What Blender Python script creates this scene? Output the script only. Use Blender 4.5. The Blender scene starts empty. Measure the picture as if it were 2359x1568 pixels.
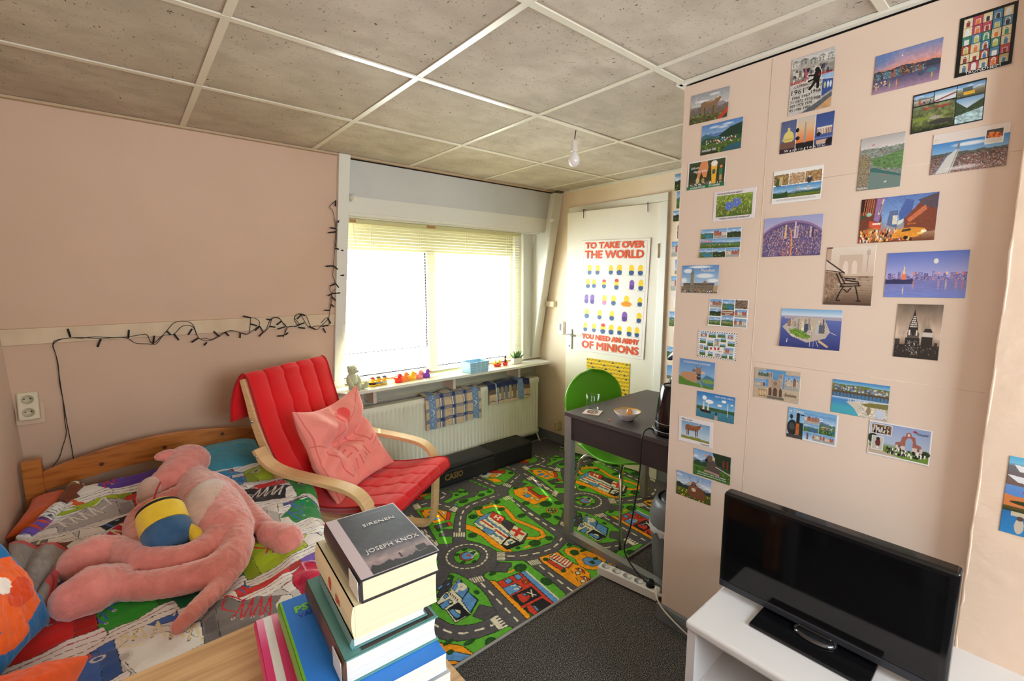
import bpy, bmesh, math, random
import numpy as np
from mathutils import Vector, Matrix, Euler
PI = math.pi
scene = bpy.context.scene
COL = scene.collection

# ------------------------------------------------------------------ camera, world, sun, exposure
CAMZ = 1.47
YAW, PITCH, ROLL, FPX = 0.8680, -0.1317, -0.0013, 1054.0
_cy, _sy, _cp, _sp = math.cos(YAW), math.sin(YAW), math.cos(PITCH), math.sin(PITCH)
FWD = np.array([_cy*_cp, _sy*_cp, _sp]); _r = np.array([_sy, -_cy, 0.0]); _u = np.cross(_r, FWD)
RGT = math.cos(ROLL)*_r + math.sin(ROLL)*_u; UP = -math.sin(ROLL)*_r + math.cos(ROLL)*_u
cam_data = bpy.data.cameras.new('camera'); cam = bpy.data.objects.new('camera', cam_data); COL.objects.link(cam)
cam_data.sensor_width = 36.0; cam_data.lens = FPX*36.0/2359.0; cam_data.clip_start = 0.02
M = Matrix.Identity(4)
for i in range(3):
    M[i][0] = RGT[i]; M[i][1] = UP[i]; M[i][2] = -FWD[i]
M[2][3] = CAMZ
cam.matrix_world = M
scene.camera = cam

world = bpy.data.worlds.new('daylight_sky'); scene.world = world; world.use_nodes = True
wn = world.node_tree; wn.nodes.clear()
wo = wn.nodes.new('ShaderNodeOutputWorld'); wb = wn.nodes.new('ShaderNodeBackground')
wt = wn.nodes.new('ShaderNodeTexCoord'); wsx = wn.nodes.new('ShaderNodeSeparateXYZ'); wr = wn.nodes.new('ShaderNodeValToRGB')
wn.links.new(wt.outputs['Generated'], wsx.inputs[0]); wn.links.new(wsx.outputs['Z'], wr.inputs[0])
wr.color_ramp.elements[0].position = 0.0; wr.color_ramp.elements[0].color = (0.78, 0.84, 0.90, 1)
wr.color_ramp.elements[1].position = 0.9; wr.color_ramp.elements[1].color = (0.76, 0.88, 1.0, 1)
wn.links.new(wr.outputs[0], wb.inputs[0]); wb.inputs[1].default_value = 14.5
wn.links.new(wb.outputs[0], wo.inputs[0])

sun = bpy.data.lights.new('sun', 'SUN'); sun.energy = 11.0; sun.angle = math.radians(0.6); sun.color = (1.0, 0.94, 0.85)
sun_o = bpy.data.objects.new('sun', sun); COL.objects.link(sun_o)
SUN_DIR = Vector((-0.40, -0.92, -1.42)).normalized()     # the way the sunlight travels
sun_o.rotation_euler = SUN_DIR.to_track_quat('-Z', 'Y').to_euler(); sun_o.location = (3, 6, 6)

def portal(name, loc, rot, sx, sy):
    l = bpy.data.lights.new(name, 'AREA'); l.shape = 'RECTANGLE'; l.size = sx; l.size_y = sy; l.energy = 1
    l.cycles.is_portal = True
    o = bpy.data.objects.new(name, l); COL.objects.link(o); o.location = loc; o.rotation_euler = rot
portal('window_daylight_portal', (1.85, 3.16, 1.25), (math.radians(-90), 0, 0), 1.6, 1.0)
portal('added_window_daylight_portal', (0.70, -1.66, 1.58), (math.radians(90), 0, 0), 1.25, 1.0)  # guides sky light through the added rear window

scene.view_settings.view_transform = 'Standard'; scene.view_settings.look = 'None'
scene.view_settings.gamma = 1.0; scene.view_settings.exposure = 0.86
scene.view_settings.use_curve_mapping = False
scene.cycles.max_bounces = 10; scene.cycles.diffuse_bounces = 6; scene.cycles.glossy_bounces = 4
scene.cycles.transparent_max_bounces = 16; scene.cycles.transmission_bounces = 6
scene.cycles.sample_clamp_indirect = 6.0; scene.cycles.caustics_reflective = False; scene.cycles.caustics_refractive = False

# ------------------------------------------------------------------ pixel -> place on a real plane
def ray(px, py): return RGT*(px-1179.5)/FPX + UP*(784-py)/FPX + FWD
def onz(px, py, z):
    d = ray(px, py); p = d*((z-CAMZ)/d[2]); p[2] += CAMZ; return p
def onx(px, py, x):
    d = ray(px, py); p = d*(x/d[0]); p[2] += CAMZ; return p
def ony(px, py, y):
    d = ray(px, py); p = d*(y/d[1]); p[2] += CAMZ; return p
def onplane(px, py, P0, N):
    d = ray(px, py); P0 = np.array(P0, float)-np.array([0, 0, CAMZ]); N = np.array(N, float)
    p = d*((P0@N)/(d@N)); p[2] += CAMZ; return p

# ------------------------------------------------------------------ materials (all node based)
def lin(c):
    c = np.asarray(c, float)/255.0
    return np.where(c <= 0.04045, c/12.92, ((c+0.055)/1.055)**2.4)
def L(r, g, b): return tuple(float(v) for v in lin((r, g, b)))+(1.0,)
MATS = {}
def mat(name, col=(0.8, 0.8, 0.8, 1), rough=0.5, metal=0.0, spec=0.5, noise=None, bump=None, trans=0.0, ior=1.45, sheen=0.0, emit=None, coat=0.0, attr=False, sss=0.0, alpha=1.0):
    if name in MATS: return MATS[name]
    m = bpy.data.materials.new(name); m.use_nodes = True; nt = m.node_tree; b = nt.nodes['Principled BSDF']
    b.inputs['Base Color'].default_value = col; b.inputs['Roughness'].default_value = rough
    b.inputs['Metallic'].default_value = metal; b.inputs['Specular IOR Level'].default_value = spec
    b.inputs['IOR'].default_value = ior
    if trans: b.inputs['Transmission Weight'].default_value = trans
    if sheen: b.inputs['Sheen Weight'].default_value = sheen; b.inputs['Sheen Roughness'].default_value = 0.5
    if coat: b.inputs['Coat Weight'].default_value = coat
    if alpha < 1: b.inputs['Alpha'].default_value = alpha
    if emit: b.inputs['Emission Color'].default_value = emit[0]; b.inputs['Emission Strength'].default_value = emit[1]
    tc = nt.nodes.new('ShaderNodeTexCoord')
    src = None
    if attr:
        a = nt.nodes.new('ShaderNodeAttribute'); a.attribute_name = 'Col'; src = a.outputs['Color']
        nt.links.new(src, b.inputs['Base Color'])
    if noise:   # (scale, second colour, contrast low, contrast high[, stretch])
        n = nt.nodes.new('ShaderNodeTexNoise'); n.inputs['Scale'].default_value = noise[0]; n.inputs['Detail'].default_value = 5
        mp = nt.nodes.new('ShaderNodeMapping'); nt.links.new(tc.outputs['Object'], mp.inputs[0]); nt.links.new(mp.outputs[0], n.inputs['Vector'])
        if len(noise) > 4: mp.inputs['Scale'].default_value = noise[4]
        r = nt.nodes.new('ShaderNodeValToRGB'); r.color_ramp.elements[0].position = noise[2]; r.color_ramp.elements[1].position = noise[3]
        nt.links.new(n.outputs['Fac'], r.inputs[0])
        mx = nt.nodes.new('ShaderNodeMix'); mx.data_type = 'RGBA'
        nt.links.new(r.outputs[0], mx.inputs[0])
        if src: nt.links.new(src, mx.inputs[6]); 
        else: mx.inputs[6].default_value = col
        mx.inputs[7].default_value = noise[1]
        nt.links.new(mx.outputs[2], b.inputs['Base Color'])
    if bump:    # (scale, strength, distance)
        n = nt.nodes.new('ShaderNodeTexNoise'); n.inputs['Scale'].default_value = bump[0]; n.inputs['Detail'].default_value = 4
        nt.links.new(tc.outputs['Object'], n.inputs['Vector'])
        bp = nt.nodes.new('ShaderNodeBump'); bp.inputs['Strength'].default_value = bump[1]; bp.inputs['Distance'].default_value = bump[2]
        nt.links.new(n.outputs['Fac'], bp.inputs['Height']); nt.links.new(bp.outputs[0], b.inputs['Normal'])
    MATS[name] = m
    return m

# ------------------------------------------------------------------ object helpers
def link(o, parent=None):
    COL.objects.link(o)
    if parent is not None: o.parent = parent
    return o
def tag(o, label=None, cat=None, group=None, kind=None):
    if label: o['label'] = label
    if cat: o['category'] = cat
    if group: o['group'] = group
    if kind: o['kind'] = kind
    return o
def empty(name, loc=(0, 0, 0), rz=0.0, label=None, cat=None, group=None):
    o = bpy.data.objects.new(name, None); COL.objects.link(o); o.empty_display_size = 0.05
    o.location = loc; o.rotation_euler = (0, 0, rz)
    return tag(o, label, cat, group)

class MB:
    """collects shapes, then links them as ONE mesh object"""
    def __init__(s): s.v = []; s.f = []; s.m = []; s.cur = 0; s.sm = []; s.smooth = False
    def add(s, vs, fs):
        o = len(s.v); s.v += [tuple(map(float, v)) for v in vs]
        for f in fs: s.f.append(tuple(i+o for i in f)); s.m.append(s.cur); s.sm.append(s.smooth)
        return s
    def box(s, c, d, rz=0.0, R=None):
        R = R or Matrix.Rotation(rz, 3, 'Z'); c = Vector(c); vs = []
        for z in (-.5, .5):
            for x, y in ((-.5, -.5), (.5, -.5), (.5, .5), (-.5, .5)):
                vs.append(c + R @ Vector((x*d[0], y*d[1], z*d[2])))
        return s.add(vs, [(3, 2, 1, 0), (4, 5, 6, 7), (0, 1, 5, 4), (1, 2, 6, 5), (2, 3, 7, 6), (3, 0, 4, 7)])
    def b2(s, lo, hi): return s.box([(a+b)/2 for a, b in zip(lo, hi)], [abs(b-a) for a, b in zip(lo, hi)])
    def prism(s, pts, off):           # polygon pts (3D, ordered), extruded by off
        n = len(pts); off = Vector(off); a = [Vector(p) for p in pts]; b = [p+off for p in a]
        return s.add(a+b, [tuple(range(n))[::-1], tuple(range(n, 2*n))]+[(i, (i+1) % n, n+(i+1) % n, n+i) for i in range(n)])
    def tube(s, pts, r, seg=8, cap=True, flat=None, up=None):
        """round (or flat=(w,h) rectangular) tube along pts; r number or list"""
        pts = [Vector(p) for p in pts]; n = len(pts); rs = r if isinstance(r, (list, tuple)) else [r]*n
        rings = []; prev = None
        for i, p in enumerate(pts):
            t = (pts[min(i+1, n-1)]-pts[max(i-1, 0)])
            if t.length < 1e-9: t = Vector((0, 0, 1))
            t.normalize()
            if up is not None: a = Vector(up)-t*t.dot(Vector(up))
            elif prev is None:
                h = Vector((0, 0, 1)) if abs(t.z) < .9 else Vector((1, 0, 0)); a = h-t*t.dot(h)
            else: a = prev-t*t.dot(prev)
            a.normalize(); prev = a; b = t.cross(a)
            if flat: 
                w, h = flat[0]/2, flat[1]/2
                rings.append([p+a*h+b*w, p-a*h+b*w, p-a*h-b*w, p+a*h-b*w])
            else: rings.append([p+(a*math.cos(2*PI*k/seg)+b*math.sin(2*PI*k/seg))*rs[i] for k in range(seg)])
        sg = 4 if flat else seg; vs = [v for rg in rings for v in rg]; fs = []
        for i in range(n-1):
            for k in range(sg):
                k2 = (k+1) % sg; fs.append((i*sg+k, i*sg+k2, (i+1)*sg+k2, (i+1)*sg+k))
        if cap: fs += [tuple(range(sg))[::-1], tuple((n-1)*sg+k for k in range(sg))]
        return s.add(vs, fs)
    def lathe(s, prof, c=(0, 0, 0), seg=32, R=None, sx=1.0, sy=1.0, close=False):
        c = Vector(c); R = R or Matrix.Identity(3); vs = []; n = len(prof)
        for r, z in prof:
            for k in range(seg): vs.append(c + R @ Vector((r*math.cos(2*PI*k/seg)*sx, r*math.sin(2*PI*k/seg)*sy, z)))
        fs = [(i*seg+k, i*seg+(k+1) % seg, (i+1)*seg+(k+1) % seg, (i+1)*seg+k) for i in range(n-1) for k in range(seg)]
        if prof[0][0] > 1e-6 and not close: fs.append(tuple(range(seg))[::-1])
        if prof[-1][0] > 1e-6 and not close: fs.append(tuple((n-1)*seg+k for k in range(seg)))
        return s.add(vs, fs)
    def ell(s, c, r, seg=20, rings=12, R=None):
        prof = [(max(1e-4, math.sin(PI*i/rings)), -math.cos(PI*i/rings)) for i in range(rings+1)]
        R = R or Matrix.Identity(3); c = Vector(c); vs = []
        for a, z in prof:
            for k in range(seg): vs.append(c + R @ Vector((a*math.cos(2*PI*k/seg)*r[0], a*math.sin(2*PI*k/seg)*r[1], z*r[2])))
        fs = [(i*seg+k, i*seg+(k+1) % seg, (i+1)*seg+(k+1) % seg, (i+1)*seg+k) for i in range(rings) for k in range(seg)]
        return s.add(vs, fs)
    def build(s, name, mats, parent=None, smooth=False, bevel=0.0, bseg=2, loc=None, sub=0, auto=None):
        me = bpy.data.meshes.new(name); me.from_pydata(s.v, [], s.f)
        if not isinstance(mats, (list, tuple)): mats = [mats]
        for m in mats: me.materials.append(m)
        me.polygons.foreach_set('material_index', s.m)
        sm = [bool(smooth or x) for x in s.sm]; me.polygons.foreach_set('use_smooth', sm)
        me.update()
        bm = bmesh.new(); bm.from_mesh(me); bmesh.ops.remove_doubles(bm, verts=bm.verts, dist=1e-6)
        bmesh.ops.recalc_face_normals(bm, faces=bm.faces); bm.to_mesh(me); bm.free()
        o = bpy.data.objects.new(name, me); link(o, parent)
        if loc: o.location = loc
        if bevel:
            md = o.modifiers.new('bevel', 'BEVEL'); md.width = bevel; md.segments = bseg; md.limit_method = 'ANGLE'; md.angle_limit = math.radians(40)
            if smooth or bseg > 1:
                for p in me.polygons: p.use_smooth = True
                md.harden_normals = True
        if sub:
            md = o.modifiers.new('sub', 'SUBSURF'); md.levels = sub; md.render_levels = sub
        return o

def struct(o, label=None):
    o['kind'] = 'structure'
    if label: o['label'] = label
    return o

def gridmesh(name, P, col, m, parent=None, smooth=True, closed_u=False):
    """P (ny,nx,3) array of places, col (ny,nx,3) sRGB 0..1 painted per vertex into the attribute Col"""
    P = np.asarray(P, np.float32); ny, nx = P.shape[:2]
    idx = np.arange(ny*nx).reshape(ny, nx)
    q = np.stack([idx[:-1, :-1], idx[:-1, 1:], idx[1:, 1:], idx[1:, :-1]], -1).reshape(-1, 4)
    me = bpy.data.meshes.new(name); me.vertices.add(ny*nx); me.vertices.foreach_set('co', P.reshape(-1))
    nf = len(q); me.loops.add(nf*4); me.loops.foreach_set('vertex_index', q.reshape(-1).astype(np.int32))
    me.polygons.add(nf); me.polygons.foreach_set('loop_start', np.arange(nf, dtype=np.int32)*4)
    me.polygons.foreach_set('loop_total', np.full(nf, 4, np.int32))
    me.polygons.foreach_set('use_smooth', np.full(nf, smooth))
    me.update(calc_edges=True)
    if col is not None:
        a = me.color_attributes.new('Col', 'FLOAT_COLOR', 'POINT')
        c = np.ones((ny*nx, 4), np.float32); cc = np.clip(np.asarray(col, float).reshape(-1, 3), 0, 1)
        c[:, :3] = np.where(cc <= 0.04045, cc/12.92, ((cc+0.055)/1.055)**2.4)
        a.data.foreach_set('color', c.reshape(-1))
    me.materials.append(m)
    o = bpy.data.objects.new(name, me); link(o, parent)
    return o

def lettering(body, size, loc, ex, ey, m, parent, ext=0.0004, bold=0.0, align='CENTER', width=None, name='lettering', shear=0.0, fat=0.0):
    """real raised letters: ex/ey are the writing's right and up directions in the parent's space"""
    c = bpy.data.curves.new('lettering', 'FONT'); c.body = body; c.size = size; c.extrude = ext; c.offset = bold
    c.align_x = align; c.align_y = 'CENTER'; c.resolution_u = 2; c.shear = shear
    t = bpy.data.objects.new('tmp', c); COL.objects.link(t)
    bpy.context.view_layer.update()
    me = bpy.data.meshes.new_from_object(t, depsgraph=bpy.context.evaluated_depsgraph_get())
    w = t.dimensions.x
    bpy.data.objects.remove(t); bpy.data.curves.remove(c)
    k = (width/w) if width and w > 0 else 1.0
    ex = Vector(ex).normalized(); ey = Vector(ey).normalized(); ez = ex.cross(ey)
    Mx = Matrix.Identity(4)
    for i in range(3): Mx[i][0] = ex[i]*k; Mx[i][1] = ey[i]; Mx[i][2] = ez[i]; Mx[i][3] = loc[i]
    if fat:
        n = len(me.vertices); co = np.zeros(n*3); me.vertices.foreach_get('co', co); co = co.reshape(-1, 3); fs = [tuple(p.vertices) for p in me.polygons]; V = []; F = []
        for q, (dx, dy) in enumerate(((0, 0), (fat/k, 0), (-fat/k, 0), (0, fat), (0, -fat), (fat*.7/k, fat*.7), (-fat*.7/k, -fat*.7), (fat*.7/k, -fat*.7), (-fat*.7/k, fat*.7))): V += [(x+dx, y+dy, z+q*.00002) for x, y, z in co]; F += [tuple(i+n*q for i in f) for f in fs]
        me = bpy.data.meshes.new('lettering'); me.from_pydata(V, [], F)
    me.transform(Mx); me.materials.clear(); me.materials.append(m)
    return link(bpy.data.objects.new(name, me), parent)

# ------------------------------------------------------------------ painter: colours laid per point of a fine mesh
def vnoise(h, w, cy, cx, seed=0, octs=4):
    rs = np.random.RandomState(seed); out = np.zeros((h, w)); amp = 1.0; tot = 0
    for o in range(octs):
        ny, nx = int(cy*2**o)+2, int(cx*2**o)+2; g = rs.rand(ny+1, nx+1)
        y = np.linspace(0, ny-1.001, h); x = np.linspace(0, nx-1.001, w)
        yi = y.astype(int); xi = x.astype(int); fy = (y-yi)[:, None]; fx = (x-xi)[None]
        fy = fy*fy*(3-2*fy); fx = fx*fx*(3-2*fx)
        a = g[yi][:, xi]*(1-fx)+g[yi][:, xi+1]*fx; b = g[yi+1][:, xi]*(1-fx)+g[yi+1][:, xi+1]*fx
        out += amp*(a*(1-fy)+b*fy); tot += amp; amp *= .5
    return out/tot

class Im:
    """w x h points; coordinates in units (0..W right, 0..H down)"""
    def __init__(s, w, h, W=1.0, H=1.0, bg=(255, 255, 255)):
        s.w, s.h, s.W, s.H = w, h, W, H
        s.a = np.ones((h, w, 3))*np.array(bg)/255.
        s.X, s.Y = np.meshgrid(np.linspace(0, W, w), np.linspace(0, H, h)); s.k = (w-1)/W; s.ky = (h-1)/H
    def C(s, c): return np.array(c, float)/255.
    def win(s, x0, y0, x1, y1):
        i0 = max(0, int(x0*s.k)-1); i1 = min(s.w, int(x1*s.k)+3); j0 = max(0, int(y0*s.ky)-1); j1 = min(s.h, int(y1*s.ky)+3)
        return (j0, j1, i0, i1) if i1 > i0 and j1 > j0 else None
    def put(s, wn, mask, c):
        j0, j1, i0, i1 = wn; sub = s.a[j0:j1, i0:i1]
        if mask.dtype == bool: sub[mask] = c if np.ndim(c) == 1 else c[mask]
        else: sub[:] = sub*(1-mask[..., None])+c*mask[..., None]
    def inside(s, wn, pts):
        j0, j1, i0, i1 = wn; X = s.X[j0:j1, i0:i1]; Y = s.Y[j0:j1, i0:i1]; ins = np.zeros(X.shape, bool); n = len(pts)
        for i in range(n):
            x1, y1 = pts[i]; x2, y2 = pts[(i+1) % n]
            if y1 == y2: continue
            c = ((y1 > Y) != (y2 > Y)) & (X < (x2-x1)*(Y-y1)/(y2-y1)+x1); ins ^= c
        return ins
    def poly(s, pts, c, line=None, lw=0.0):
        pts = [tuple(p[:2]) for p in pts]; xs = [p[0] for p in pts]; ys = [p[1] for p in pts]
        wn = s.win(min(xs), min(ys), max(xs), max(ys))
        if wn: s.put(wn, s.inside(wn, pts), s.C(c))
        if line is not None: s.line(list(pts)+[pts[0]], lw, line)
        return s
    def rect(s, x0, y0, x1, y1, c, line=None, lw=0): return s.poly([(x0, y0), (x1, y0), (x1, y1), (x0, y1)], c, line, lw)
    def ell(s, cx, cy, rx, ry=None, c=(0, 0, 0), rot=0.0, soft=0.0, al=1.0):
        ry = ry or rx; r = max(rx, ry); wn = s.win(cx-r, cy-r, cx+r, cy+r)
        if wn:
            j0, j1, i0, i1 = wn; X = s.X[j0:j1, i0:i1]-cx; Y = s.Y[j0:j1, i0:i1]-cy
            co, si = math.cos(rot), math.sin(rot); U = (X*co+Y*si)/rx; V = (-X*si+Y*co)/ry; d = U*U+V*V
            s.put(wn, (d <= 1) if (not soft and al == 1.0) else np.clip((1-d)/max(soft, 1e-3), 0, 1)*al, s.C(c))
        return s
    def line(s, pts, w, c):
        c = s.C(c); hw = max(w/2, 0.55/s.k)
        for (x1, y1), (x2, y2) in zip(pts[:-1], pts[1:]):
            wn = s.win(min(x1, x2)-hw, min(y1, y2)-hw, max(x1, x2)+hw, max(y1, y2)+hw)
            if not wn: continue
            j0, j1, i0, i1 = wn; X = s.X[j0:j1, i0:i1]-x1; Y = s.Y[j0:j1, i0:i1]-y1; dx, dy = x2-x1, y2-y1
            t = np.clip((X*dx+Y*dy)/(dx*dx+dy*dy+1e-12), 0, 1); s.put(wn, ((X-t*dx)**2+(Y-t*dy)**2) <= hw*hw, c)
        return s
    def vgrad(s, stops, x0=0, y0=0, x1=None, y1=None):
        x1 = s.W if x1 is None else x1; y1 = s.H if y1 is None else y1; wn = s.win(x0, y0, x1, y1)
        if wn:
            j0, j1, i0, i1 = wn; t = (s.Y[j0:j1, i0:i1]-y0)/(y1-y0); xs = [a for a, _ in stops]
            g = np.stack([np.interp(t, xs, [c[k]/255. for _, c in stops]) for k in range(3)], -1)
            m = (s.X[j0:j1, i0:i1] >= x0) & (s.X[j0:j1, i0:i1] <= x1) & (t >= 0) & (t <= 1); s.put(wn, m, g)
        return s
    def grain(s, amt, cx=40, cy=30, seed=1, x0=0, y0=0, x1=None, y1=None, octs=3):
        x1 = s.W if x1 is None else x1; y1 = s.H if y1 is None else y1; wn = s.win(x0, y0, x1, y1)
        if wn:
            j0, j1, i0, i1 = wn; j1 = max(j1, j0+2); n = vnoise(j1-j0, i1-i0, cy, cx, seed, octs)-.5
            s.a[j0:j1, i0:i1] = np.clip(s.a[j0:j1, i0:i1]*(1+n[..., None]*amt*2), 0, 1)
        return s
    def ridge(s, x0, x1, yb, base, amp, c, seed, bumps=5, x_=None, c2=None):
        """mountain or treeline: filled from a noisy ridge down to yb"""
        n = max(8, int((x1-x0)*s.k/2)); v = vnoise(2, n, 1, bumps, seed, 4)[0]; pts = [(x0+(x1-x0)*i/(n-1), base-amp*(v[i]-.5)*2) for i in range(n)]
        return s.poly(pts+[(x1, yb), (x0, yb)], c)
    def speck(s, x0, y0, x1, y1, n, cols, r, seed, asp=1.0):
        rs = random.Random(seed)
        for _ in range(n):
            x, y = rs.uniform(x0, x1), rs.uniform(y0, y1); q = r*rs.uniform(.6, 1.5)
            s.rect(x-q, y-q*asp, x+q, y+q*asp, rs.choice(cols))
        return s
# ------------------------------------------------------------------ the room
CZ = 2.204
XP, XD, XL, YF = 1.679, 2.91, -0.43, -1.60
def yw(z): return 2.80+(CZ-max(z, 0.80))*0.2065        # the sloping outer wall
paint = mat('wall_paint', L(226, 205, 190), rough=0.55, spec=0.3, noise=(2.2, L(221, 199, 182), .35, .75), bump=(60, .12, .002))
paint_b = mat('bed_wall_shaded_paint', L(214, 184, 160), rough=0.55, spec=0.3, noise=(2.0, L(207, 177, 152), .35, .75), bump=(60, .12, .002))  # tan tone, also darkened because this wall gets only bounced light
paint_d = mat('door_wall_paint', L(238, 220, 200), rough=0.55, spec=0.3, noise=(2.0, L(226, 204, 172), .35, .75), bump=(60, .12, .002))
plaster = mat('rough_plaster', L(226, 200, 178), rough=0.5, spec=0.35, bump=(22, .5, .006))
white = mat('white_gloss_paint', L(226, 224, 214), rough=0.35, spec=0.4, bump=(30, .06, .002))
offwhite = mat('offwhite_board', L(205, 206, 203), rough=0.5, noise=(3, L(190, 191, 190), .3, .8))
cream = mat('cream_paint', L(238, 232, 218), rough=0.4, noise=(4, L(232, 225, 208), .4, .8))
greyboard = mat('grey_board', L(178, 172, 160), rough=0.6, noise=(5, L(162, 156, 146), .4, .8))
skirt = mat('grey_skirting', L(118, 124, 128), rough=0.5, noise=(14, L(96, 100, 104), .5, .8))
black_gap = mat('black_gap', L(22, 20, 20), rough=0.9)
dirty_shade_gap = mat('dusty_shade_gap', L(92, 66, 48), rough=0.9, noise=(20, L(40, 30, 25), .4, .6))
tbar = mat('white_metal_bar', L(222, 216, 200), rough=0.28, spec=0.5, metal=0.0)

def tile_material():
    m = bpy.data.materials.new('fissured_ceiling_tile'); m.use_nodes = True; nt = m.node_tree; b = nt.nodes['Principled BSDF']
    b.inputs['Roughness'].default_value = .85; b.inputs['Specular IOR Level'].default_value = .25
    tc = nt.nodes.new('ShaderNodeTexCoord')
    def noise(scale, stretch, lo, hi, detail=5, dist=0.0):
        mp = nt.nodes.new('ShaderNodeMapping'); mp.inputs['Scale'].default_value = stretch; nt.links.new(tc.outputs['Object'], mp.inputs[0])
        n = nt.nodes.new('ShaderNodeTexNoise'); n.inputs['Scale'].default_value = scale; n.inputs['Detail'].default_value = detail; n.inputs['Distortion'].default_value = dist
        nt.links.new(mp.outputs[0], n.inputs['Vector']); r = nt.nodes.new('ShaderNodeMapRange'); r.inputs[1].default_value = lo; r.inputs[2].default_value = hi
        nt.links.new(n.outputs['Fac'], r.inputs[0]); return r.outputs[0]
    def mix(f, a, c):
        x = nt.nodes.new('ShaderNodeMix'); x.data_type = 'RGBA'; nt.links.new(f, x.inputs[0])
        if isinstance(a, tuple): x.inputs[6].default_value = a
        else: nt.links.new(a, x.inputs[6])
        x.inputs[7].default_value = c; return x.outputs[2]
    c = mix(noise(3.0, (1, 1, 1), .35, .7), L(206, 196, 182), L(186, 175, 160))
    c = mix(noise(7.0, (1, 1.5, 1), .42, .8), c, L(174, 163, 148))
    c = mix(noise(120, (1, 1, 1), .62, .72, 3), c, L(160, 148, 132))
    c = mix(noise(95, (1, .7, 1), .69, .73, 2, .6), c, L(84, 74, 66))
    nt.links.new(c, b.inputs['Base Color'])
    return m
tile = tile_material()
def carpet_material():
    m = bpy.data.materials.new('dark_speckled_carpet'); m.use_nodes = True; nt = m.node_tree; b = nt.nodes['Principled BSDF']
    b.inputs['Roughness'].default_value = .95; b.inputs['Specular IOR Level'].default_value = .1
    tc = nt.nodes.new('ShaderNodeTexCoord'); n = nt.nodes.new('ShaderNodeTexNoise'); n.inputs['Scale'].default_value = 300; n.inputs['Detail'].default_value = 3
    nt.links.new(tc.outputs['Object'], n.inputs['Vector']); r = nt.nodes.new('ShaderNodeValToRGB'); nt.links.new(n.outputs['Fac'], r.inputs[0])
    e = r.color_ramp.elements; e[0].position = .36; e[0].color = L(32, 30, 29); e[1].position = .72; e[1].color = L(186, 180, 172)
    k = r.color_ramp.elements.new(.52); k.color = L(66, 64, 62)
    n2 = nt.nodes.new('ShaderNodeTexNoise'); n2.inputs['Scale'].default_value = 4; nt.links.new(tc.outputs['Object'], n2.inputs['Vector'])
    mx = nt.nodes.new('ShaderNodeMix'); mx.data_type = 'RGBA'; mx.blend_type = 'MULTIPLY'; mx.inputs[0].default_value = .16
    nt.links.new(r.outputs[0], mx.inputs[6]); nt.links.new(n2.outputs['Fac'], mx.inputs[7]); nt.links.new(mx.outputs[2], b.inputs['Base Color'])
    bp = nt.nodes.new('ShaderNodeBump'); bp.inputs['Strength'].default_value = .5; bp.inputs['Distance'].default_value = .003
    nt.links.new(n.outputs['Fac'], bp.inputs['Height']); nt.links.new(bp.outputs[0], b.inputs['Normal'])
    return m
struct(MB().b2((XL-.1, YF-.1, -.1), (3.1, 3.25, 0)).build('floor', carpet_material()))
ceil = struct(MB().b2((XL-.1, YF-.1, CZ), (3.1, 3.0, CZ+.1)).build('ceiling', tile))
GX, GY, GS = 0.288, 1.5825, 0.6016
for k in range(-1, 5):
    x = GX+GS*k
    if x > XP and False: continue
    MB().b2((x-.012, YF, CZ-.004), (x+.012, 2.79, CZ)).build('grid_bar', tbar, ceil, bevel=.001)
for k in range(-5, 2):
    y = GY+GS*k
    MB().b2((XL, y-.012, CZ-.005), (XD, y+.012, CZ)).build('grid_bar', tbar, ceil, bevel=.001)
# walls
def slab(x0, x1, zs, name, m, t=.1, off=0.0):
    yw = lambda z: 2.80+(CZ-max(z, .55))*0.2065
    pts = [(x0, yw(z)+off, z) for z in zs]+[(x0, yw(z)+off+t, z) for z in reversed(zs)]
    return MB().prism(pts, (x1-x0, 0, 0)).build(name, m)
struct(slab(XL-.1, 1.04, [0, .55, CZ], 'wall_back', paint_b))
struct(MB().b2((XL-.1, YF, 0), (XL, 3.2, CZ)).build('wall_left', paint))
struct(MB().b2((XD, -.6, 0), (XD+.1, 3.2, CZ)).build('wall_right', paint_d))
struct(MB().b2((XP, -.62, 0), (3.0, -.5, CZ)).build('wall_alcove', paint_d))
part = struct(MB().b2((XP, -.55, 0), (XP+.09, .977, CZ-.016)).build('wall_partition', paint, bevel=.004))
MB().b2((XP+.012, -.55, CZ-.018), (XP+.08, .96, CZ)).build('gap_shade_strip', black_gap, part)  # black strip colours in the shade of the open gap
pil = MB()
rs = np.random.RandomState(3); ny_, nz_ = 8, 90
pil.b2((XP-.052, YF, 0), (XP+.1, .078, CZ))
pilo = struct(pil.build('wall_pillar', plaster))
edge = MB(); pts = [(XP-.05+rs.uniform(-.002, .002), .077+rs.uniform(-.0015, .0015), z) for z in np.linspace(.0, CZ, 60)]
edge.tube(pts, [.0025+rs.uniform(0, .001) for _ in pts], 6); edge.build('rough_plaster_edge', plaster, pilo, smooth=True)
struct(MB().b2((XL, YF-.1, 0), (1.7, YF, 1.08)).b2((XL, YF-.1, 2.08), (1.7, YF, CZ)).b2((XL, YF-.1, 1.08), (.08, YF, 2.08)).b2((1.33, YF-.1, 1.08), (1.7, YF, 2.08)).build('wall_front', paint))
# joints in the partition boards
for a, b in (((XP, .664, onx(1735, 832, XP)[2]), (XP, .09, onx(2270, 905, XP)[2])), ((XP, .655, onx(1750, 430, XP)[2]), (XP, .085, onx(2310, 352, XP)[2])), ((XP, .672, .35), (XP, .668, 2.18))):
    MB().tube([a, b], .0009, 6).build('board_joint', paint, part, smooth=True)
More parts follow.
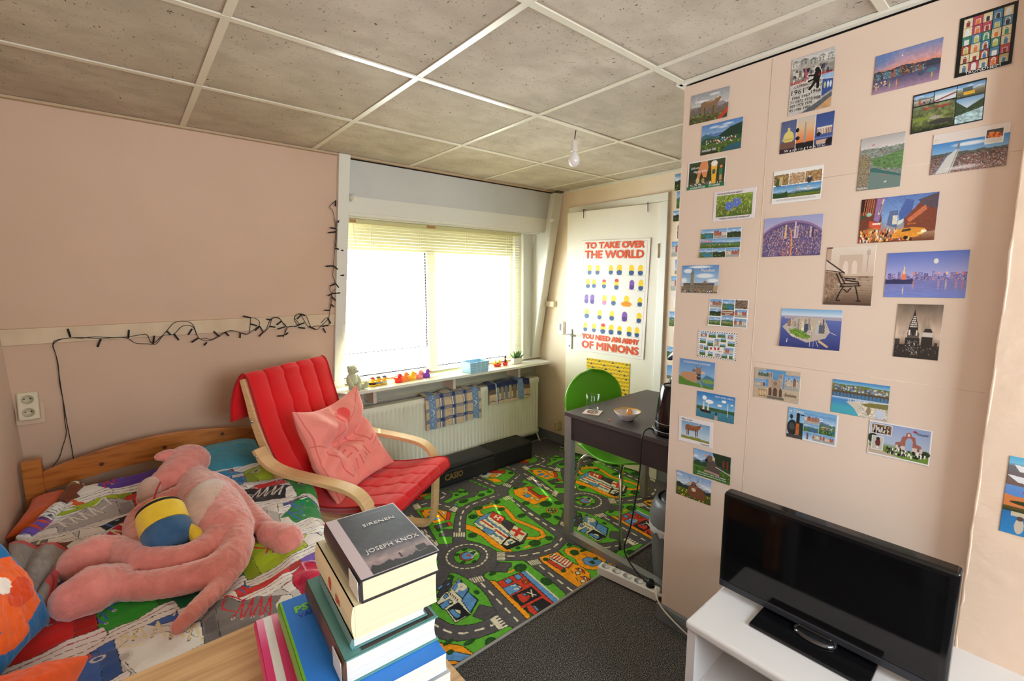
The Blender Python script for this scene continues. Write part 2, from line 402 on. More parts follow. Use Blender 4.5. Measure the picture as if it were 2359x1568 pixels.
# skirting
struct(MB().b2((XP-.016, -.5, 0), (XP, .99, .072)).build('baseboard_partition', skirt, bevel=.003))
MB().b2((XP-.0165, .9901, .004), (XP+.001, .992, .07)).build('bare_wood_end', mat('bare_wood', L(170, 110, 70), rough=.8, noise=(40, L(110, 70, 45), .4, .7)), bpy.data.objects['baseboard_partition'])
struct(MB().b2((XD-.014, 2.66, 0), (XD, 3.09, .085)).b2((XD-.014, -.5, 0), (XD, 1.765, .085)).build('baseboard_right', skirt, bevel=.003))
struct(MB().b2((XL, 3.076, 0), (1.0, 3.09, .07)).build('baseboard_back', skirt, bevel=.003))
# ceiling edge trims
struct(MB().b2((XL, 2.775, CZ-.012), (XD, 2.80, CZ-.001)).build('trim_1', mat('tan_edge_strip', L(196, 172, 140), rough=.5), bevel=.001))
struct(MB().b2((XD-.022, -.5, CZ-.016), (XD, 2.79, CZ-.001)).build('trim_2', white, bevel=.001))
struct(MB().b2((XP-.022, .09, CZ-.012), (XP, .99, CZ-.001)).b2((XP-.022, .977, CZ-.012), (XP+.1, 1.0, CZ-.001)).build('trim_3', white, bevel=.001))
# low batten running along the bed wall
zt = [ony(x, y, 3.0)[2] for x, y in ((5, 755), (765, 721))]; 
pts = []
def onslope(px, py, off=0.0):     # a place on the sloping wall, off metres in front of it
    n = np.array([0, 1.0, 0.2065]); P0 = np.array([0, 2.80-off, CZ]); p = onplane(px, py, P0, n)
    return p
a0, a1 = onslope(2, 757), onslope(763, 722); b0, b1 = onslope(8, 795), onslope(763, 752)
ztop = (a0[2]+a1[2])/2; zbot = (b0[2]+b1[2])/2
struct(MB().prism([(XL, yw(zbot)+.01, zbot), (XL, yw(zbot)-.018, zbot+.003), (XL, yw(ztop)-.018, ztop-.003), (XL, yw(ztop)+.01, ztop)], (1.03-XL, 0, 0)).build('trim_4', mat('cream_batten', L(222, 200, 170), rough=.45, noise=(9, L(208, 184, 152), .4, .75)), bevel=.003))

# ------------------------------------------------------------------ window bay
PY0 = 1.10
# upper panel, header board, boards right and left, apron below the sill
struct(MB().prism([(1.06, yw(1.98)-.0, 1.98), (1.06, yw(2.18), 2.185), (1.06, yw(2.18)+.08, 2.185), (1.06, yw(1.98)+.08, 1.98)], (1.80, 0, 0)).build('wall_window_upper', offwhite))
struct(MB().b2((1.04, 2.83, CZ-.022), (2.86, 2.9, CZ)).build('trim_5', dirty_shade_gap))  # dark strip paints both the gap's shade and its dirt
struct(MB().prism([(1.06, 2.862, 1.885), (1.06, 2.845, 1.99), (1.06, 2.95, 1.99), (1.06, 2.95, 1.885)], (1.80, 0, 0)).build('trim_6', white, bevel=.003))
struct(MB().b2((1.06, 2.872, 1.868), (2.80, 2.90, 1.886)).build('trim_7', white, bevel=.002))
struct(MB().b2((1.06, 2.93, 1.862), (2.86, 3.13, 1.89)).build('wall_window_lintel', white))
struct(MB().b2((2.60, 3.03, .76), (2.91, 3.2, 1.9)).build('wall_window_jamb', white))
struct(MB().b2((2.67, 3.0, .765), (2.685, 3.035, 1.86)).build('trim_8', white, bevel=.002))
# sloping posts
def post(x0, x1, d, z0, z1, name, m=white):
    return struct(MB().prism([(x0, yw(z0)-d, z0), (x0, yw(z1)-d, z1), (x0, yw(z1)+.12, z1), (x0, yw(z0)+.12, z0)], (x1-x0, 0, 0)).build(name, m, bevel=.004))
post(1.03, 1.098, .035, .8, CZ-.001, 'trim_9'); struct(MB().b2((1.03, 3.055, 0), (1.098, 3.2, .8)).build('trim_10', white))
post(2.80, 2.895, .055, .765, CZ-.02, 'trim_11')
pipe = MB(); pipe.tube([(2.80, yw(z)-.075, z) for z in np.linspace(.78, 1.955, 8)], .013, 10)
struct(pipe.build('trim_12', white, smooth=True))
struct(MB().ell((2.80, yw(1.97)-.07, 1.97), (.024, .024, .024)).ell((1.115, yw(1.97)-.045, 1.965), (.02, .03, .02)).build('trim_13', white, smooth=True))
struct(MB().b2((2.82, 2.74, CZ-.014), (2.90, 2.80, CZ-.001)).build('trim_14', mat('grey_cap', L(120, 116, 108), rough=.6)))
# apron
struct(MB().b2((1.098, 3.09, 0), (2.91, 3.2, .77)).build('wall_apron', greyboard))
struct(MB().b2((1.098, 3.082, .66), (2.86, 3.092, .70)).b2((1.098, 3.07, .60), (2.86, 3.09, .612)).build('trim_15', greyboard, bevel=.002))
# sill board with its brackets
ZS = .752
sill = struct(MB().prism([(.985, 2.93, ZS-.02), (1.03, 2.855, ZS-.02), (2.865, 2.835, ZS-.02), (2.865, 3.05, ZS-.02), (.985, 3.05, ZS-.02)], (0, 0, .02)).build('window_sill', white, bevel=.002))
sill.name = 'trim_16'
for px in (373, 1130, 1745):
    x = ony(770+px/4.127, 900, 2.95)[0]
    MB().b2((x-.012, 2.93, ZS-.12), (x+.012, 3.09, ZS-.02)).build('bracket', mat('bracket_paint', L(214, 196, 182), rough=.5), sill, bevel=.001)
# window with two panes
win = MB(); W0, W1, WB, WT, WY = 1.06, 2.60, .80, 1.67, 3.06
win.b2((W0, WY, .75), (W1, WY+.06, WB)).b2((W0, WY, WT), (W1, WY+.06, 1.86)).b2((W0, WY, WB), (W0+.03, WY+.06, WT)).b2((W1-.03, WY, WB), (W1, WY+.06, WT)).b2((1.755, WY-.01, WB), (1.825, WY+.06, WT))
wfr = struct(win.build('window_1', mat('window_frame_paint', L(206, 200, 166), rough=.45), bevel=.003))
def glass_material():
    m = bpy.data.materials.new('window_glass'); m.use_nodes = True; nt = m.node_tree; nt.nodes.clear()
    o = nt.nodes.new('ShaderNodeOutputMaterial'); mx = nt.nodes.new('ShaderNodeMixShader'); t = nt.nodes.new('ShaderNodeBsdfTransparent'); g = nt.nodes.new('ShaderNodeBsdfGlossy')
    g.inputs['Roughness'].default_value = .02; t.inputs['Color'].default_value = (.96, .98, .97, 1); f = nt.nodes.new('ShaderNodeFresnel'); f.inputs['IOR'].default_value = 1.45
    q = nt.nodes.new('ShaderNodeNewGeometry'); s_ = nt.nodes.new('ShaderNodeMath'); s_.operation = 'SUBTRACT'; s_.inputs[0].default_value = 1.0; nt.links.new(q.outputs['Backfacing'], s_.inputs[1])
    p_ = nt.nodes.new('ShaderNodeMath'); p_.operation = 'MULTIPLY'; nt.links.new(f.outputs[0], p_.inputs[0]); nt.links.new(s_.outputs[0], p_.inputs[1])
    nt.links.new(p_.outputs[0], mx.inputs[0]); nt.links.new(t.outputs[0], mx.inputs[1]); nt.links.new(g.outputs[0], mx.inputs[2]); nt.links.new(mx.outputs[0], o.inputs[0])
    return m
glass = glass_material()

for a, b in ((W0+.03, 1.755), (1.825, W1-.03)):
    MB().b2((a, WY+.028, WB), (b, WY+.032, WT)).build('pane', glass, wfr)
MB().b2((1.735, WY-.004, .97), (1.745, WY+.0, WT)).b2((W0+.03, WY-.004, .968), (1.745, WY, .974)).b2((1.86, WY-.004, .968), (2.50, WY, .972)).build('sash_edge', mat('dark_rubber', L(60, 60, 72), rough=.7), wfr)
# unseen window behind the camera, added to brighten the near side
rw = MB(); rw.b2((.08, YF-.06, 1.08), (1.33, YF, 1.12)).b2((.08, YF-.06, 2.04), (1.33, YF, 2.08)).b2((.08, YF-.06, 1.12), (.12, YF, 2.04)).b2((1.29, YF-.06, 1.12), (1.33, YF, 2.04)).b2((.69, YF-.06, 1.12), (.72, YF, 2.04))
rwo = struct(rw.build('added_rear_window', white, bevel=.003))
for a, b in ((.12, .69), (.72, 1.29)): MB().b2((a, YF-.032, 1.12), (b, YF-.028, 2.04)).build('pane', glass, rwo)

# ------------------------------------------------------------------ venetian blind
def slat_material():
    m = bpy.data.materials.new('cream_slat'); m.use_nodes = True; nt = m.node_tree; nt.nodes.clear()
    o = nt.nodes.new('ShaderNodeOutputMaterial'); mx = nt.nodes.new('ShaderNodeMixShader'); mx.inputs[0].default_value = .16
    b = nt.nodes.new('ShaderNodeBsdfPrincipled'); b.inputs['Base Color'].default_value = L(214, 207, 172); b.inputs['Roughness'].default_value = .35
    t = nt.nodes.new('ShaderNodeBsdfTranslucent'); t.inputs['Color'].default_value = L(228, 216, 168)
    nt.links.new(b.outputs[0], mx.inputs[1]); nt.links.new(t.outputs[0], mx.inputs[2]); nt.links.new(mx.outputs[0], o.inputs[0]); return m
slatm = slat_material()
BY, BX0, BX1 = 2.985, 1.075, 2.615
bl = empty('venetian_blind', (1.85, BY, 1.86), 0, 'cream venetian blind hanging open across the bright window', 'blind')
def rel(o, root):                      # parent while keeping the world place
    o.parent = root; o.matrix_parent_inverse = Matrix.Translation(-Vector(root.location)) if root.rotation_euler.z == 0 else root.matrix_basis.inverted(); return o
hr = rel(MB().b2((BX0, BY-.02, 1.835), (BX1, BY+.02, 1.862)).build('headrail', mat('blind_rail', L(205, 198, 150), rough=.4), bevel=.003), bl)
rel(MB().b2((BX0, BY-.012, .775), (BX1, BY+.012, .79)).build('bottom_rail', mat('blind_rail', L(205, 198, 150)), bevel=.003), bl)
sl = MB(); tilt = math.radians(3); cords = [1.30, 1.66, 2.07, 2.48]
zz = 1.815; hs = .0125
while zz > .80:
    xs = [BX0]
    for c in cords: xs += [c-.006, c+.006]
    xs.append(BX1)
    for i in range(len(xs)-1):
        hole = i % 2 == 1
        prof = [(-1, -.0), (-.86, .0006), (0, .002), (.86, .0006), (1, 0)]
        P = [(BY+hs*math.cos(tilt)*a, zz+hs*math.sin(tilt)*a*-1+h) for a, h in prof]
        for j in range(4):
            if hole and j in (1, 2): continue
            (y0, z0), (y1, z1) = P[j], P[j+1]
            sl.add([(xs[i], y0, z0), (xs[i+1], y0, z0), (xs[i+1], y1, z1), (xs[i], y1, z1)], [(0, 1, 2, 3)])
    zz -= .0212
so = rel(sl.build('slats', slatm, smooth=True), bl); so['kind'] = 'stuff'
cm = mat('blind_cord', L(225, 220, 200), rough=.7)
for c in cords:
    rel(MB().tube([(c, BY-.014, 1.84), (c, BY-.014, .785)], .0012, 6).tube([(c, BY+.014, 1.84), (c, BY+.014, .785)], .0012, 6).build('ladder_cord', cm), bl)
rel(MB().tube([(2.50, BY-.022, 1.835), (2.50, BY-.024, 1.40)], .003, 6).build('tilt_wand', cm), bl)
rel(MB().tube([(1.17, BY-.022, 1.835), (1.20, BY-.028, 1.45)], .002, 6).build('pull_cord', cm), bl)
for a_, b_ in ((1.15, 1.19), (1.71, 1.78)): rel(MB().b2((a_, BY-.024, 1.84), (b_, BY-.018, 1.856)).build('rail_clip', mat('brown_clip', L(170, 120, 70), rough=.5)), bl)

# ------------------------------------------------------------------ door in the right wall, standing slightly open
HX, HY, DZ = 2.90, 1.826, 2.002
EX, EY = 2.79, 2.60
dd = Vector((EX-HX, EY-HY, 0)); dw = dd.length; du = dd.normalized(); dn = Vector((-du.y, du.x, 0))   # dn points into the room (-x)
if dn.x > 0: dn = -dn
door = struct(empty('door_1', (HX, HY, 0)))
leaf = MB(); Rl = Matrix((du, dn, Vector((0, 0, 1)))).transposed()
c = Vector((HX, HY, 0))+du*dw/2-dn*.02+Vector((0, 0, DZ/2+.01))
rel(leaf.box(c, (dw, .04, DZ-.02), R=Rl).build('leaf', cream, bevel=.003), door)
fr = MB()
fr.b2((XD-.02, 1.765, 0), (XD, 1.825, 2.004)).b2((XD-.02, 1.765, 2.005), (XD, 2.68, 2.062)).b2((XD-.02, 2.62, 0), (XD, 2.68, 2.004))
rel(fr.build('frame', white, bevel=.003), door)
rel(MB().b2((XD-.004, 1.825, 0), (XD-.0005, 2.62, 2.005)).build('opening_shade_sheet', mat('door_shadow_side', L(190, 178, 150), rough=.7)), door)  # flat sheet on solid wall, toned as the shade behind the leaf
hg = MB().tube([(HX-.012, HY-.002, 1.62), (HX-.012, HY-.002, 1.72)], .008, 10); rel(hg.build('hinge', mat('hinge_paint', L(214, 204, 180), rough=.4), smooth=True), door)
def leafp(px, py, off=.001):
    P0 = np.array([HX, HY, 0])+np.array(dn)*off; return onplane(px, py, P0, np.array(dn))
steel = mat('brushed_steel', L(200, 198, 192), rough=.3, metal=.9)
h0 = leafp(1314, 780); hp = MB()
hp.box(Vector(h0)+dn*.004, (.036, .008, .165), R=Rl)
hd = MB(); q = Vector(leafp(1312, 770)); hd.tube([q, q+dn*.045], .008, 10); hd.tube([q+dn*.045+du*.005, q+dn*.045-du*.09], .007, 10)
ho = rel(hp.build('handle_plate', mat('satin_white_metal', L(190, 188, 184), rough=.3, metal=.5), bevel=.002), door)
rel(hd.build('handle', mat('satin_white_metal'), smooth=True), door)
kh = MB(); kh.tube([Vector(leafp(1313, 796))+dn*.006, Vector(leafp(1313, 796))+dn*.010], .006, 10); rel(kh.build('keyhole', black_gap), door)
hk = mat('dark_wire', L(60, 66, 84), rough=.4, metal=.6)
for i, (px, py) in enumerate(((1345, 486), (1493, 470))):
    t = Vector(leafp(px, py)); 
    o = MB().tube([t-dn*.03+Vector((0, 0, .012)), t+dn*.006+Vector((0, 0, .012)), t+dn*.008-du*.004-Vector((0, 0, .05)), t+dn*.012-du*.008-Vector((0, 0, .055))], .0025, 6).build('over_door_hook', hk, smooth=True)
    tag(o, ('dark wire hook over the door top above the poster title start', 'dark wire hook over the door top near the hinge side')[i], 'hook', 'wire hooks over the door')
# ------------------------------------------------------------------ the play rug (traced blocks of a repeating road pattern)
ZR = 0.005
FR = {'A': (940, 990, 2.8516), 'B': (940, 1040, 7.84), 'C': (980, 1230, 5.226), 'D': (1200, 990, 6.533)}
RX0, RX1, RY0, RY1 = 0.56, 2.955, 1.20, 2.945
def fl(f, x, y):
    ox, oy, s = FR[f]; p = onz(ox+x/s, oy+y/s, ZR); return (p[0], p[1])
rw_, rh_ = 900, 660
rug = Im(rw_, rh_, RX1-RX0, RY1-RY0, (92, 88, 92))
GRN, ORG, RED, CRM, BLU, DRK, BSH, ROAD, OUT = (98, 172, 58), (244, 158, 38), (208, 66, 52), (228, 220, 196), (98, 150, 208), (44, 42, 46), (46, 82, 42), (88, 84, 88), (40, 52, 36)
PER = 0.955
def rp(pts): return [(x-RX0, RY1-y) for x, y in pts]
def stamp(fn):
    for k in (-1, 0, 1): fn(k*PER)
class Ev: pass
ops = []
def RPoly(f, pts, c, line=OUT, lw=.004): ops.append(('p', [fl(f, *p) for p in pts], c, line, lw))
def RLine(f, pts, w, c): ops.append(('l', [fl(f, *p) for p in pts], w, c))
def RDash(f, pts, w=.009, on=.035, off=.035, c=CRM): ops.append(('d', [fl(f, *p) for p in pts], w, on, off, c))
def REll(f, c0, e, c, line=OUT, asp=1.0): 
    a = fl(f, *c0); b = fl(f, *e); ops.append(('e', a, math.dist(a, b), c, line, asp))
def RBush(f, c0, ex, ey):     # bush from centre and two half axes in frame pixels
    a = fl(f, *c0); b = fl(f, c0[0]+ex, c0[1]); d = fl(f, c0[0], c0[1]+ey); ops.append(('b', a, math.dist(a, b), math.dist(a, d)))
def RZeb(f, a, b, d, n=5):    # stripes: a->b along the row, a->d the stripe length
    a, b, d = np.array(a, float), np.array(b, float), np.array(d, float)
    for i in range(n):
        t0, t1 = i/n, (i+.58)/n; q = [a+(b-a)*t0, a+(b-a)*t1, a+(b-a)*t1+(d-a), a+(b-a)*t0+(d-a)]
        ops.append(('p', [fl(f, *p) for p in q], CRM, None, 0))
def RCur(f, pts, w, c, line=OUT):
    P = [fl(f, *p) for p in pts]; ops.append(('l', P, w+.008, line)); ops.append(('l', P, w, c))
# hospital block
RPoly('A', [(652, 430), (560, 470), (440, 515), (385, 560), (378, 620), (378, 720), (400, 728), (470, 745), (530, 768), (590, 802), (720, 800), (850, 772), (945, 740), (968, 700), (930, 670), (790, 570), (668, 445)], GRN)
RCur('A', [(560, 572), (500, 566), (468, 552), (456, 530), (500, 510), (560, 499), (620, 505), (660, 540), (700, 590), (790, 625), (872, 662), (893, 695), (850, 714), (782, 710)], .026, ORG)
RPoly('A', [(378, 618), (440, 634), (500, 672), (560, 715), (640, 762), (690, 800), (630, 800), (560, 765), (480, 695), (378, 650)], ORG)
RPoly('A', [(430, 615), (470, 572), (558, 534), (642, 577), (618, 608), (790, 685), (755, 748), (690, 712), (650, 785), (600, 748)], CRM)
RPoly('A', [(432, 612), (452, 590), (498, 560), (548, 540), (520, 575), (484, 592)], BLU)
RPoly('A', [(640, 588), (708, 622), (668, 668), (612, 616)], (70, 66, 70))
RPoly('A', [(555, 536), (638, 578), (606, 618), (536, 570)], RED)
RLine('B', [(1592, 1148), (1562, 1192)], .011, CRM); RLine('B', [(1655, 1185), (1618, 1232)], .011, CRM); RLine('B', [(1577, 1170), (1636, 1208)], .010, CRM)
RPoly('A', [(700, 626), (788, 684), (742, 735), (662, 672)], CRM)
RLine('A', [(690, 655), (752, 686)], .024, RED); RLine('A', [(735, 650), (708, 692)], .024, RED)
RPoly('A', [(788, 684), (755, 748), (742, 735), (780, 682)], (80, 76, 80))
RLine('A', [(484, 593), (556, 641)], .014, RED); RLine('A', [(575, 655), (660, 716)], .014, RED)
for cx, cy, w in ((1440, 1235, 44), (1515, 1290, 42), (1580, 1340, 42), (1660, 1385, 42), (1735, 1445, 42), (1815, 1500, 42), (1275, 1300, 46), (1362, 1352, 46), (1585, 1508, 46), (1680, 1562, 46)):
    RPoly('B', [(cx-w, cy-26), (cx-w*.2, cy-34), (cx+w, cy+20), (cx+w*.35, cy+36)], BLU, OUT, .003)
RPoly('B', [(1400, 1365), (1580, 1440), (1500, 1510), (1335, 1420)], BLU)
RPoly('A', [(660, 700), (752, 748), (655, 785), (612, 752)], DRK); RPoly('A', [(650, 722), (676, 712), (712, 735), (650, 762), (622, 752)], CRM); RPoly('A', [(655, 735), (690, 730), (665, 752)], BLU)
for c0, ex, ey in (((1270, 1020), 92, 36), ((1590, 912), 88, 34), ((1455, 940), 32, 18), ((1680, 1040), 85, 30), ((1172, 1175), 80, 44), ((2050, 1155), 105, 32), ((1165, 1510), 82, 44)): RBush('B', c0, ex, ey)
RLine('B', [(1505, 935), (1480, 950)], .012, ORG)
RBush('A', (832, 745), 44, 20); RBush('A', (928, 712), 24, 15); RBush('A', (722, 775), 16, 9); RLine('A', [(800, 762), (770, 772)], .012, ORG)
# roundabout
REll('C', (500, 265), (652, 272), GRN); REll('C', (500, 265), (585, 268), RED); REll('C', (505, 262), (575, 266), BLU)
RLine('C', [(490, 255), (540, 262), (520, 240)], .008, RED); RLine('C', [(520, 215), (590, 200), (625, 240)], .006, CRM); RLine('C', [(560, 215), (600, 240), (560, 290)], .006, CRM)
for c0 in ((470, 182), (382, 248), (455, 338), (588, 332), (575, 222)): RBush('C', c0, 36, 18)
ctr = fl('C', 500, 262); rr = math.dist(ctr, fl('C', 742, 272)); ops.append(('ring', ctr, rr))
RZeb('C', (338, 0), (485, 0), (338, 32), 5); RZeb('C', (862, 222), (862, 322), (960, 222), 6); RZeb('C', (525, 535), (690, 500), (562, 595), 6); RZeb('C', (80, 120), (172, 70), (105, 158), 4)
# road centre lines
RDash('C', (( 990, 265), (1130, 265), (1270, 245), (1420, 212), (1530, 170), (1600, 110), (1640, 50)))
RDash('C', ((672, 590), (800, 720), (960, 890), (1110, 1045)))
RDash('C', ((1378, 380), (1540, 510), (1720, 650), (1800, 710)))
RDash('C', ((80, 1070), (200, 1145), (330, 1195), (460, 1195), (600, 1165), (740, 1125), (810, 1095)))
RDash('C', ((10, 0), (90, 85))); RDash('B', ((130, 1230), (290, 1400), (410, 1560)))
RDash('B', ((935, 1440), (935, 1290), (960, 1150), (1010, 1050), (1080, 990), (1200, 935), (1400, 860), (1640, 780)))
RDash('B', ((1150, 450), (1380, 550), (1600, 640))); RDash('B', ((1770, 262), (1930, 325))); RDash('B', ((1860, 560), (1930, 495), (2010, 425)))
RDash('B', ((2100, 400), (2200, 455))); RDash('B', ((2265, 505), (2352, 560))); RDash('B', ((1870, 865), (2050, 1010), (2240, 1150), (2352, 1230)))
RDash('A', ((800, 545), (880, 605), (965, 660))); RDash('B', ((510, 680), (620, 735), (680, 770), (640, 820), (520, 885), (440, 925)))
RDash('B', ((520, 935), (760, 1005))); RDash('B', ((2180, 270), (2352, 225))); RDash('A', ((860, 355), (930, 400)))
RZeb('B', (745, 1045), (830, 985), (840, 1090), 1); 
for q in (((830, 982), (905, 1020), (850, 1088), (745, 1050)),): RPoly('B', list(q), CRM, None)
RLine('B', [(825, 1000), (860, 1018)], .004, ROAD); RLine('B', [(790, 1022), (850, 1052)], .004, ROAD); RLine('B', [(770, 1038), (840, 1070)], .004, ROAD)
RZeb('B', (822, 1462), (1045, 1455), (822, 1536), 5); RZeb('B', (1745, 560), (1885, 610), (1708, 605), 5); RZeb('B', (1712, 825), (1860, 782), (1762, 880), 5)
RZeb('B', (2135, 475), (2260, 440), (2190, 520), 5); RZeb('B', (2050, 275), (2120, 250), (2130, 335), 5); RZeb('B', (120, 990), (200, 950), (170, 1055), 5)
RZeb('A', (942, 425), (962, 392), (972, 438), 4); RZeb('A', (998, 618), (1008, 598), (1030, 640), 3)
RZeb('C', (778, 1030), (870, 980), (885, 1155), 1)
for k in range(5): RPoly('C', [(778+k*27, 1025+k*29), (868+k*27, 978+k*28), (888+k*27, 990+k*28), (800+k*27, 1042+k*29)], CRM, None)
RZeb('C', (1225, 325), (1360, 302), (1275, 378), 6)
# castle block
RPoly('A', [(655, 402), (690, 368), (742, 346), (762, 322), (805, 345), (905, 400), (1031, 493), (1012, 560), (985, 622), (960, 628), (800, 520), (662, 425)], GRN)
RPoly('A', [(690, 366), (740, 345), (785, 352), (755, 372), (700, 388)], ROAD)
RPoly('A', [(690, 395), (775, 372), (792, 380), (860, 425), (930, 440), (905, 462), (832, 492), (800, 482), (735, 445), (700, 425)], ORG)
RPoly('A', [(775, 372), (835, 372), (805, 392), (790, 384)], RED); RPoly('A', [(795, 385), (880, 440), (868, 452), (785, 395)], RED); RPoly('A', [(880, 445), (925, 437), (872, 425), (862, 432)], RED)
RPoly('A', [(755, 430), (790, 418), (812, 432), (785, 446)], BLU); RPoly('A', [(762, 392), (782, 390), (790, 398), (772, 402)], CRM); RPoly('A', [(760, 412), (778, 408), (786, 415), (768, 420)], CRM); RPoly('A', [(800, 445), (820, 438), (830, 448), (808, 454)], CRM); RPoly('A', [(835, 455), (855, 448), (865, 456), (845, 464)], CRM)
RBush('A', (775, 480), 24, 14); RBush('A', (905, 486), 38, 20); RBush('A', (985, 480), 22, 16); RBush('A', (905, 562), 34, 20); RBush('A', (982, 577), 18, 22); RBush('A', (1015, 520), 12, 18); RBush('A', (705, 382), 18, 7)
RLine('A', [(832, 500), (860, 505)], .012, ORG); REll('A', (946, 530), (982, 530), ORG); REll('A', (946, 530), (972, 530), BSH)
for a, b in ((-12, -6), (8, -8), (14, 4), (-4, 8), (-16, 4)): REll('A', (946+a, 530+b), (950+a, 530+b), CRM, None)
# orange house block
RPoly('B', [(140, 1070), (250, 1010), (450, 990), (740, 1085), (875, 1105), (840, 1200), (820, 1350), (805, 1568), (800, 1660), (560, 1680), (310, 1270)], GRN)
RPoly('B', [(215, 1065), (280, 1045), (490, 1030), (715, 1080), (690, 1240), (470, 1300), (300, 1200)], ORG)
RPoly('B', [(708, 1082), (780, 1100), (752, 1238), (682, 1236)], RED); RPoly('B', [(210, 1065), (275, 1050), (285, 1085), (240, 1100)], RED)
RLine('B', [(480, 1030), (670, 1225)], .007, DRK); RPoly('B', [(590, 1085), (640, 1070), (680, 1110), (640, 1132)], CRM)
RBush('B', (412, 1090), 2, 2)
for c0, ex in (((410, 1092), 36), ((415, 1168), 78), ((512, 1215), 56)): ops.append(('e', fl('B', *c0), math.dist(fl('B', *c0), fl('B', c0[0]+ex, c0[1])), BLU, OUT, .62))
RPoly('B', [(470, 1340), (690, 1278), (722, 1350), (512, 1398)], (84, 80, 84)); RPoly('B', [(690, 1278), (752, 1262), (810, 1330), (740, 1350)], RED); RPoly('B', [(462, 1345), (480, 1338), (520, 1395), (500, 1400)], RED)
RBush('B', (572, 1410), 60, 36); RPoly('B', [(640, 1400), (815, 1400), (805, 1530), (560, 1535), (570, 1480), (620, 1470)], ROAD)
# leafy blocks round the park road
RPoly('B', [(610, 640), (700, 660), (712, 690), (790, 705), (800, 738), (880, 732), (912, 668), (975, 665), (1100, 735), (1095, 775), (960, 820), (850, 860), (740, 925), (700, 932), (630, 908), (780, 832), (805, 770), (740, 705)], GRN)
RPoly('B', [(1040, 485), (1110, 500), (1300, 575), (1440, 640), (1545, 680), (1578, 720), (1540, 760), (1300, 850), (1120, 915), (1000, 985), (930, 1005), (805, 965), (870, 895), (1000, 855), (1190, 815), (1258, 765), (1285, 712), (1460, 690), (1440, 652), (1350, 650), (1340, 615), (1270, 610), (1258, 575), (1185, 570), (1165, 540), (1105, 540), (1090, 502)], GRN)
for c0, ex, ey in (((945, 728), 42, 24), ((1025, 722), 40, 20), ((878, 780), 38, 22), ((1470, 722), 44, 24), ((1325, 785), 72, 26), ((1005, 895), 115, 30)): RBush('B', c0, ex, ey)
RPoly('B', [(830, 960), (870, 935), (900, 950), (862, 982)], BLU)
# church block
RPoly('B', [(1560, 300), (1620, 290), (1750, 305), (1935, 385), (1930, 420), (1720, 590), (1650, 605), (1580, 590), (1430, 510), (1230, 430)], GRN)
RPoly('B', [(1250, 422), (1400, 365), (1500, 390), (1725, 395), (1605, 465), (1340, 470)], CRM)
RPoly('B', [(1430, 360), (1592, 315), (1640, 345), (1755, 320), (1745, 397), (1500, 390)], RED); RPoly('B', [(1340, 430), (1385, 372), (1440, 372), (1400, 422)], (60, 80, 150)); RPoly('B', [(1450, 460), (1530, 405), (1622, 402), (1562, 465)], ORG)
RPoly('B', [(1430, 490), (1592, 482), (1720, 545), (1562, 557)], ORG); RBush('B', (1858, 388), 44, 22)
RPoly('B', [(1990, 190), (2080, 140), (2230, 120), (2250, 100), (2330, 110), (2345, 160), (2290, 200), (2200, 205), (2130, 190)], GRN); RPoly('B', [(1990, 190), (2110, 140), (2235, 120), (2180, 165)], ORG); RPoly('B', [(2000, 195), (2080, 165), (2180, 185), (2120, 215)], RED)
# police block
RPoly('C', [(300, 458), (380, 475), (500, 535), (650, 640), (740, 740), (820, 885), (655, 848), (570, 990), (718, 1040), (600, 1080), (430, 1105), (300, 1085), (150, 1000), (60, 900), (90, 720), (250, 560)], GRN)
RPoly('C', [(655, 848), (820, 885), (880, 950), (718, 1040), (570, 990)], ROAD, (60, 58, 60), .003)
RPoly('C', [(240, 560), (330, 535), (310, 655), (255, 690), (170, 770), (120, 760)], (70, 68, 76)); RPoly('C', [(150, 640), (210, 600), (205, 640), (150, 680)], BLU); RPoly('C', [(260, 600), (300, 580), (290, 610), (255, 630)], BLU)
RPoly('C', [(130, 825), (240, 700), (310, 680), (298, 655), (402, 525), (532, 665), (515, 690), (637, 795), (540, 968), (360, 1072), (348, 1055), (240, 905), (205, 905)], CRM)
RPoly('C', [(402, 542), (520, 665), (445, 780), (318, 655)], BLU); RPoly('C', [(515, 690), (625, 797), (540, 948), (435, 800)], BLU)
RLine('C', [(428, 600), (375, 690)], .014, CRM); RCur('C', [(415, 605), (455, 612), (478, 640), (450, 665), (405, 655)], .012, CRM, CRM)
RPoly('C', [(392, 822), (532, 962), (440, 1010), (372, 1042), (265, 905)], DRK); RPoly('C', [(285, 910), (350, 895), (430, 920), (425, 985), (375, 1020), (300, 950)], BLU); RPoly('C', [(345, 900), (425, 918), (430, 975), (365, 935)], CRM)
RPoly('C', [(165, 850), (292, 780), (332, 828), (210, 905)], BLU); RPoly('C', [(272, 812), (310, 795), (328, 818), (292, 840)], CRM); RPoly('C', [(215, 760), (250, 710), (280, 745), (235, 780)], BLU)
for (x, y), g in zip(((275, 705), (297, 722), (318, 738), (336, 756), (356, 774), (380, 796)), 'POLICE'): RLine('C', [(x, y+14), (x+6, y-14)], .004, DRK); RLine('C', [(x+4, y-10), (x+14, y-2)], .003, DRK)
RBush('C', (312, 515), 14, 34); RBush('C', (615, 700), 22, 34)
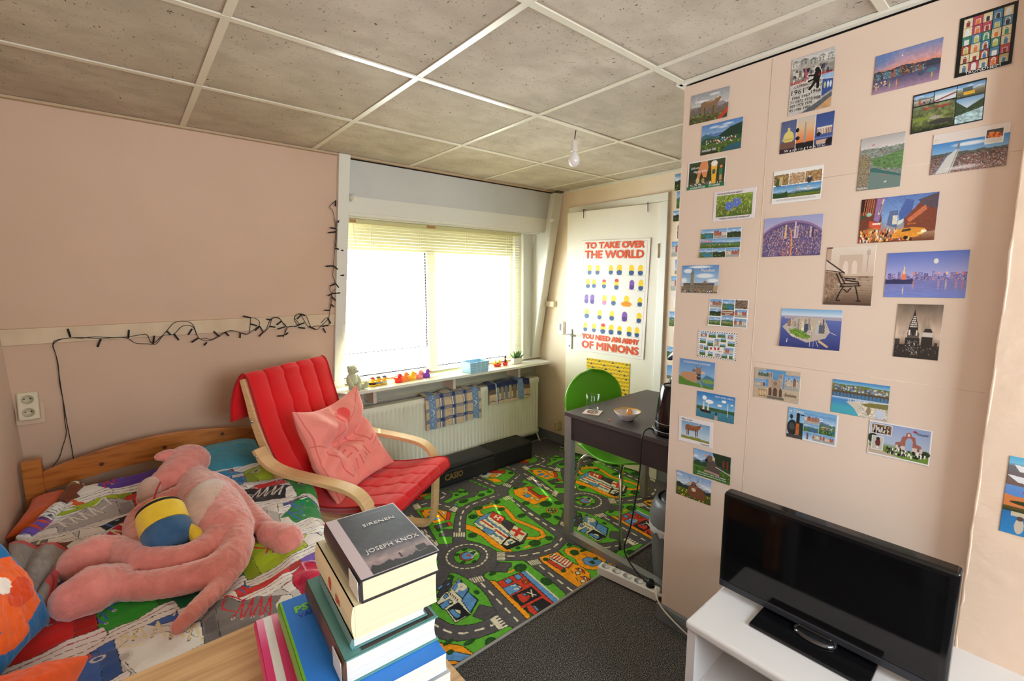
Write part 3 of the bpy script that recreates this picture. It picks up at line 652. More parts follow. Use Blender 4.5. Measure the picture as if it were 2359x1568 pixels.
# fire station block
RPoly('C', [(695, 500), (750, 455), (985, 458), (1000, 405), (1035, 400), (1035, 345), (860, 338), (880, 325), (1180, 315), (1230, 350), (1480, 540), (1700, 725), (1600, 800), (1270, 1000), (1000, 760), (765, 560), (720, 530)], GRN)
RPoly('C', [(765, 560), (840, 562), (1062, 770), (1275, 992), (1225, 1028), (1000, 800)], ORG)
RPoly('C', [(862, 576), (1140, 460), (1552, 835), (1300, 992), (1010, 740)], RED); RPoly('C', [(1140, 456), (1217, 446), (1617, 795), (1552, 835)], BLU); RLine('C', [(1217, 448), (1615, 793)], .008, CRM)
RPoly('C', [(1062, 500), (1122, 478), (1172, 525), (1112, 556)], BLU); RPoly('C', [(945, 555), (1012, 530), (1057, 572), (988, 605)], BLU); RPoly('C', [(932, 652), (1082, 590), (1162, 640), (1156, 665), (1010, 738)], BLU); RPoly('C', [(1100, 600), (1160, 640), (1150, 665), (1120, 640)], CRM)
for k in range(2):
    for j in range(3): RPoly('C', [(1022+j*22+k*35, 622+k*38-j*4), (1040+j*22+k*35, 616+k*38-j*4), (1050+j*22+k*35, 628+k*38-j*4), (1032+j*22+k*35, 634+k*38-j*4)], CRM, None)
REll('C', (1208, 578), (1245, 578), (190, 60, 40)); REll('C', (1208, 578), (1222, 578), (220, 150, 40))
RPoly('C', [(1277, 632), (1402, 752), (1160, 882), (1042, 742)], DRK); RPoly('C', [(1402, 768), (1520, 848), (1302, 990), (1200, 890)], DRK)
RLine('C', [(1402, 758), (1160, 880)], .012, RED)
RPoly('C', [(1095, 735), (1180, 700), (1270, 745), (1240, 800), (1180, 835), (1130, 790)], RED); RPoly('C', [(1165, 720), (1215, 712), (1225, 745), (1180, 740)], BLU); RLine('C', [(1225, 700), (1330, 735)], .006, CRM); RLine('C', [(1270, 670), (1290, 750)], .006, CRM)
RPoly('C', [(1210, 865), (1300, 850), (1380, 905), (1350, 950), (1310, 980), (1240, 930)], RED); RPoly('C', [(1285, 860), (1325, 860), (1370, 920), (1345, 930)], BLU)
RPoly('C', [(870, 342), (1035, 347), (1030, 400), (1000, 402), (985, 455), (780, 450), (840, 400)], ROAD, (60, 58, 60), .003)
RBush('C', (1142, 405), 88, 44); RBush('C', (810, 475), 60, 22); RBush('C', (1455, 570), 60, 60); RLine('C', [(1065, 435), (1010, 460)], .014, ORG)
# market and pond block
RPoly('C', [(1600, 200), (1700, 100), (1850, 150), (2060, 250), (2195, 350), (2195, 430), (1980, 560), (1800, 400)], GRN)
RCur('C', [(1735, 205), (1790, 190), (1900, 225), (2010, 265), (2110, 310)], .055, ORG); RCur('C', [(1900, 270), (1860, 310), (1900, 380), (2010, 400), (2130, 385)], .04, ORG); RCur('C', [(1750, 215), (1840, 265), (1890, 300)], .05, ORG, ORG)
RPoly('C', [(1885, 305), (1945, 275), (2040, 285), (2120, 320), (2130, 365), (2010, 388), (1920, 360)], BLU); RPoly('C', [(1965, 330), (2010, 320), (2055, 350), (2010, 362)], ORG); RBush('C', (2010, 340), 28, 9)
RBush('C', (1795, 222), 54, 32); RBush('C', (1905, 190), 80, 14); RBush('C', (1735, 130), 36, 20); RBush('C', (2050, 295), 40, 12)
RPoly('C', [(1365, 278), (1590, 215), (1780, 345), (1900, 400), (1980, 470), (1985, 560), (1835, 642), (1600, 480), (1400, 330)], ORG)
RPoly('C', [(1550, 235), (1785, 350), (1720, 412), (1495, 265)], RED)
for k in range(7): RLine('C', [(1562+k*32, 242+k*15.5), (1508+k*32, 272+k*20)], .009, CRM)
RPoly('C', [(1490, 298), (1680, 410), (1640, 442), (1460, 330)], RED); RPoly('C', [(1495, 280), (1700, 395), (1680, 412), (1490, 300)], CRM)
RBush('C', (1445, 302), 34, 18); RBush('C', (1662, 442), 36, 20)
for x, y in ((1862, 440), (1925, 540)): RPoly('C', [(x-60, y-25), (x-10, y-35), (x+45, y-5), (x+60, y+35), (x, y+10)], RED); RPoly('C', [(x-20, y-32), (x+10, y-22), (x+25, y+20), (x-5, y+8)], CRM); REll('C', (x-30, y+28), (x-6, y+28), CRM); RLine('C', [(x-110, y-10), (x-85, y+30)], .004, DRK); RLine('C', [(x-60, y+20), (x-40, y+60)], .004, DRK)
# lower strip
RPoly('C', [(90, 1225), (220, 1275), (380, 1290), (600, 1265), (820, 1190), (1010, 1105), (1062, 1135), (640, 1420), (400, 1568), (200, 1568)], GRN)
RPoly('C', [(100, 1300), (300, 1320), (450, 1345), (580, 1440), (400, 1568), (200, 1568)], ORG); RPoly('C', [(130, 1480), (250, 1425), (360, 1415), (560, 1458), (440, 1535), (250, 1520)], BLU)
RBush('C', (275, 1302), 95, 16); RBush('C', (530, 1300), 98, 18); RBush('C', (785, 1295), 75, 50); RBush('C', (300, 1420), 46, 18)
rr_ = random.Random(5)
for sh in (-1.91, -PER, PER, 0):
    for o in ops:
        if o[0] == 'p': rug.poly(rp([(x+sh, y) for x, y in o[1]]), o[2], o[3], o[4])
        elif o[0] == 'l': rug.line(rp([(x+sh, y) for x, y in o[1]]), o[2], o[3])
        elif o[0] == 'e':
            (cx, cy), r = rp([(o[1][0]+sh, o[1][1])])[0], o[2]
            if o[4] is not None: rug.ell(cx, cy, r+.004, (r+.004)*o[5], o[4])
            rug.ell(cx, cy, r, r*o[5], o[3])
        elif o[0] == 'b':
            (cx, cy), a, b = rp([(o[1][0]+sh, o[1][1])])[0], o[2], o[3]; a, b = max(a, .012), max(b, .012)
            for q in range(9):
                t = q*2*PI/9; rug.ell(cx+a*.55*math.cos(t), cy+b*.55*math.sin(t), min(a, b)*.5+a*.08, min(a, b)*.5, BSH)
            rug.ell(cx, cy, a*.75, b*.75, BSH); rug.ell(cx-a*.2, cy-b*.2, a*.2, b*.2, (58, 98, 50))
        elif o[0] == 'ring':
            (cx, cy) = rp([(o[1][0]+sh, o[1][1])])[0]; n = 24
            for k in range(n): a0 = 2*PI*k/n; rug.line([(cx+o[2]*math.cos(a0+j*.06), cy+o[2]*math.sin(a0+j*.06)) for j in range(3)], .009, CRM)
        elif o[0] == 'd':
            P = rp([(x+sh, y) for x, y in o[1]]); w, on, off, c = o[2:]; pos = 0.0
            for (x1, y1), (x2, y2) in zip(P[:-1], P[1:]):
                Ld = math.hypot(x2-x1, y2-y1); t = -(pos % (on+off))
                while t < Ld:
                    a, b = max(t, 0)/Ld, min(t+on, Ld)/Ld
                    if b > a: rug.line([(x1+(x2-x1)*a, y1+(y2-y1)*a), (x1+(x2-x1)*b, y1+(y2-y1)*b)], w, c)
                    t += on+off
                pos += Ld
rug.grain(.10, 200, 150, 7, octs=2)
# near edge runs a little askew; far right corner rounded
e0 = fl('C', 400, 1568); e1 = fl('D', 2280, 1568) ; e1 = (onz(1560, 1216, ZR)[0], 0)
near = [onz(*p, ZR) for p in ((1040, 1536), (1280, 1391), (1430, 1292), (1487, 1255.5))]
cf = np.polyfit([p[0] for p in near], [p[1] for p in near], 1)
u = np.linspace(0, 1, rw_); v = np.linspace(0, 1, rh_)
X = RX0+(RX1-RX0)*u[None]*np.ones((rh_, 1)); Yn = np.polyval(cf, X)
Yfull = RY1-(RY1-RY0)*v[:, None]*np.ones((1, rw_))
top = np.full(X.shape, RY1); d = np.clip(X-(RX1-.12), 0, .12); top = RY1-(.12-np.sqrt(np.maximum(0, .0144-d*d)))
Yc = Yn+(top-Yn)*(1-v[:, None])
ii = (X-RX0)/(RX1-RX0)*(rw_-1); jj = (RY1-Yc)/(RY1-RY0)*(rh_-1)
colr = rug.a[np.clip(np.round(jj), 0, rh_-1).astype(int), np.clip(np.round(ii), 0, rw_-1).astype(int)]
Zr = ZR+.0015*vnoise(rh_, rw_, 6, 9, 11, 3)
rugm = mat('woven_rug', attr=True, rough=.95, spec=.1, bump=(260, .35, .002))
rug_o = empty('rug', (1.7, 2.0, 0), 0, 'colourful road map play rug with hospital and police station lying on dark carpet', 'rug')
rel(gridmesh('pile', np.stack([X, Yc, Zr], -1), colr, rugm), rug_o)
border = mat('rug_binding', L(150, 143, 138), rough=.8)
bp_ = [(X[-1, i], Yc[-1, i]-.004, .005) for i in range(0, rw_, 60)]+[(X[-1, -1]+.003, Yc[-1, -1]-.004, .006)]
bp2 = [(RX1+.003, Yc[j, -1], .006) for j in range(rh_-1, -1, -40)]+[(X[0, i], Yc[0, i]+.004, .006) for i in range(rw_-1, 0, -12)]
rel(MB().tube(bp_+bp2, .006, 6).build('binding', border, smooth=True), rug_o)

# ------------------------------------------------------------------ radiator
radm = mat('radiator_enamel', L(232, 229, 212), rough=.38, spec=.4, noise=(6, L(224, 220, 202), .45, .8))
rad = empty('radiator', (2.0, 2.96, 0), 0, 'cream ribbed panel radiator below the window sill', 'radiator')
x0r, x1r, zb, ztp, yr = 1.14, 2.795, .085, .605, 2.925
P = []
n = 400
xs = np.linspace(x0r, x1r, n); prof = np.clip(np.sin((xs-x0r)/.0333*2*PI)*1.8, -1, 1)*.0045
for t, amp, dy in ((0, 0, .008), (.03, 0, 0), (.07, 0, 0), (.085, 1, 0), (.90, 1, 0), (.915, 0, 0), (.98, 0, 0), (1, 0, .01)):
    P.append(np.stack([xs, yr+dy-prof*amp+(.0045 if amp else 0), np.full(n, zb+(ztp-zb)*t)], -1))
rel(gridmesh('front_panel', np.array(P), None, radm), rad)
rel(MB().b2((x0r, yr+.01, ztp-.012), (x1r, yr+.075, ztp)).build('top_grille', radm, bevel=.002), rad)
rel(MB().b2((x0r, yr+.06, zb+.01), (x1r, yr+.07, ztp)).b2((x1r-.004, yr+.01, zb), (x1r, yr+.075, ztp)).b2((x0r, yr+.01, zb), (x0r+.004, yr+.075, ztp)).build('rear_panel', radm), rad)
for x in (1.4, 2.60, 2.80): rel(MB().tube([(x, yr+.05, zb+.02), (x+.012, yr+.0, .004)], .007, 8).build('foot', radm, smooth=True), rad)

# ------------------------------------------------------------------ tea towels over the radiator
cloth = mat('cotton_cloth', attr=True, rough=.95, spec=.1, sheen=.2, bump=(500, .25, .001))
def towel(name, x0, x1, zlo, seed, plaid, label):
    w, h = 240, 150; im = Im(w, h, x1-x0, .40, (206, 182, 150))
    plaid(im); im.grain(.06, 60, 40, seed)
    U = np.linspace(0, 1, w)[None]; V = np.linspace(0, 1, h)[:, None]
    s = V*.40; over = .075; dn_ = ztp+.006
    wob = (vnoise(h, w, 4, 6, seed, 3)-.5)
    Xx = x0+(x1-x0)*U+wob*.012+0*V
    back = s < over; front = s-over
    dropmax = dn_-zlo; fz = front/(.40-over)*dropmax
    low = .012*np.sin(U*5+seed)+.01*np.sin(U*13)
    Yy = np.where(back, yr+.07-s*.9, yr-.010-.012*np.clip(fz/.1, 0, 1)*(.6+.8*np.sin(U*19+seed*2)**2)+wob*.02-.0)
    Zz = np.where(back, dn_+.004+.014*np.abs(np.sin(U*9+seed))*(1-s/over)+wob*.012, dn_-fz*(1+low)+wob*.004)
    cr = np.clip(1-np.abs(s-over)/.015, 0, 1); Yy = Yy-.0*cr; Zz = Zz+.004*cr
    o = gridmesh(name, np.stack([Xx, Yy, Zz], -1), im.a, cloth)
    md = o.modifiers.new('thick', 'SOLIDIFY'); md.thickness = .0025; md.offset = 1
    return tag(o, label, 'towel', 'tea towels on the radiator')
def plaidA(im):
    W = im.W
    for k in range(4):
        x = .14+k*.105
        for d_, c in ((-.018, (120, 130, 150)), (-.009, (235, 230, 215)), (0, (64, 84, 132)), (.008, (70, 90, 140)), (.017, (120, 130, 150))): im.rect(x+d_-.003, 0, x+d_+.003, im.H, c)
    for k in range(3):
        y = .09+k*.115
        for d_ in (-.014, -.005, .004, .013): im.rect(0, y+d_-.0028, W, y+d_+.0028, (84, 96, 132))
        for j in range(4): im.rect(.14+j*.105-.014, y-.016, .14+j*.105+.014, y+.014, (52, 72, 120))
    for xa in (.03, .42):
        im.rect(xa, 0, xa+.058, im.H, (118, 146, 184))
        for q in range(22): im.ell(xa+.029+.012*math.sin(q*2.3), .02+q*.018, .005, .004, (206, 214, 222))
        im.line([(xa+.02, .2), (xa+.04, .22), (xa+.03, .25)], .006, (222, 224, 226))
def plaidB(im):
    W = im.W; im.rect(0, 0, W, .16, (48, 56, 92)); im.rect(0, .16, W, .235, (112, 96, 84))
    for k, c in enumerate(((160, 160, 170), (150, 135, 110), (118, 128, 150), (176, 160, 130), (128, 110, 90), (150, 160, 175), (150, 130, 104))): im.rect(.08+k*.045, .13, .11+k*.045, im.H-.06, c)
    im.rect(0, im.H-.055, W, im.H-.045, (60, 80, 140)); im.rect(.075, 0, .083, im.H, (215, 218, 222)); im.rect(.09, .2, .10, im.H, (60, 80, 140))
    im.rect(W-.135, 0, W-.075, im.H, (120, 148, 190))
    for q in range(18): im.ell(W-.105+.012*math.sin(q*2.1), .02+q*.02, .005, .004, (206, 214, 222))
towel('tea_towel', 1.63, 2.135, .365, 1, plaidA, 'beige tea towel with dark blue checks hanging on the radiator')
towel('tea_towel', 2.215, 2.665, .45, 4, plaidB, 'navy and tan tea towel on the radiator end near the corner')

# ------------------------------------------------------------------ keyboard case on the floor
blk = mat('black_vinyl', L(34, 34, 35), rough=.42, spec=.45, bump=(180, .12, .001))
kc = empty('keyboard_case', (1.9, 2.76, .006), 0, 'long black keyboard case with gold lettering below the radiator', 'case')
kb = MB(); kb.b2((1.28, 2.66, .006), (2.47, 2.865, .158)); rel(kb.build('body', blk, bevel=.022, bseg=3), kc)
kb = MB(); kb.b2((1.30, 2.652, .02), (2.08, 2.67, .125)); rel(kb.build('front_pocket', blk, bevel=.012, bseg=3), kc)
rel(MB().b2((2.06, 2.655, .007), (2.475, 2.868, .162)).build('end_cover', mat('dark_nylon', L(24, 24, 25), rough=.6), bevel=.024, bseg=3), kc)
rel(MB().tube([(1.29, 2.655, .14), (2.05, 2.655, .14)], .003, 6).build('zip', mat('zip_black', L(12, 12, 12), rough=.3), smooth=True), kc)
gold = mat('gold_print', L(150, 118, 62), rough=.4, metal=.3)
lettering('CASIO', .062, (1.70-1.9, 2.6505-2.76, .075), (1, 0, 0), (0, 0, 1), gold, kc, bold=.0015, width=.155)

# ------------------------------------------------------------------ desk
dkm = mat('dark_grey_laminate', L(78, 70, 70), rough=.42, spec=.4)
dks = mat('dark_brown_laminate', L(60, 51, 52), rough=.5, spec=.35)
alu = mat('grey_lacquered_steel', L(160, 160, 160), rough=.38, metal=.55)
desk = empty('desk', (2.2, 1.1, 0), 0, 'dark grey desk on square metal legs beside the partition wall', 'desk')
DX0, DX1, DY0, DY1, DZT = 1.822, 2.62, .42, 1.70, .742
rel(MB().b2((DX0, DY0, DZT-.022), (DX1, DY1, DZT)).build('tabletop', dkm, bevel=.0015), desk)
rel(MB().b2((DX0+.008, DY0+.03, DZT-.15), (DX0+.024, DY1-.045, DZT-.022)).b2((DX0+.02, DY1-.024, DZT-.10), (DX1-.02, DY1-.012, DZT-.022)).build('apron', dks, bevel=.001), desk)
for (x, y) in ((DX0+.022, DY1-.025), (DX0+.022, DY0+.025), (DX1-.025, DY1-.025), (DX1-.025, DY0+.025)):
    rel(MB().b2((x-.021, y-.021, 0), (x+.021, y+.021, DZT-.022)).build('leg', alu, bevel=.002), desk)
rel(MB().b2((DX0+.001, DY0+.04, .0), (DX0+.043, DY1-.04, .042)).build('foot_rail', alu, bevel=.002), desk)

# ------------------------------------------------------------------ green shell chair
grm = mat('green_shell', L(98, 186, 34), rough=.32, spec=.5)
chrome = mat('chrome', L(225, 225, 225), rough=.08, metal=1.0)
gc = empty('green_chair', (2.25, 1.62, .006), 0, 'bright green shell chair on chrome legs behind the dark desk', 'chair')
ga = math.radians(-8)      # turned a little
def gl(x, y, z): # x right, y forward (towards -Y world)
    c_, s_ = math.cos(ga), math.sin(ga); X_, Y_ = x*c_-y*s_, x*s_+y*c_; return (2.235-X_, 1.60-Y_, z)
nv, nu = 60, 41; P = np.zeros((nv, nu, 3))
for i, t in enumerate(np.linspace(0, 1, nv)):
    # profile from the front lip over the seat and up the back
    if t < .5:
        q = t/.5; y = .21-.40*q; z = .44-.028*math.sin(PI*min(1, q*1.1)); w = .215*math.sqrt(max(0, 1-((.42-q)/.62)**2 if q < .42 else 1-((q-.42)/1.0)**2*.45))
        if q < .12: w = max(w, .11+.6*q)
    else:
        q = (t-.5)/.5; a = q; y = -.19-.055*math.sin(min(1, q*2)*PI/2)-.075*q; z = .44-.01+.47*q**1.15; w = .16+.085*math.sin(PI*min(1, q*1.05)*.62)
        if q > .6: w *= math.sqrt(max(0.0004, 1-((q-.6)/.4)**2.2))
        if q < .3: w = .16+(w-.16)*q/.3
    for j, uu in enumerate(np.linspace(-1, 1, nu)):
        cup = uu*uu
        if t < .5: p = gl(uu*w, y, z+.022*cup)
        else: p = gl(uu*w, y+.030*cup, z)
        P[i, j] = p
sh = gridmesh('shell', P, None, grm); md = sh.modifiers.new('t', 'SOLIDIFY'); md.thickness = .010; rel(sh, gc)
rel(MB().lathe([(0.0, -.006), (.10, -.006), (.10, .006), (0, .006)], gl(0, 0, .402), 20).build('seat_plate', mat('black_plastic', L(22, 22, 23), rough=.35)), gc)
for sx, sy in ((-1, 1), (1, 1), (-1, -1), (1, -1)):
    a = (sx*.05, sy*.05+.0); b = (sx*.17, sy*.15); f_ = (sx*.245, sy*.235)
    pts = [gl(a[0], a[1], .40), gl(b[0]*.8, b[1]*.85, .40), gl(b[0]*1.0, b[1]*1.02, .392), gl(b[0]*1.1, b[1]*1.12, .37), gl(f_[0], f_[1], .006)]
    lg = rel(MB().tube(pts, .0085, 12).build('leg', chrome, smooth=True), gc)
    rel(MB().tube([gl(f_[0], f_[1], .02), gl(f_[0], f_[1], .0)], .011, 10).build('rubber_foot', mat('black_plastic')), lg) if False else None

# ------------------------------------------------------------------ things on the desk
kbl = mat('glossy_black_plastic', L(14, 14, 15), rough=.12, spec=.6)
kx, ky = 1.945, 1.115
ket = empty('electric_kettle', (kx, ky, DZT), 0, 'glossy black electric kettle standing on the desk corner by the partition', 'kettle')
kb = MB(); kb.lathe([(0, 0), (.088, 0), (.090, .006), (.088, .022), (.076, .026), (0, .026)], (0, 0, 0), 40); kb.build('base', kbl, ket, smooth=False, bevel=.002)
prof = [(0, .028), (.078, .028), (.080, .036), (.078, .06), (.0795, .062), (.076, .10), (.070, .16), (.062, .205), (.055, .232), (.050, .238), (.045, .232), (.03, .236), (0, .238)]
kb = MB(); kb.lathe(prof, (0, 0, 0), 48); kb.build('body', kbl, ket, smooth=True, bevel=.001)
kb = MB(); kb.prism([(-.058, -.018, .19), (-.085, 0, .232), (-.058, .018, .19), (-.04, 0, .235)][:3], (.02, 0, .02)); kb.build('spout', kbl, ket, bevel=.004)
kb = MB(); kb.tube([(.05, 0, .222), (.09, 0, .235), (.115, 0, .20), (.112, 0, .12), (.095, 0, .065), (.074, 0, .06)], .011, 12); kb.build('handle', kbl, ket, smooth=True)
kb = MB(); kb.lathe([(.0795, .0595), (.0802, .0605), (.0795, .0615)], (0, 0, 0), 48, close=True); kb.build('seam_ring', mat('pale_ring', L(170, 170, 170), rough=.3), ket)
kb = MB(); kb.lathe([(.0885, .0235), (.0905, .025), (.0885, .0265)], (0, 0, 0), 48, close=True); kb.build('base_ring', mat('pale_ring'), ket)
ket.rotation_euler.z = math.radians(40)
# mug on a coaster
gl_m = glass
mx_, my_ = 1.925, 1.585
cs = empty('coaster', (mx_, my_, DZT), math.radians(25), 'square pale coaster with dark red print below the glass mug', 'coaster')
im = Im(60, 60, .1, .1, (226, 208, 198)); im.ell(.05, .05, .034, .034, (150, 60, 60)); im.ell(.05, .05, .022, .022, (226, 208, 198)); im.line([(.03, .05), (.07, .05)], .006, (90, 60, 60)); im.line([(.05, .03), (.05, .07)], .006, (130, 50, 60))
g_ = np.linspace(-.046, .046, 60); Xg, Yg = np.meshgrid(g_, -g_); gridmesh('print', np.stack([Xg, Yg, Xg*0+.0042], -1), im.a, mat('printed_card', attr=True, rough=.45, spec=.4), cs)
MB().b2((-.047, -.047, 0), (.047, .047, .004)).build('board', mat('cork', L(190, 160, 130), rough=.9), cs)
mug = empty('glass_mug', (mx_, my_, DZT+.0045), 0, 'clear empty glass mug standing on a coaster at the desk end', 'mug')
MB().lathe([(.0, .0), (.029, 0), (.034, .006), (.0365, .03), (.0375, .098), (.036, .1), (.0345, .098), (.0335, .03), (.029, .012), (0, .009)], (0, 0, 0), 40).build('bowl', gl_m, mug, smooth=True)
MB().tube([Vector((.035, 0, .082)), Vector((.05, 0, .088)), Vector((.066, 0, .075)), Vector((.069, 0, .055)), Vector((.060, 0, .035)), Vector((.047, 0, .025)), Vector((.035, 0, .026))], .0048, 12).build('handle', gl_m, mug, smooth=True)
mug.rotation_euler.z = math.radians(-42)
# bowl with peel
por = mat('white_porcelain', L(226, 224, 232), rough=.15, spec=.6); yel = mat('yellow_glaze', L(226, 176, 62), rough=.25)
bo = empty('bowl', (1.965, 1.385, DZT), 0, 'small white bowl with a yellow rim on the desk', 'bowl')
MB().lathe([(0, 0), (.028, 0), (.031, .004), (.055, .028), (.069, .046), (.067, .047), (.052, .030), (.03, .010), (0, .008)], (0, 0, 0), 48).build('dish', por, bo, smooth=True)
MB().lathe([(.0645, .0425), (.0695, .0465), (.0670, .0478), (.0625, .0435)], (0, 0, 0), 48, close=True).build('rim', yel, bo, smooth=True)
pe = MB(); pe.ell((0, 0, 0), (.018, .014, .024), 18, 12); pe.ell((.010, .006, -.004), (.012, .012, .016), 14, 10)
po = pe.build('fruit_slice', mat('orange_fruit', L(236, 172, 104), rough=.5, noise=(60, L(214, 120, 60), .5, .7)), smooth=True, loc=(1.975, 1.38, DZT+.036)); tag(po, 'pale orange slice of fruit lying in the white bowl', 'fruit')
tg = MB(); tg.box((0, 0, .002), (.028, .010, .003), rz=.6); tgo = tg.build('tag', mat('red_tag', L(186, 96, 84), rough=.5), loc=(1.885, 1.44, DZT)); tgo.name = 'tea_label'; tag(tgo, 'tiny red paper tab lying beside the white bowl', 'label')
# bottle
bt = empty('soda_bottle', (2.135, 1.215, DZT), 0, 'green plastic bottle with a blue cap behind the kettle', 'bottle')
MB().lathe([(0, 0), (.040, 0), (.044, .01), (.044, .17), (.040, .195), (.026, .225), (.014, .245), (.0135, .262), (0, .262)], (0, 0, 0), 32).build('body', mat('green_bottle', L(40, 160, 84), rough=.08, trans=.35, spec=.6), bt, smooth=True)
MB().lathe([(0, .256), (.0165, .256), (.0165, .276), (.015, .279), (0, .279)], (0, 0, 0), 24).build('cap', mat('blue_cap', L(36, 60, 150), rough=.4), bt)
# desk lamp, only its shade tip shows past the wall
lpb = Vector((2.45, .60, DZT)); lp = empty('desk_lamp', tuple(lpb), 0, 'dark desk lamp with a pointed shade half hidden behind the partition', 'lamp')
dlm = mat('dark_lamp_metal', L(48, 50, 58), rough=.25, spec=.6)
MB().lathe([(0, 0), (.08, 0), (.08, .012), (.02, .02), (0, .02)], (0, 0, 0), 32).build('base', dlm, lp, smooth=False)
R_ = Vector((0, .80, -.45)).normalized().to_track_quat('Z', 'Y').to_matrix(); tipw = Vector(onx(1537, 827, 2.2)); shc = tipw-lpb
MB().tube([(0, 0, .02), (-.05, -.04, .25), tuple(shc+R_ @ Vector((0, 0, -.145)))], .006, 8).build('arm', dlm, lp, smooth=True)
MB().lathe([(.002, 0), (.012, -.012), (.026, -.05), (.05, -.12), (.055, -.15)], shc, 28, R=R_).build('shade', dlm, lp, smooth=True)
# kettle lead and extension block
pw = empty('power_strip', (1.76, 1.2, 0), 0, 'long white power strip with a red switch lying along the desk rail', 'power strip')
pa = Vector(onz(1385, 1297, .045)); pb = Vector(onz(1521, 1358, .045)); pdv = (pb-pa); pln = pdv.length; pdn = pdv.normalized(); pc = (pa+pb)/2
pa_ = math.atan2(pdn.y, pdn.x); Rp = Matrix.Rotation(pa_, 3, 'Z'); wp = mat('white_plastic', L(232, 230, 228), rough=.35, spec=.5)
rel(MB().box((pc.x-.012, pc.y, .0265), (pln, .052, .045), R=Rp).build('body', wp, bevel=.006, bseg=3), pw)
side = Rp @ Vector((0, 1, 0))
for k in range(5):
    q = pa+pdn*(.035+k*.058)+Vector((-.012, 0, .0045)); 
    s_ = rel(MB().lathe([(.0215, .001), (.0205, .0018), (.019, -.006), (.0, -.0075)], (q.x, q.y, q.z), 28).build('socket', mat('socket_white', L(214, 212, 210), rough=.4), smooth=True), pw)
q = pa+pdn*(pln-.045)+Vector((-.012, 0, .0065)); rel(MB().box(q, (.028, .024, .008), R=Rp).build('switch', mat('red_switch', L(180, 18, 22), rough=.25), bevel=.002), pw)
pend = pa+pdn*(pln-.004)
tpe = [Vector((pend.x-.012, pend.y, .028)), Vector((pend.x+.0, pend.y-.05, .03)), Vector((pend.x+.05, pend.y-.03, .06)), Vector((pend.x+.065, pend.y-.02, .12)), Vector((1.80, pend.y-.10, .04)), Vector((1.82, pend.y-.3, .012))]
def spline(pts, n=10):
    pts = [Vector(p) for p in pts]; out = []
    for i in range(len(pts)-1):
        p0 = pts[max(i-1, 0)]; p1 = pts[i]; p2 = pts[i+1]; p3 = pts[min(i+2, len(pts)-1)]
        for k in range(n):
            t = k/n; out.append(.5*((2*p1)+(p2-p0)*t+(2*p0-5*p1+4*p2-p3)*t*t+(-p0+3*p1-3*p2+p3)*t**3))
    return out+[pts[-1]]
rel(MB().tube(spline(tpe), .0038, 8).build('cable', wp, smooth=True), pw)
rel(MB().tube([pend+Vector((-.012, 0, -.018)), pend+pdn*.022+Vector((-.012, 0, -.018))], [.010, .006], 12).build('strain_relief', wp, smooth=True), pw)
pq = pa+pdn*(.035+4*.058)+Vector((-.012, 0, .006))
cab = [(onz(1477, 1010, .745)), (1.862, 1.19, .765), (1.805, 1.185, .735), (1.80, 1.19, .55), (1.775, 1.21, .30), (1.765, 1.235, .16), (pq.x+.004, pq.y+.075, .075), (pq.x, pq.y+.03, .066)]
cab[0] = (1.895, 1.17, .748)
kl = empty('kettle_lead', (1.8, 1.2, .4), 0, 'black kettle cable running down the desk front into the power strip', 'cable')
rel(MB().tube(spline(cab), .0034, 8).build('cable', mat('black_rubber', L(18, 18, 19), rough=.45), smooth=True), kl)
rel(MB().lathe([(0, .002), (.0185, .002), (.019, .02), (.015, .03), (0, .032)], (pq.x, pq.y, pq.z-.002), 20).tube([(pq.x, pq.y, pq.z+.018), (pq.x, pq.y+.035, pq.z+.012)], [.012, .006], 10).build('plug', mat('black_rubber'), smooth=True), kl)
# white cable along the partition foot
wc = [(1.70, 1.02, .10), (1.672, 1.00, .135), (1.655, .992, .12), (1.650, .955, .075), (1.648, .86, .035), (1.645, .75, .012), (1.63, .62, .008)]
tag(MB().tube(spline(wc), .0035, 8).build('white_cable', mat('cream_cable', L(228, 222, 205), rough=.45), smooth=True), 'white mains cable looping round the partition corner to the floor', 'cable')
# ------------------------------------------------------------------ bin
bm_ = mat('grey_bin_plastic', L(96, 98, 100), rough=.4, spec=.45)
bn = empty('waste_bin', (1.965, 1.075, 0), 0, 'grey swing lid waste bin with a bag edge standing under the desk', 'bin')
MB().lathe([(0, 0), (.098, 0), (.104, .01), (.112, .12), (.122, .26), (.126, .30), (.122, .30), (.11, .1), (.098, .012), (0, .01)], (0, 0, 0), 40).build('body', bm_, bn, smooth=True)
bb = MB(); n_ = 60; rs = random.Random(4); ring = []
for zz_, rb in ((.305, .125), (.30, .131), (.285, .133), (.268, .131)):
    ring.append([((rb+rs.uniform(-.003, .003))*math.cos(2*PI*k/n_), (rb+rs.uniform(-.003, .003))*math.sin(2*PI*k/n_), zz_+(rs.uniform(-.009, .009) if zz_ < .28 else 0)) for k in range(n_)])
bb.add([p for r_ in ring for p in r_], [(i*n_+k, i*n_+(k+1) % n_, (i+1)*n_+(k+1) % n_, (i+1)*n_+k) for i in range(3) for k in range(n_)])
bb.build('bag_edge', mat('thin_white_bag', L(214, 214, 216), rough=.3, spec=.5, alpha=.75), bn, smooth=True)
MB().lathe([(.131, .298), (.133, .305), (.131, .345), (.120, .39), (.10, .425), (.095, .425), (.115, .388), (.126, .345), (.127, .30)], (0, 0, 0), 40, close=True).build('lid_collar', mat('bin_collar', L(112, 114, 116), rough=.35), bn, smooth=True)
MB().ell((0, 0, .345), (.112, .112, .112), 36, 18).build('swing_flap', mat('bin_flap', L(64, 66, 70), rough=.25), bn, smooth=True)

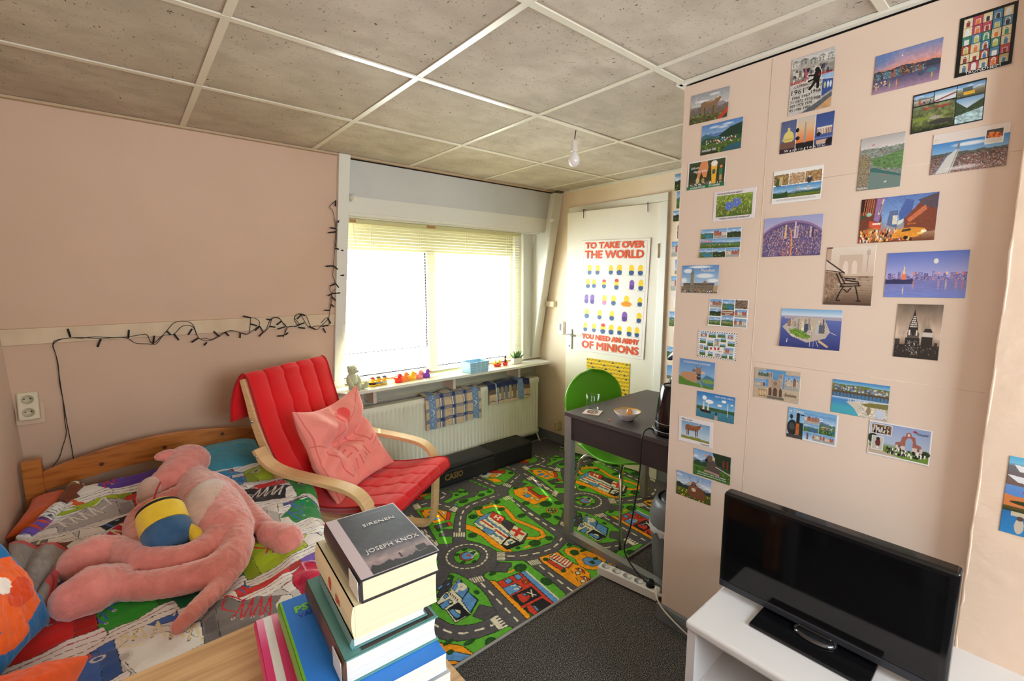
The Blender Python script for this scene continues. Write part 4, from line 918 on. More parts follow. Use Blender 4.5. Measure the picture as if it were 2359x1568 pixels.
# ------------------------------------------------------------------ bulb in its holder
bx, by = 1.765, 1.60
lb = empty('bare_bulb', (bx, by, CZ-.006), 0, 'unlit white bulb in a plain holder hanging from the ceiling', 'bulb')
MB().tube([(0.004, 0, 0), (.0, 0, -.02), (-.006, 0, -.045)], .0022, 8).build('cord', mat('black_rubber', L(18, 18, 19)), lb, smooth=True)
MB().lathe([(0, -.045), (.010, -.045), (.0155, -.055), (.0165, -.09), (.0185, -.094), (.0185, -.100), (.0165, -.104), (0, -.104)][::-1], (-.006, 0, 0), 24).build('holder', mat('white_plastic_holder', L(222, 214, 206), rough=.4), lb, smooth=True)
MB().tube(spline([(.006, 0, -.048), (.018, 0, -.036), (.026, 0, -.045), (.024, 0, -.062)], 6), .0016, 6).build('hook', mat('white_plastic_holder'), lb, smooth=True)
MB().lathe([(0, -.104), (.013, -.104), (.015, -.112), (.026, -.128), (.029, -.146), (.024, -.163), (.012, -.172), (0, -.174)][::-1], (-.006, 0, 0), 28).build('glass_globe', mat('opal_glass', L(232, 228, 226), rough=.1, spec=.6), lb, smooth=True)
# ------------------------------------------------------------------ cushion helper
def cushion(name, W, H, T, im, m, parent=None, seed=0, fold=0.0, pinch=.10, shape=None, res=90):
    """a soft square cushion in its own XY plane, drawn colours on the front, plain behind"""
    n = res; u = np.linspace(-1, 1, n)[None]*np.ones((n, 1)); v = np.linspace(1, -1, n)[:, None]*np.ones((1, n))
    f = np.sqrt(np.clip((1-np.abs(u)**2.6)*(1-np.abs(v)**2.6), 0, 1)); f = f**.8
    wr = (vnoise(n, n, 6, 6, seed, 4)-.5)
    x = u*W/2*(1-pinch*(1-v*v)*np.abs(u)); y = v*H/2*(1-pinch*(1-u*u)*np.abs(v))
    zf = T/2*f+wr*fold*f; zb = -T/2*f
    A = np.stack([x, y, zf], -1); B = np.stack([x, y, zb], -1)[::-1]
    P = np.concatenate([B, A[:]], 0) if False else np.concatenate([A, B], 0)
    if shape is not None: P = shape(P)
    jj = np.clip((np.arange(n)/(n-1)*(im.h-1)).round().astype(int), 0, im.h-1); ii = np.clip((np.arange(n)/(n-1)*(im.w-1)).round().astype(int), 0, im.w-1)
    c = im.a[jj][:, ii]; plain = np.ones_like(c)*im.a[2, 2]
    return gridmesh(name, P, np.concatenate([c, plain], 0), m, parent)
def pose(o, loc, ex, ey):
    ex = Vector(ex).normalized(); ey = Vector(ey); ey = (ey-ex*ey.dot(ex)).normalized(); ez = ex.cross(ey)
    Mx = Matrix.Identity(4)
    for i in range(3): Mx[i][0] = ex[i]; Mx[i][1] = ey[i]; Mx[i][2] = ez[i]; Mx[i][3] = loc[i]
    o.matrix_world = Mx; return o

# ------------------------------------------------------------------ bentwood armchair
birch = mat('bent_birch', L(222, 186, 138), rough=.38, spec=.4, noise=(6, L(206, 166, 116), .35, .75, (1, 1, 14)))
redc = mat('red_cotton', L(214, 24, 30), rough=.85, spec=.15, sheen=.25, bump=(260, .2, .001), noise=(5, L(202, 18, 26), .4, .8))
AO = (.65, 2.66); AY = math.radians(-57.0)
ac = empty('armchair', (AO[0], AO[1], .006), AY, 'bentwood armchair with a long red quilted cushion beside the bed', 'armchair')
armp = [(.105, .665), (.14, .615), (.20, .578), (.30, .558), (.45, .545), (.58, .530), (.655, .505), (.700, .455), (.712, .38), (.705, .22), (.695, .10), (.675, .045), (.62, .018), (.45, .012), (.1, .012), (-.02, .012)]
for s in (-1, 1):
    mb = MB(); q = spline([(a, s*.325, b) for a, b in armp], 5); vs = []; n = len(q)
    for i, p in enumerate(q):
        t = (q[min(i+1, n-1)]-q[max(i-1, 0)]).normalized(); nn = Vector((-t.z, 0, t.x))*.011
        vs += [p+nn+Vector((0, .034, 0)), p+nn-Vector((0, .034, 0)), p-nn-Vector((0, .034, 0)), p-nn+Vector((0, .034, 0))]
    mb.add(vs, [(i*4+k, i*4+(k+1) % 4, i*4+4+(k+1) % 4, i*4+4+k) for i in range(n-1) for k in range(4)]+[(3, 2, 1, 0), (n*4-4, n*4-3, n*4-2, n*4-1)])
    mb.build('arm_and_leg', birch, ac, bevel=.003)
    fp = [(-.012, .985), (.018, .88), (.05, .76), (.10, .64), (.17, .52), (.26, .42), (.36, .335), (.52, .325), (.70, .37)]
    mb = MB(); q = spline([(a, s*.262, b) for a, b in fp], 5); vs = []; n = len(q)
    for i, p in enumerate(q):
        t = (q[min(i+1, n-1)]-q[max(i-1, 0)]).normalized(); nn = Vector((-t.z, 0, t.x))*(.013+.012*min(1, i/n*3))
        vs += [p+nn+Vector((0, .024, 0)), p+nn-Vector((0, .024, 0)), p-nn-Vector((0, .024, 0)), p-nn+Vector((0, .024, 0))]
    mb.add(vs, [(i*4+k, i*4+(k+1) % 4, i*4+4+(k+1) % 4, i*4+4+k) for i in range(n-1) for k in range(4)]+[(3, 2, 1, 0), (n*4-4, n*4-3, n*4-2, n*4-1)])
    mb.build('seat_rail', birch, ac, bevel=.003)
    MB().tube([(.035, s*.285, .78), (.035, s*.292, .78)], .009, 12).build('bolt', steel, ac, smooth=True)
    MB().tube([(.12, s*.354, .635), (.12, s*.36, .635)], .008, 12).build('bolt', steel, ac, smooth=True)
for a, b in ((.03, .80), (.60, .335), (.05, .014), (.33, .335)): MB().box((a, 0, b), (.05, .60 if b < .1 else .50, .018)).build('cross_bar', birch, ac, bevel=.003)
top = [(-.098, .765), (-.092, .84), (-.065, .93), (-.030, .990), (.000, 1.012), (.030, .985), (.055, .90), (.085, .79), (.125, .68), (.185, .565), (.265, .465), (.34, .415), (.42, .400), (.52, .408), (.62, .428), (.72, .452), (.785, .462), (.815, .445), (.822, .415)]
cp = spline([(a, 0, b) for a, b in top], 9); n = len(cp); nu = 81
th0 = .058
P = np.zeros((n, 2*nu+1, 3))
for i, p in enumerate(cp):
    t = (cp[min(i+1, n-1)]-cp[max(i-1, 0)]).normalized(); nn = Vector((-t.z, 0, t.x))
    if nn.dot(Vector((.4, 0, 1))) < 0 and i > 50: nn = -nn
    nn = Vector((t.z*-1, 0, t.x)) 
    fi = i/9.0                      # station index
    th = .022 if fi < 3.6 else (.022+(th0-.022)*min(1, (fi-3.6)/2)); th *= max(.12, min(1, (n-1-i)/7.0)**.5)*max(.3, min(1, i/5.0)**.5)
    wr = .004*math.sin(fi*3.1)+.003*math.sin(fi*7.7+1)
    for j in range(nu):
        u = -1+2*j/(nu-1); ch = abs(math.sin((u+1)*2.5*PI))**.35; e = math.sqrt(max(0, 1-abs(u)**8))
        gather = .0007*math.sin(fi*4.3+4*u)*(1 if fi > 5 else 0)
        wdt = .282+(.012 if 11 < fi < 17 else 0)
        lat = u*wdt
        up_ = ((-.006+.010*ch)*min(1, (n-1-i)/30)+gather+wr*(1-abs(u)))*e
        a = p+nn*up_; P[i, j] = (a.x, lat, a.z)
        bq = p-nn*(th*e+.0); P[i, 2*nu-1-j] = (bq.x, lat, bq.z)
    P[i, 2*nu] = P[i, 0]
gridmesh('cushion', P, None, redc, ac)
MB().tube([tuple(P[i, 0]) for i in range(0, n, 3)], .0045, 8).tube([tuple(P[i, nu-1]) for i in range(0, n, 3)], .0045, 8).tube([tuple(P[n-1, j]) for j in range(0, nu, 4)], .0045, 8).build('piping', mat('red_piping', L(176, 14, 22), rough=.8), ac, smooth=True)
# pink pillow leaning on the back rest
pinkm = mat('pink_cotton', attr=True, rough=.85, spec=.15, sheen=.3, bump=(160, .15, .001))
im = Im(160, 160, 1, 1, (238, 142, 132)); DP = (214, 98, 96); HT = (236, 84, 82)
im.ell(.50, .20, .075, .085, HT); im.ell(.60, .17, .07, .08, HT); im.poly([(.43, .22), (.67, .19), (.58, .36)], HT)
for pts_ in ([(.16, .50), (.30, .86)], [(.30, .86), (.40, .80)], [(.36, .52), (.33, .64)], [(.33, .64), (.45, .62)], [(.35, .58), (.43, .56)], [(.36, .52), (.46, .50)], [(.50, .30), (.50, .64)], [(.44, .70), (.46, .82)], [(.50, .68), (.53, .80)], [(.56, .66), (.60, .78)], [(.60, .65), (.64, .76)], [(.60, .65), (.66, .74)], [(.66, .62), (.70, .74)], [(.72, .40), (.86, .36)], [(.72, .40), (.78, .60)], [(.78, .60), (.88, .56)], [(.62, .44), (.70, .58)], [(.80, .66), (.92, .60)]): im.line(pts_, .014, DP)
im.line([(.02, .02), (.02, .98)], .012, (214, 110, 104)); im.line([(.98, .02), (.98, .98)], .012, (214, 110, 104)); im.line([(.0, .40), (.20, .46), (.35, .42), (.55, .34), (.75, .20), (1, .0)], .010, (212, 104, 98))
def crumple(P):
    Q = P.copy(); x, y, z = P[..., 0]/.24, P[..., 1]/.24, P[..., 2]
    fold = np.exp(-((y-.18*x-.08+.10*np.sin(x*4))/.13)**2); top_ = z > 0
    Q[..., 2] = z+.0-.075*fold*np.clip(1.15-np.abs(x), 0, 1)
    blob = np.exp(-(((x+.52)/.36)**2+((y-.40)/.26)**2)); Q[..., 2] += .055*blob*np.where(z >= 0, 1, 0)
    rad = np.exp(-(((x+.22)/.08)**2+((y-.32)/.10)**2)); Q[..., 2] -= .05*rad*np.where(z >= 0, 1, 0)
    for k, (a, b, c, d) in enumerate(((.9, .3, .2, 7), (-.5, .8, .1, 11), (.2, .9, -.3, 9), (.7, -.6, .35, 13))):
        Q[..., 2] += .012*np.sin((a*x+b*y+c)*d+2*np.sin(3*x+k))*np.clip(1-x*x, 0, 1)*np.clip(1-y*y, 0, 1)
    Q[..., 2] += .05*x*x*.6+.03*y*y; Q[..., 0] *= 1-.04*fold; Q[..., 1] += .025*x*x*(y > 0)
    return Q
pk = cushion('pink_cushion', .50, .47, .13, im, pinkm, seed=9, fold=.02, pinch=.08, shape=crumple, res=150)
ca, sa = math.cos(AY), math.sin(AY)
def aw(f, l, z): return Vector((AO[0]+f*ca-l*sa, AO[1]+f*sa+l*ca, z))
pose(pk, aw(.335, -.02, .600), aw(0, 1, 0)-aw(0, 0, 0)+Vector((0, 0, .04)), Vector((0, 0, 1))*.86-(aw(1, 0, 0)-aw(0, 0, 0))*.42)
tag(pk, 'crumpled pink cushion with a red heart lying in the red armchair', 'cushion')

# ------------------------------------------------------------------ bed
pine = mat('varnished_pine', L(190, 118, 52), rough=.32, spec=.5, noise=(7, L(150, 82, 30), .42, .72, (1, 1, 9)), coat=.3)
bed = empty('bed', (.08, 1.9, 0), 0, 'pine bed with an arched headboard standing against the left wall', 'bed')
for x in (-.385, .555): rel(MB().b2((x-.033, 2.935, 0), (x+.033, 2.985, .655)).build('headboard_post', pine, bevel=.004), bed)
hx = np.linspace(-.355, .525, 24); arch = lambda x: .668-.070*((x-.12)/.45)**2
hb = MB(); low = lambda x: arch(x)-.088-.035*max(0, 1-((x-.08)/.46)**2)
hb.prism([(x, 2.945, arch(x)) for x in hx]+[(x, 2.945, .487 if abs((x-.08)/.46) > 2 else low(x)-.0) for x in hx[::-1]], (0, .026, 0)); rel(hb.build('headboard_arch', pine, bevel=.003), bed)
kn = MB()
for x, z in ((.36, .615), (.10, .60), (-.15, .575)): kn.lathe([(0, 0), (.009, 0), (.010, .0004), (0, .0006)], (x, 2.9447, z), 12, R=Matrix.Rotation(PI/2, 3, 'X'))
rel(kn.build('knots', mat('pine_knot', L(92, 44, 18), rough=.5)), bed)['kind'] = 'stuff'
rel(MB().b2((-.355, 2.95, .40), (.525, 2.972, .478)).build('headboard_rail', pine, bevel=.003), bed)
rel(MB().prism([(.515, 2.94, .2), (.54, 2.94, .2), (.32, .82, .2), (.295, .82, .2)], (0, 0, .13)).build('side_rail', pine, bevel=.003), bed)
rel(MB().b2((-.40, .82, .20), (-.375, 2.94, .33)).build('side_rail', pine, bevel=.003), bed)
rel(MB().b2((-.40, .78, .0), (-.34, .83, .42)).b2((.27, .78, 0), (.33, .83, .42)).b2((-.34, .79, .2), (.27, .815, .36)).build('footboard', pine, bevel=.003), bed)
mt = MB().prism([(-.37, .84, .26), (.28, .84, .26), (.51, 2.92, .26), (-.37, 2.92, .26)], (0, 0, .15)).build('mattress', mat('mattress_ticking', L(214, 208, 198), rough=.9), bevel=.03, bseg=4); tag(mt, 'pale mattress under the sneaker print duvet', 'mattress')

# duvet with overlapping drawn sneakers
DX, DY_ = 1.30, 2.30
dv = Im(900, 1500, DX, DY_, (206, 204, 206))
cols = [(34, 140, 70), (150, 180, 30), (96, 66, 168), (40, 170, 206), (232, 232, 232), (120, 66, 44), (200, 30, 70), (70, 110, 190), (128, 124, 126), (40, 40, 44), (52, 160, 50), (116, 84, 190), (214, 44, 40), (40, 130, 84), (60, 150, 205), (170, 196, 40), (180, 178, 182)]
lcs = [(232, 222, 180), (222, 84, 40), (236, 232, 226), (60, 110, 190), (206, 30, 50), (230, 150, 170), (232, 222, 180)]
def sneaker(im, cx, cy, s, rot, flip, bc, lc, sc, high):
    co, si = math.cos(rot), math.sin(rot)
    def T(pts): return [(cx+s*(co*(x*flip)-si*y*1.9), cy+s*(si*(x*flip)+co*y*1.9)) for x, y in pts]
    lw = .0022
    body = [(-.5, .3), (-.49, -.30), (-.36, -.40), (-.18, -.40), (-.10, -.22), (.08, -.02), (.28, .08), (.44, .14), (.52, .3)] if high else [(-.5, .3), (-.52, .02), (-.42, -.10), (-.24, -.13), (-.12, -.04), (.1, .0), (.3, .08), (.46, .14), (.54, .3)]
    im.poly(T(body), bc, (38, 36, 40), lw)
    im.poly(T([(-.5, .3), (-.49, .05), (-.38, .0), (-.34, .3)]), tuple(int(c*.82) for c in bc))
    im.line(T([(-.34, .3), (-.36, -.05), (-.22, -.10)]), .002, (60, 60, 64)); im.line(T([(.24, .29), (.12, .12), (-.05, .0)]), .002, (60, 60, 64))
    im.poly(T([(.26, .28), (.27, .14), (.36, .10), (.46, .14), (.54, .28)]), (236, 234, 230), (60, 60, 64), .002)
    im.poly(T([(-.54, .27), (.20, .28), (.56, .27), (.58, .33), (.52, .385), (-.50, .385), (-.56, .33)]), (238, 236, 234), (60, 60, 64), lw)
    im.line(T([(-.54, .305), (.56, .305)]), .0035, sc); im.line(T([(-.54, .345), (.55, .345)]), .0022, tuple(int(c*.7) for c in sc))
    k = 5 if high else 4; a = (-.20, -.26) if high else (-.10, .02); b = (.20, .10)
    for i in range(k):
        t = i/(k-1); x, y = a[0]+(b[0]-a[0])*t, a[1]+(b[1]-a[1])*t; t2 = (i+.6)/(k-1); x2, y2 = a[0]+(b[0]-a[0])*t2, a[1]+(b[1]-a[1])*t2
        p, q, r = T([(x-.10, y+.10)])[0], T([(x+.04, y-.05)])[0], T([(x2-.08, y2+.10)])[0]
        im.line([p, q], .0085, (120, 110, 90)); im.line([p, q], .0065, lc); im.line([q, r], .0065, lc); im.ell(p[0], p[1], .0055, .0055, (210, 206, 200)); im.ell(p[0], p[1], .003, .003, (90, 86, 90))
    if high: e = T([(-.34, .06)])[0]; im.ell(e[0], e[1], .020*s/.3, .020*s/.3, (214, 212, 212)); im.ell(e[0], e[1], .012*s/.3, .012*s/.3, tuple(int(c*.8) for c in bc))
    w = T([(-.1, -.05), (-.25, -.15), (-.3, -.02), (-.18, .05)]); im.line(w, .006, lc)
rr = random.Random(21); k = 0
for j in list(range(8, -1, -1))*2:
    for i in rr.sample(range(6), 6):
        ps = 0 if k < 54 else 1
        x = (i-.1+(.5 if ps == 0 else 0)+rr.uniform(-.15, .15)+.5*(j % 2))*.262; y = (j-.0+(.45 if ps == 0 else 0)+rr.uniform(-.10, .10))*.295
        sneaker(dv, x, y, rr.uniform(.28, .33), rr.uniform(-.40, .12), rr.choice((-1, 1)), cols[k % len(cols)], lcs[(k*3) % len(lcs)], rr.choice(((120, 150, 190), (180, 60, 90), (60, 140, 90), (90, 90, 96))), rr.random() < .6)
        k += 1
dvn, dvm_ = 520, 860
u = np.linspace(0, 1, dvn)[None]; v = np.linspace(0, 1, dvm_)[:, None]
xc = .075; half = .56
s = (u-.5)*2*(half+.09)+0*v                       # arc position across
edge_ = half-.075
ax_ = np.abs(s); over = np.clip(ax_-edge_, 0, 1)
R_ = .085; ang = np.clip(over/R_, 0, PI/2); drop = R_*(1-np.cos(ang))+np.clip(over-R_*PI/2, 0, 1)
Xd = xc+np.sign(s)*(np.minimum(ax_, edge_)+R_*np.sin(ang)*.9)
Yd = 2.80-2.02*v+0*u
nz = vnoise(dvm_, dvn, 9, 5, 31, 4)-.5; nz2 = vnoise(dvm_, dvn, 26, 9, 8, 3)-.5
Zd = .518-drop*1.05+.050*nz+.026*nz2+.022*np.exp(-((v-.02)/.06)**2)
Zd = Zd-.06*np.clip((.02-v)/.02, 0, 1)
# foot end turns down
fe = np.clip((v-.965)/.035, 0, 1); Zd -= .11*fe*fe
Yd += .012*nz2+.03*(vnoise(dvm_, dvn, 2, 7, 5, 3)-.5)*(v < .1)
Xd = Xd+.03*nz*(ax_ > edge_)
skew = np.clip((2.25-Yd)/1.45, 0, 1)*.235
Xd = np.where(Xd > -.2, Xd-skew*(Xd+.2)/.8, Xd)
Xd = np.maximum(Xd, XL+.045+.01*nz2+np.clip((Yd-2.35)/.4, 0, 1)*.15)
jj = (v[:, 0]*(dv.h-1)).astype(int); ii = np.clip(((s[0]+.65)/1.3*(dv.w-1)), 0, dv.w-1).astype(int)
duv = gridmesh('duvet', np.stack([Xd, Yd, Zd], -1), dv.a[jj][:, ii], mat('printed_duvet', attr=True, rough=.85, spec=.15, sheen=.15, bump=(90, .25, .004)))
md = duv.modifiers.new('thick', 'SOLIDIFY'); md.thickness = .025; md.offset = 1
tag(duv, 'duvet printed with colourful sneakers spread over the bed', 'duvet')
def duz(x, y):   # height of the duvet at a place
    i = int(np.clip((x-xc+half+.09)/(2*(half+.09))*(dvn-1), 0, dvn-1)); j = int(np.clip((2.80-y)/2.02*(dvm_-1), 0, dvm_-1)); return float(Zd[j, i])
# pillows at the head
def plain(c, g=.05, seed=1):
    q = Im(40, 40, 1, 1, c); q.grain(g, 8, 8, seed); return q
softc = mat('soft_cotton', attr=True, rough=.9, spec=.1, sheen=.2)
p1_ = cushion('pillow', .34, .36, .13, plain((216, 96, 36)), softc, seed=2, fold=.02); pose(p1_, (-.245, 2.71, .466), (1, -.1, -.06), (0, 1, .04)); tag(p1_, 'orange pillow sticking out of the duvet at the left bed post', 'pillow')
p2_ = cushion('pillow', .38, .34, .16, plain((70, 140, 160)), softc, seed=3, fold=.02); pose(p2_, (.345, 2.78, .505), (1, .05, 0), (0, 1, .16)); tag(p2_, 'teal blue pillow at the headboard behind the armchair', 'pillow')

# ------------------------------------------------------------------ plush toys
def zp(x, y, z): return Vector(onz(x/2.667, 980+y/2.667, z))
def plushmat(name, c, c2):
    return mat(name, c, rough=1.0, spec=.05, sheen=.8, noise=(26, c2, .35, .7), bump=(150, .55, .004))
pinkp = plushmat('pink_plush', L(226, 140, 130), L(206, 124, 114)); greyp = plushmat('faded_plush', L(206, 170, 152), L(190, 154, 138))
plush = empty('plush_toy', (.13, 2.05, .5), 0, 'big floppy pink plush toy with long limbs sprawled across the duvet', 'plush toy')
b = MB()
def limb(pts, rs):
    P_ = spline(pts, 8); n_ = len(P_); R2 = [float(np.interp(i/(n_-1)*(len(rs)-1), range(len(rs)), rs)) for i in range(n_)]
    b.tube(P_, R2, 16); b.ell(P_[0], (R2[0],)*3, 14, 10); b.ell(P_[-1], (R2[-1],)*3, 14, 10)
b.ell(zp(1150, 225, .64), (.092, .085, .080), 24, 16)
limb([zp(1140, 240, .64), zp(1060, 330, .62), zp(985, 385, .60), zp(925, 440, .585)], [.078, .072, .062, .048])
b.ell(zp(1020, 180, .700), (.045, .03, .022), 16, 10, R=Matrix.Rotation(.35, 3, 'Z'))
limb([zp(1165, 320, .585), zp(1250, 430, .585), zp(1310, 540, .585), zp(1380, 650, .575)], [.060, .095, .108, .095])
limb([zp(1290, 350, .62), zp(1400, 400, .61), zp(1520, 520, .56), zp(1640, 640, .545)], [.048, .042, .038, .036])
limb([zp(1660, 665, .545), zp(1770, 700, .545)], [.045, .052])
limb([zp(1130, 420, .60), zp(900, 520, .58), zp(830, 610, .56), zp(840, 750, .555)], [.045, .036, .036, .036])
limb([zp(1390, 640, .59), zp(1290, 740, .585), zp(1130, 820, .58), zp(950, 830, .58), zp(780, 790, .58), zp(700, 775, .575)], [.062, .048, .046, .046, .045, .044])
limb([zp(700, 775, .575), zp(600, 800, .58), zp(500, 840, .58)], [.052, .068, .060])
limb([zp(1440, 670, .58), zp(1440, 770, .57), zp(1320, 880, .565), zp(1100, 950, .565), zp(850, 985, .56), zp(720, 975, .56)], [.060, .050, .046, .044, .042, .042])
limb([zp(700, 960, .565), zp(580, 1005, .58), zp(455, 1065, .575)], [.052, .068, .056])
limb([zp(1500, 720, .56), zp(1460, 840, .545), zp(1350, 980, .54), zp(1220, 1110, .54), zp(1100, 1230, .535)], [.034, .032, .028, .026, .020])
bo_ = b.build('body', pinkp, plush, smooth=True); bo_.matrix_parent_inverse = Matrix.Translation(-Vector(plush.location))
md = bo_.modifiers.new('skin', 'REMESH'); md.mode = 'VOXEL'; md.voxel_size = .0048; md.use_smooth_shade = True
md = bo_.modifiers.new('soft', 'SMOOTH'); md.factor = .6; md.iterations = 5
fz = bpy.data.textures.new('fuzz', 'CLOUDS'); fz.noise_scale = .016; fz.noise_depth = 2
md = bo_.modifiers.new('fuzz', 'DISPLACE'); md.texture = fz; md.strength = .007; md.mid_level = .5; md.texture_coords = 'LOCAL'
rel(MB().ell(zp(1275, 490, .625), (.078, .165, .080), 30, 18, R=Matrix.Rotation(-.30, 3, 'Z')).build('belly_patch', greyp, smooth=True), plush)
rel(MB().ell(zp(920, 392, .622), (.040, .080, .046), 24, 14, R=Matrix.Rotation(-.20, 3, 'Z')).build('snout_patch', greyp, smooth=True), plush)
rel(MB().tube(spline([zp(985, 350, .665), zp(962, 400, .662), zp(945, 455, .645)], 5), .003, 6).build('mouth_seam', mat('red_thread', L(190, 40, 44), rough=.8), smooth=True), plush)
# yellow and blue capsule shaped toy held on the plush
ct, cb = zp(990, 555, .665), zp(1040, 690, .615)
yt = empty('stuffed_toy', tuple((ct+cb)/2), 0, 'plain yellow and blue capsule shaped soft toy resting in the pink arm', 'soft toy')
axv = (ct-cb).normalized(); ln = (ct-cb).length; R_ = axv.to_track_quat('Z', 'Y').to_matrix(); rd = .072
def cap_part(z0, z1, name, m):
    pr = []; h = ln/2+rd*.78
    for z in np.linspace(z0, z1, 14):
        t = min(1, abs(z)/h); r = rd*(1-max(0, (t-.35)/.65)**2.6)**.5 if t < 1 else .001; pr.append((max(r, .001), z))
    if z0 < -h+.002: pr = [(.0005, z0)]+pr[1:]
    MB().lathe(pr, (0, 0, 0), 36, R=R_).build(name, m, yt, smooth=True)
hh = ln/2+rd*.78
knit = lambda n, c, c2: mat(n, c, rough=.95, spec=.1, sheen=.3, noise=(30, c2, .4, .7), bump=(400, .3, .001))
cap_part(-.015, hh, 'yellow_top', knit('yellow_knit', L(236, 200, 60), L(226, 188, 50)))
cap_part(-hh, -.012, 'blue_base', knit('blue_knit', L(62, 100, 140), L(54, 90, 128)))
MB().lathe([(rd*.90, .058), (rd*.965, .060), (rd*.93, .072), (rd*.86, .073)], (0, 0, 0), 36, R=R_, close=True).build('dark_band', mat('black_felt', L(28, 28, 30), rough=.95), yt, smooth=True)
mb = MB(); rt = R_ @ Vector((0, 1, 0)); rt = Vector((.8, -.5, 0)).normalized(); mb.tube(spline([rt*rd*.8+axv*-.01, rt*rd*1.15-axv*.035, rt*rd*1.1-axv*.075], 5), [.020]*10+[.017], 12); mb.build('side_tab', mat('yellow_knit'), yt, smooth=True)

# blue and orange cushions near the photographer, cloth between
im = Im(120, 120, 1, 1, (36, 104, 160)); OC = (232, 96, 36)
im.poly([(.25, .18), (.55, .10), (.85, .22), (.95, .5), (.80, .72), (.45, .80), (.18, .62), (.15, .35)], OC); im.ell(.35, .75, .22, .12, OC); im.ell(.62, .5, .2, .12, (214, 70, 26)); im.ell(.5, .36, .1, .08, (240, 226, 214)); im.ell(.05, .08, .25, .18, (26, 28, 32)); im.grain(.05, 12, 12, 3)
cb_ = cushion('cushion', .24, .30, .12, im, softc, seed=12, fold=.03)
pose(cb_, (-.325, 1.62, .668), (.37, .93, 0), (-.298, .118, .948)); tag(cb_, 'blue cushion with orange patches leaning at the left picture edge', 'cushion')
im = Im(120, 120, 1, 1, (236, 92, 38)); im.ell(.28, .42, .2, .2, (232, 168, 44)); im.rect(.45, .62, .85, .95, (232, 222, 208)); im.rect(.55, .70, .80, .90, (30, 30, 32)); im.grain(.05, 12, 12, 4)
co_ = cushion('cushion', .24, .30, .12, im, softc, seed=14, fold=.03)
pose(co_, (-.288, 1.285, .575), (.96, -.25, .0), (.25, .92, .06)); tag(co_, 'orange cushion with a yellow patch in the lower left corner', 'cushion')
n = 80; uu, vv = np.meshgrid(np.linspace(0, 1, n), np.linspace(0, 1, n))
c00, c10, c11, c01 = [np.array(onz(*p, .565)) for p in ((28, 1255), (168, 1266), (98, 1395), (40, 1450))]
Pc = (1-uu)[..., None]*(1-vv)[..., None]*c00+uu[..., None]*(1-vv)[..., None]*c10+uu[..., None]*vv[..., None]*c11+(1-uu)[..., None]*vv[..., None]*c01
Pc[..., 2] += .014*(vnoise(n, n, 4, 5, 2, 3)-.5)+.012*np.sin(uu*12+vv*5)
im = Im(80, 80, 1, 1, (146, 138, 136)); im.grain(.12, 20, 20, 4); im.rect(.88, 0, 1, 1, (196, 70, 72)); im.rect(0, 0, 1, .05, (196, 70, 72)); im.line([(.93, 0), (.93, 1)], .01, (150, 40, 46))
jm = gridmesh('folded_jersey', Pc, im.a, softc); md = jm.modifiers.new('t', 'SOLIDIFY'); md.thickness = .012; tag(jm, 'grey jersey with a red hem lying between cushion and plush feet', 'clothing')
mb = MB()
ctr = Vector(onz(736, 1220, .50))
for k in range(7): a = k*2*PI/7; mb.ell(ctr+Vector((.024*math.cos(a), .024*math.sin(a), 0)), (.014, .014, .010), 12, 8)
tf = empty('toy_flower', tuple(ctr), 0, 'small red toy flower with a yellow middle at the duvet edge', 'toy'); rel(mb.build('petals', mat('red_plastic_toy', L(226, 60, 34), rough=.4), smooth=True), tf); rel(MB().ell(ctr+Vector((0, 0, .006)), (.019, .019, .011), 14, 8).build('middle', mat('yellow_plastic_toy', L(244, 186, 30), rough=.4), smooth=True), tf)

# ------------------------------------------------------------------ table in front with the book pile
oak = mat('light_oak_veneer', L(206, 168, 122), rough=.45, spec=.35, noise=(5, L(178, 138, 94), .38, .72, (1, 16, 1)))
tb = empty('wooden_table', (.14, .6, 0), 0, 'light oak table holding the book pile at the bottom of the picture', 'table')
TZ = .755
rel(MB().b2((-.16, .16, TZ-.022), (.412, 1.022, TZ)).build('tabletop', oak, bevel=.002), tb)
for x in (-.11, .37):
    for y in (.21, .70): rel(MB().b2((x-.02, y-.02, 0), (x+.02, y+.02, TZ-.022)).build('leg', alu, bevel=.002), tb)
pagem = mat('page_block', L(232, 220, 190), rough=.85, noise=(3, L(214, 200, 168), .3, .8, (1, 1, 160)))
pagew = mat('page_block_white', L(226, 224, 222), rough=.85, noise=(3, L(206, 204, 202), .3, .8, (1, 1, 160)))
paperc = mat('printed_cover', attr=True, rough=.32, spec=.45)
def coverart(W, H, fn, bg, res=1100):
    im = Im(int(W*res), int(H*res), W, H, bg); fn(im); return im
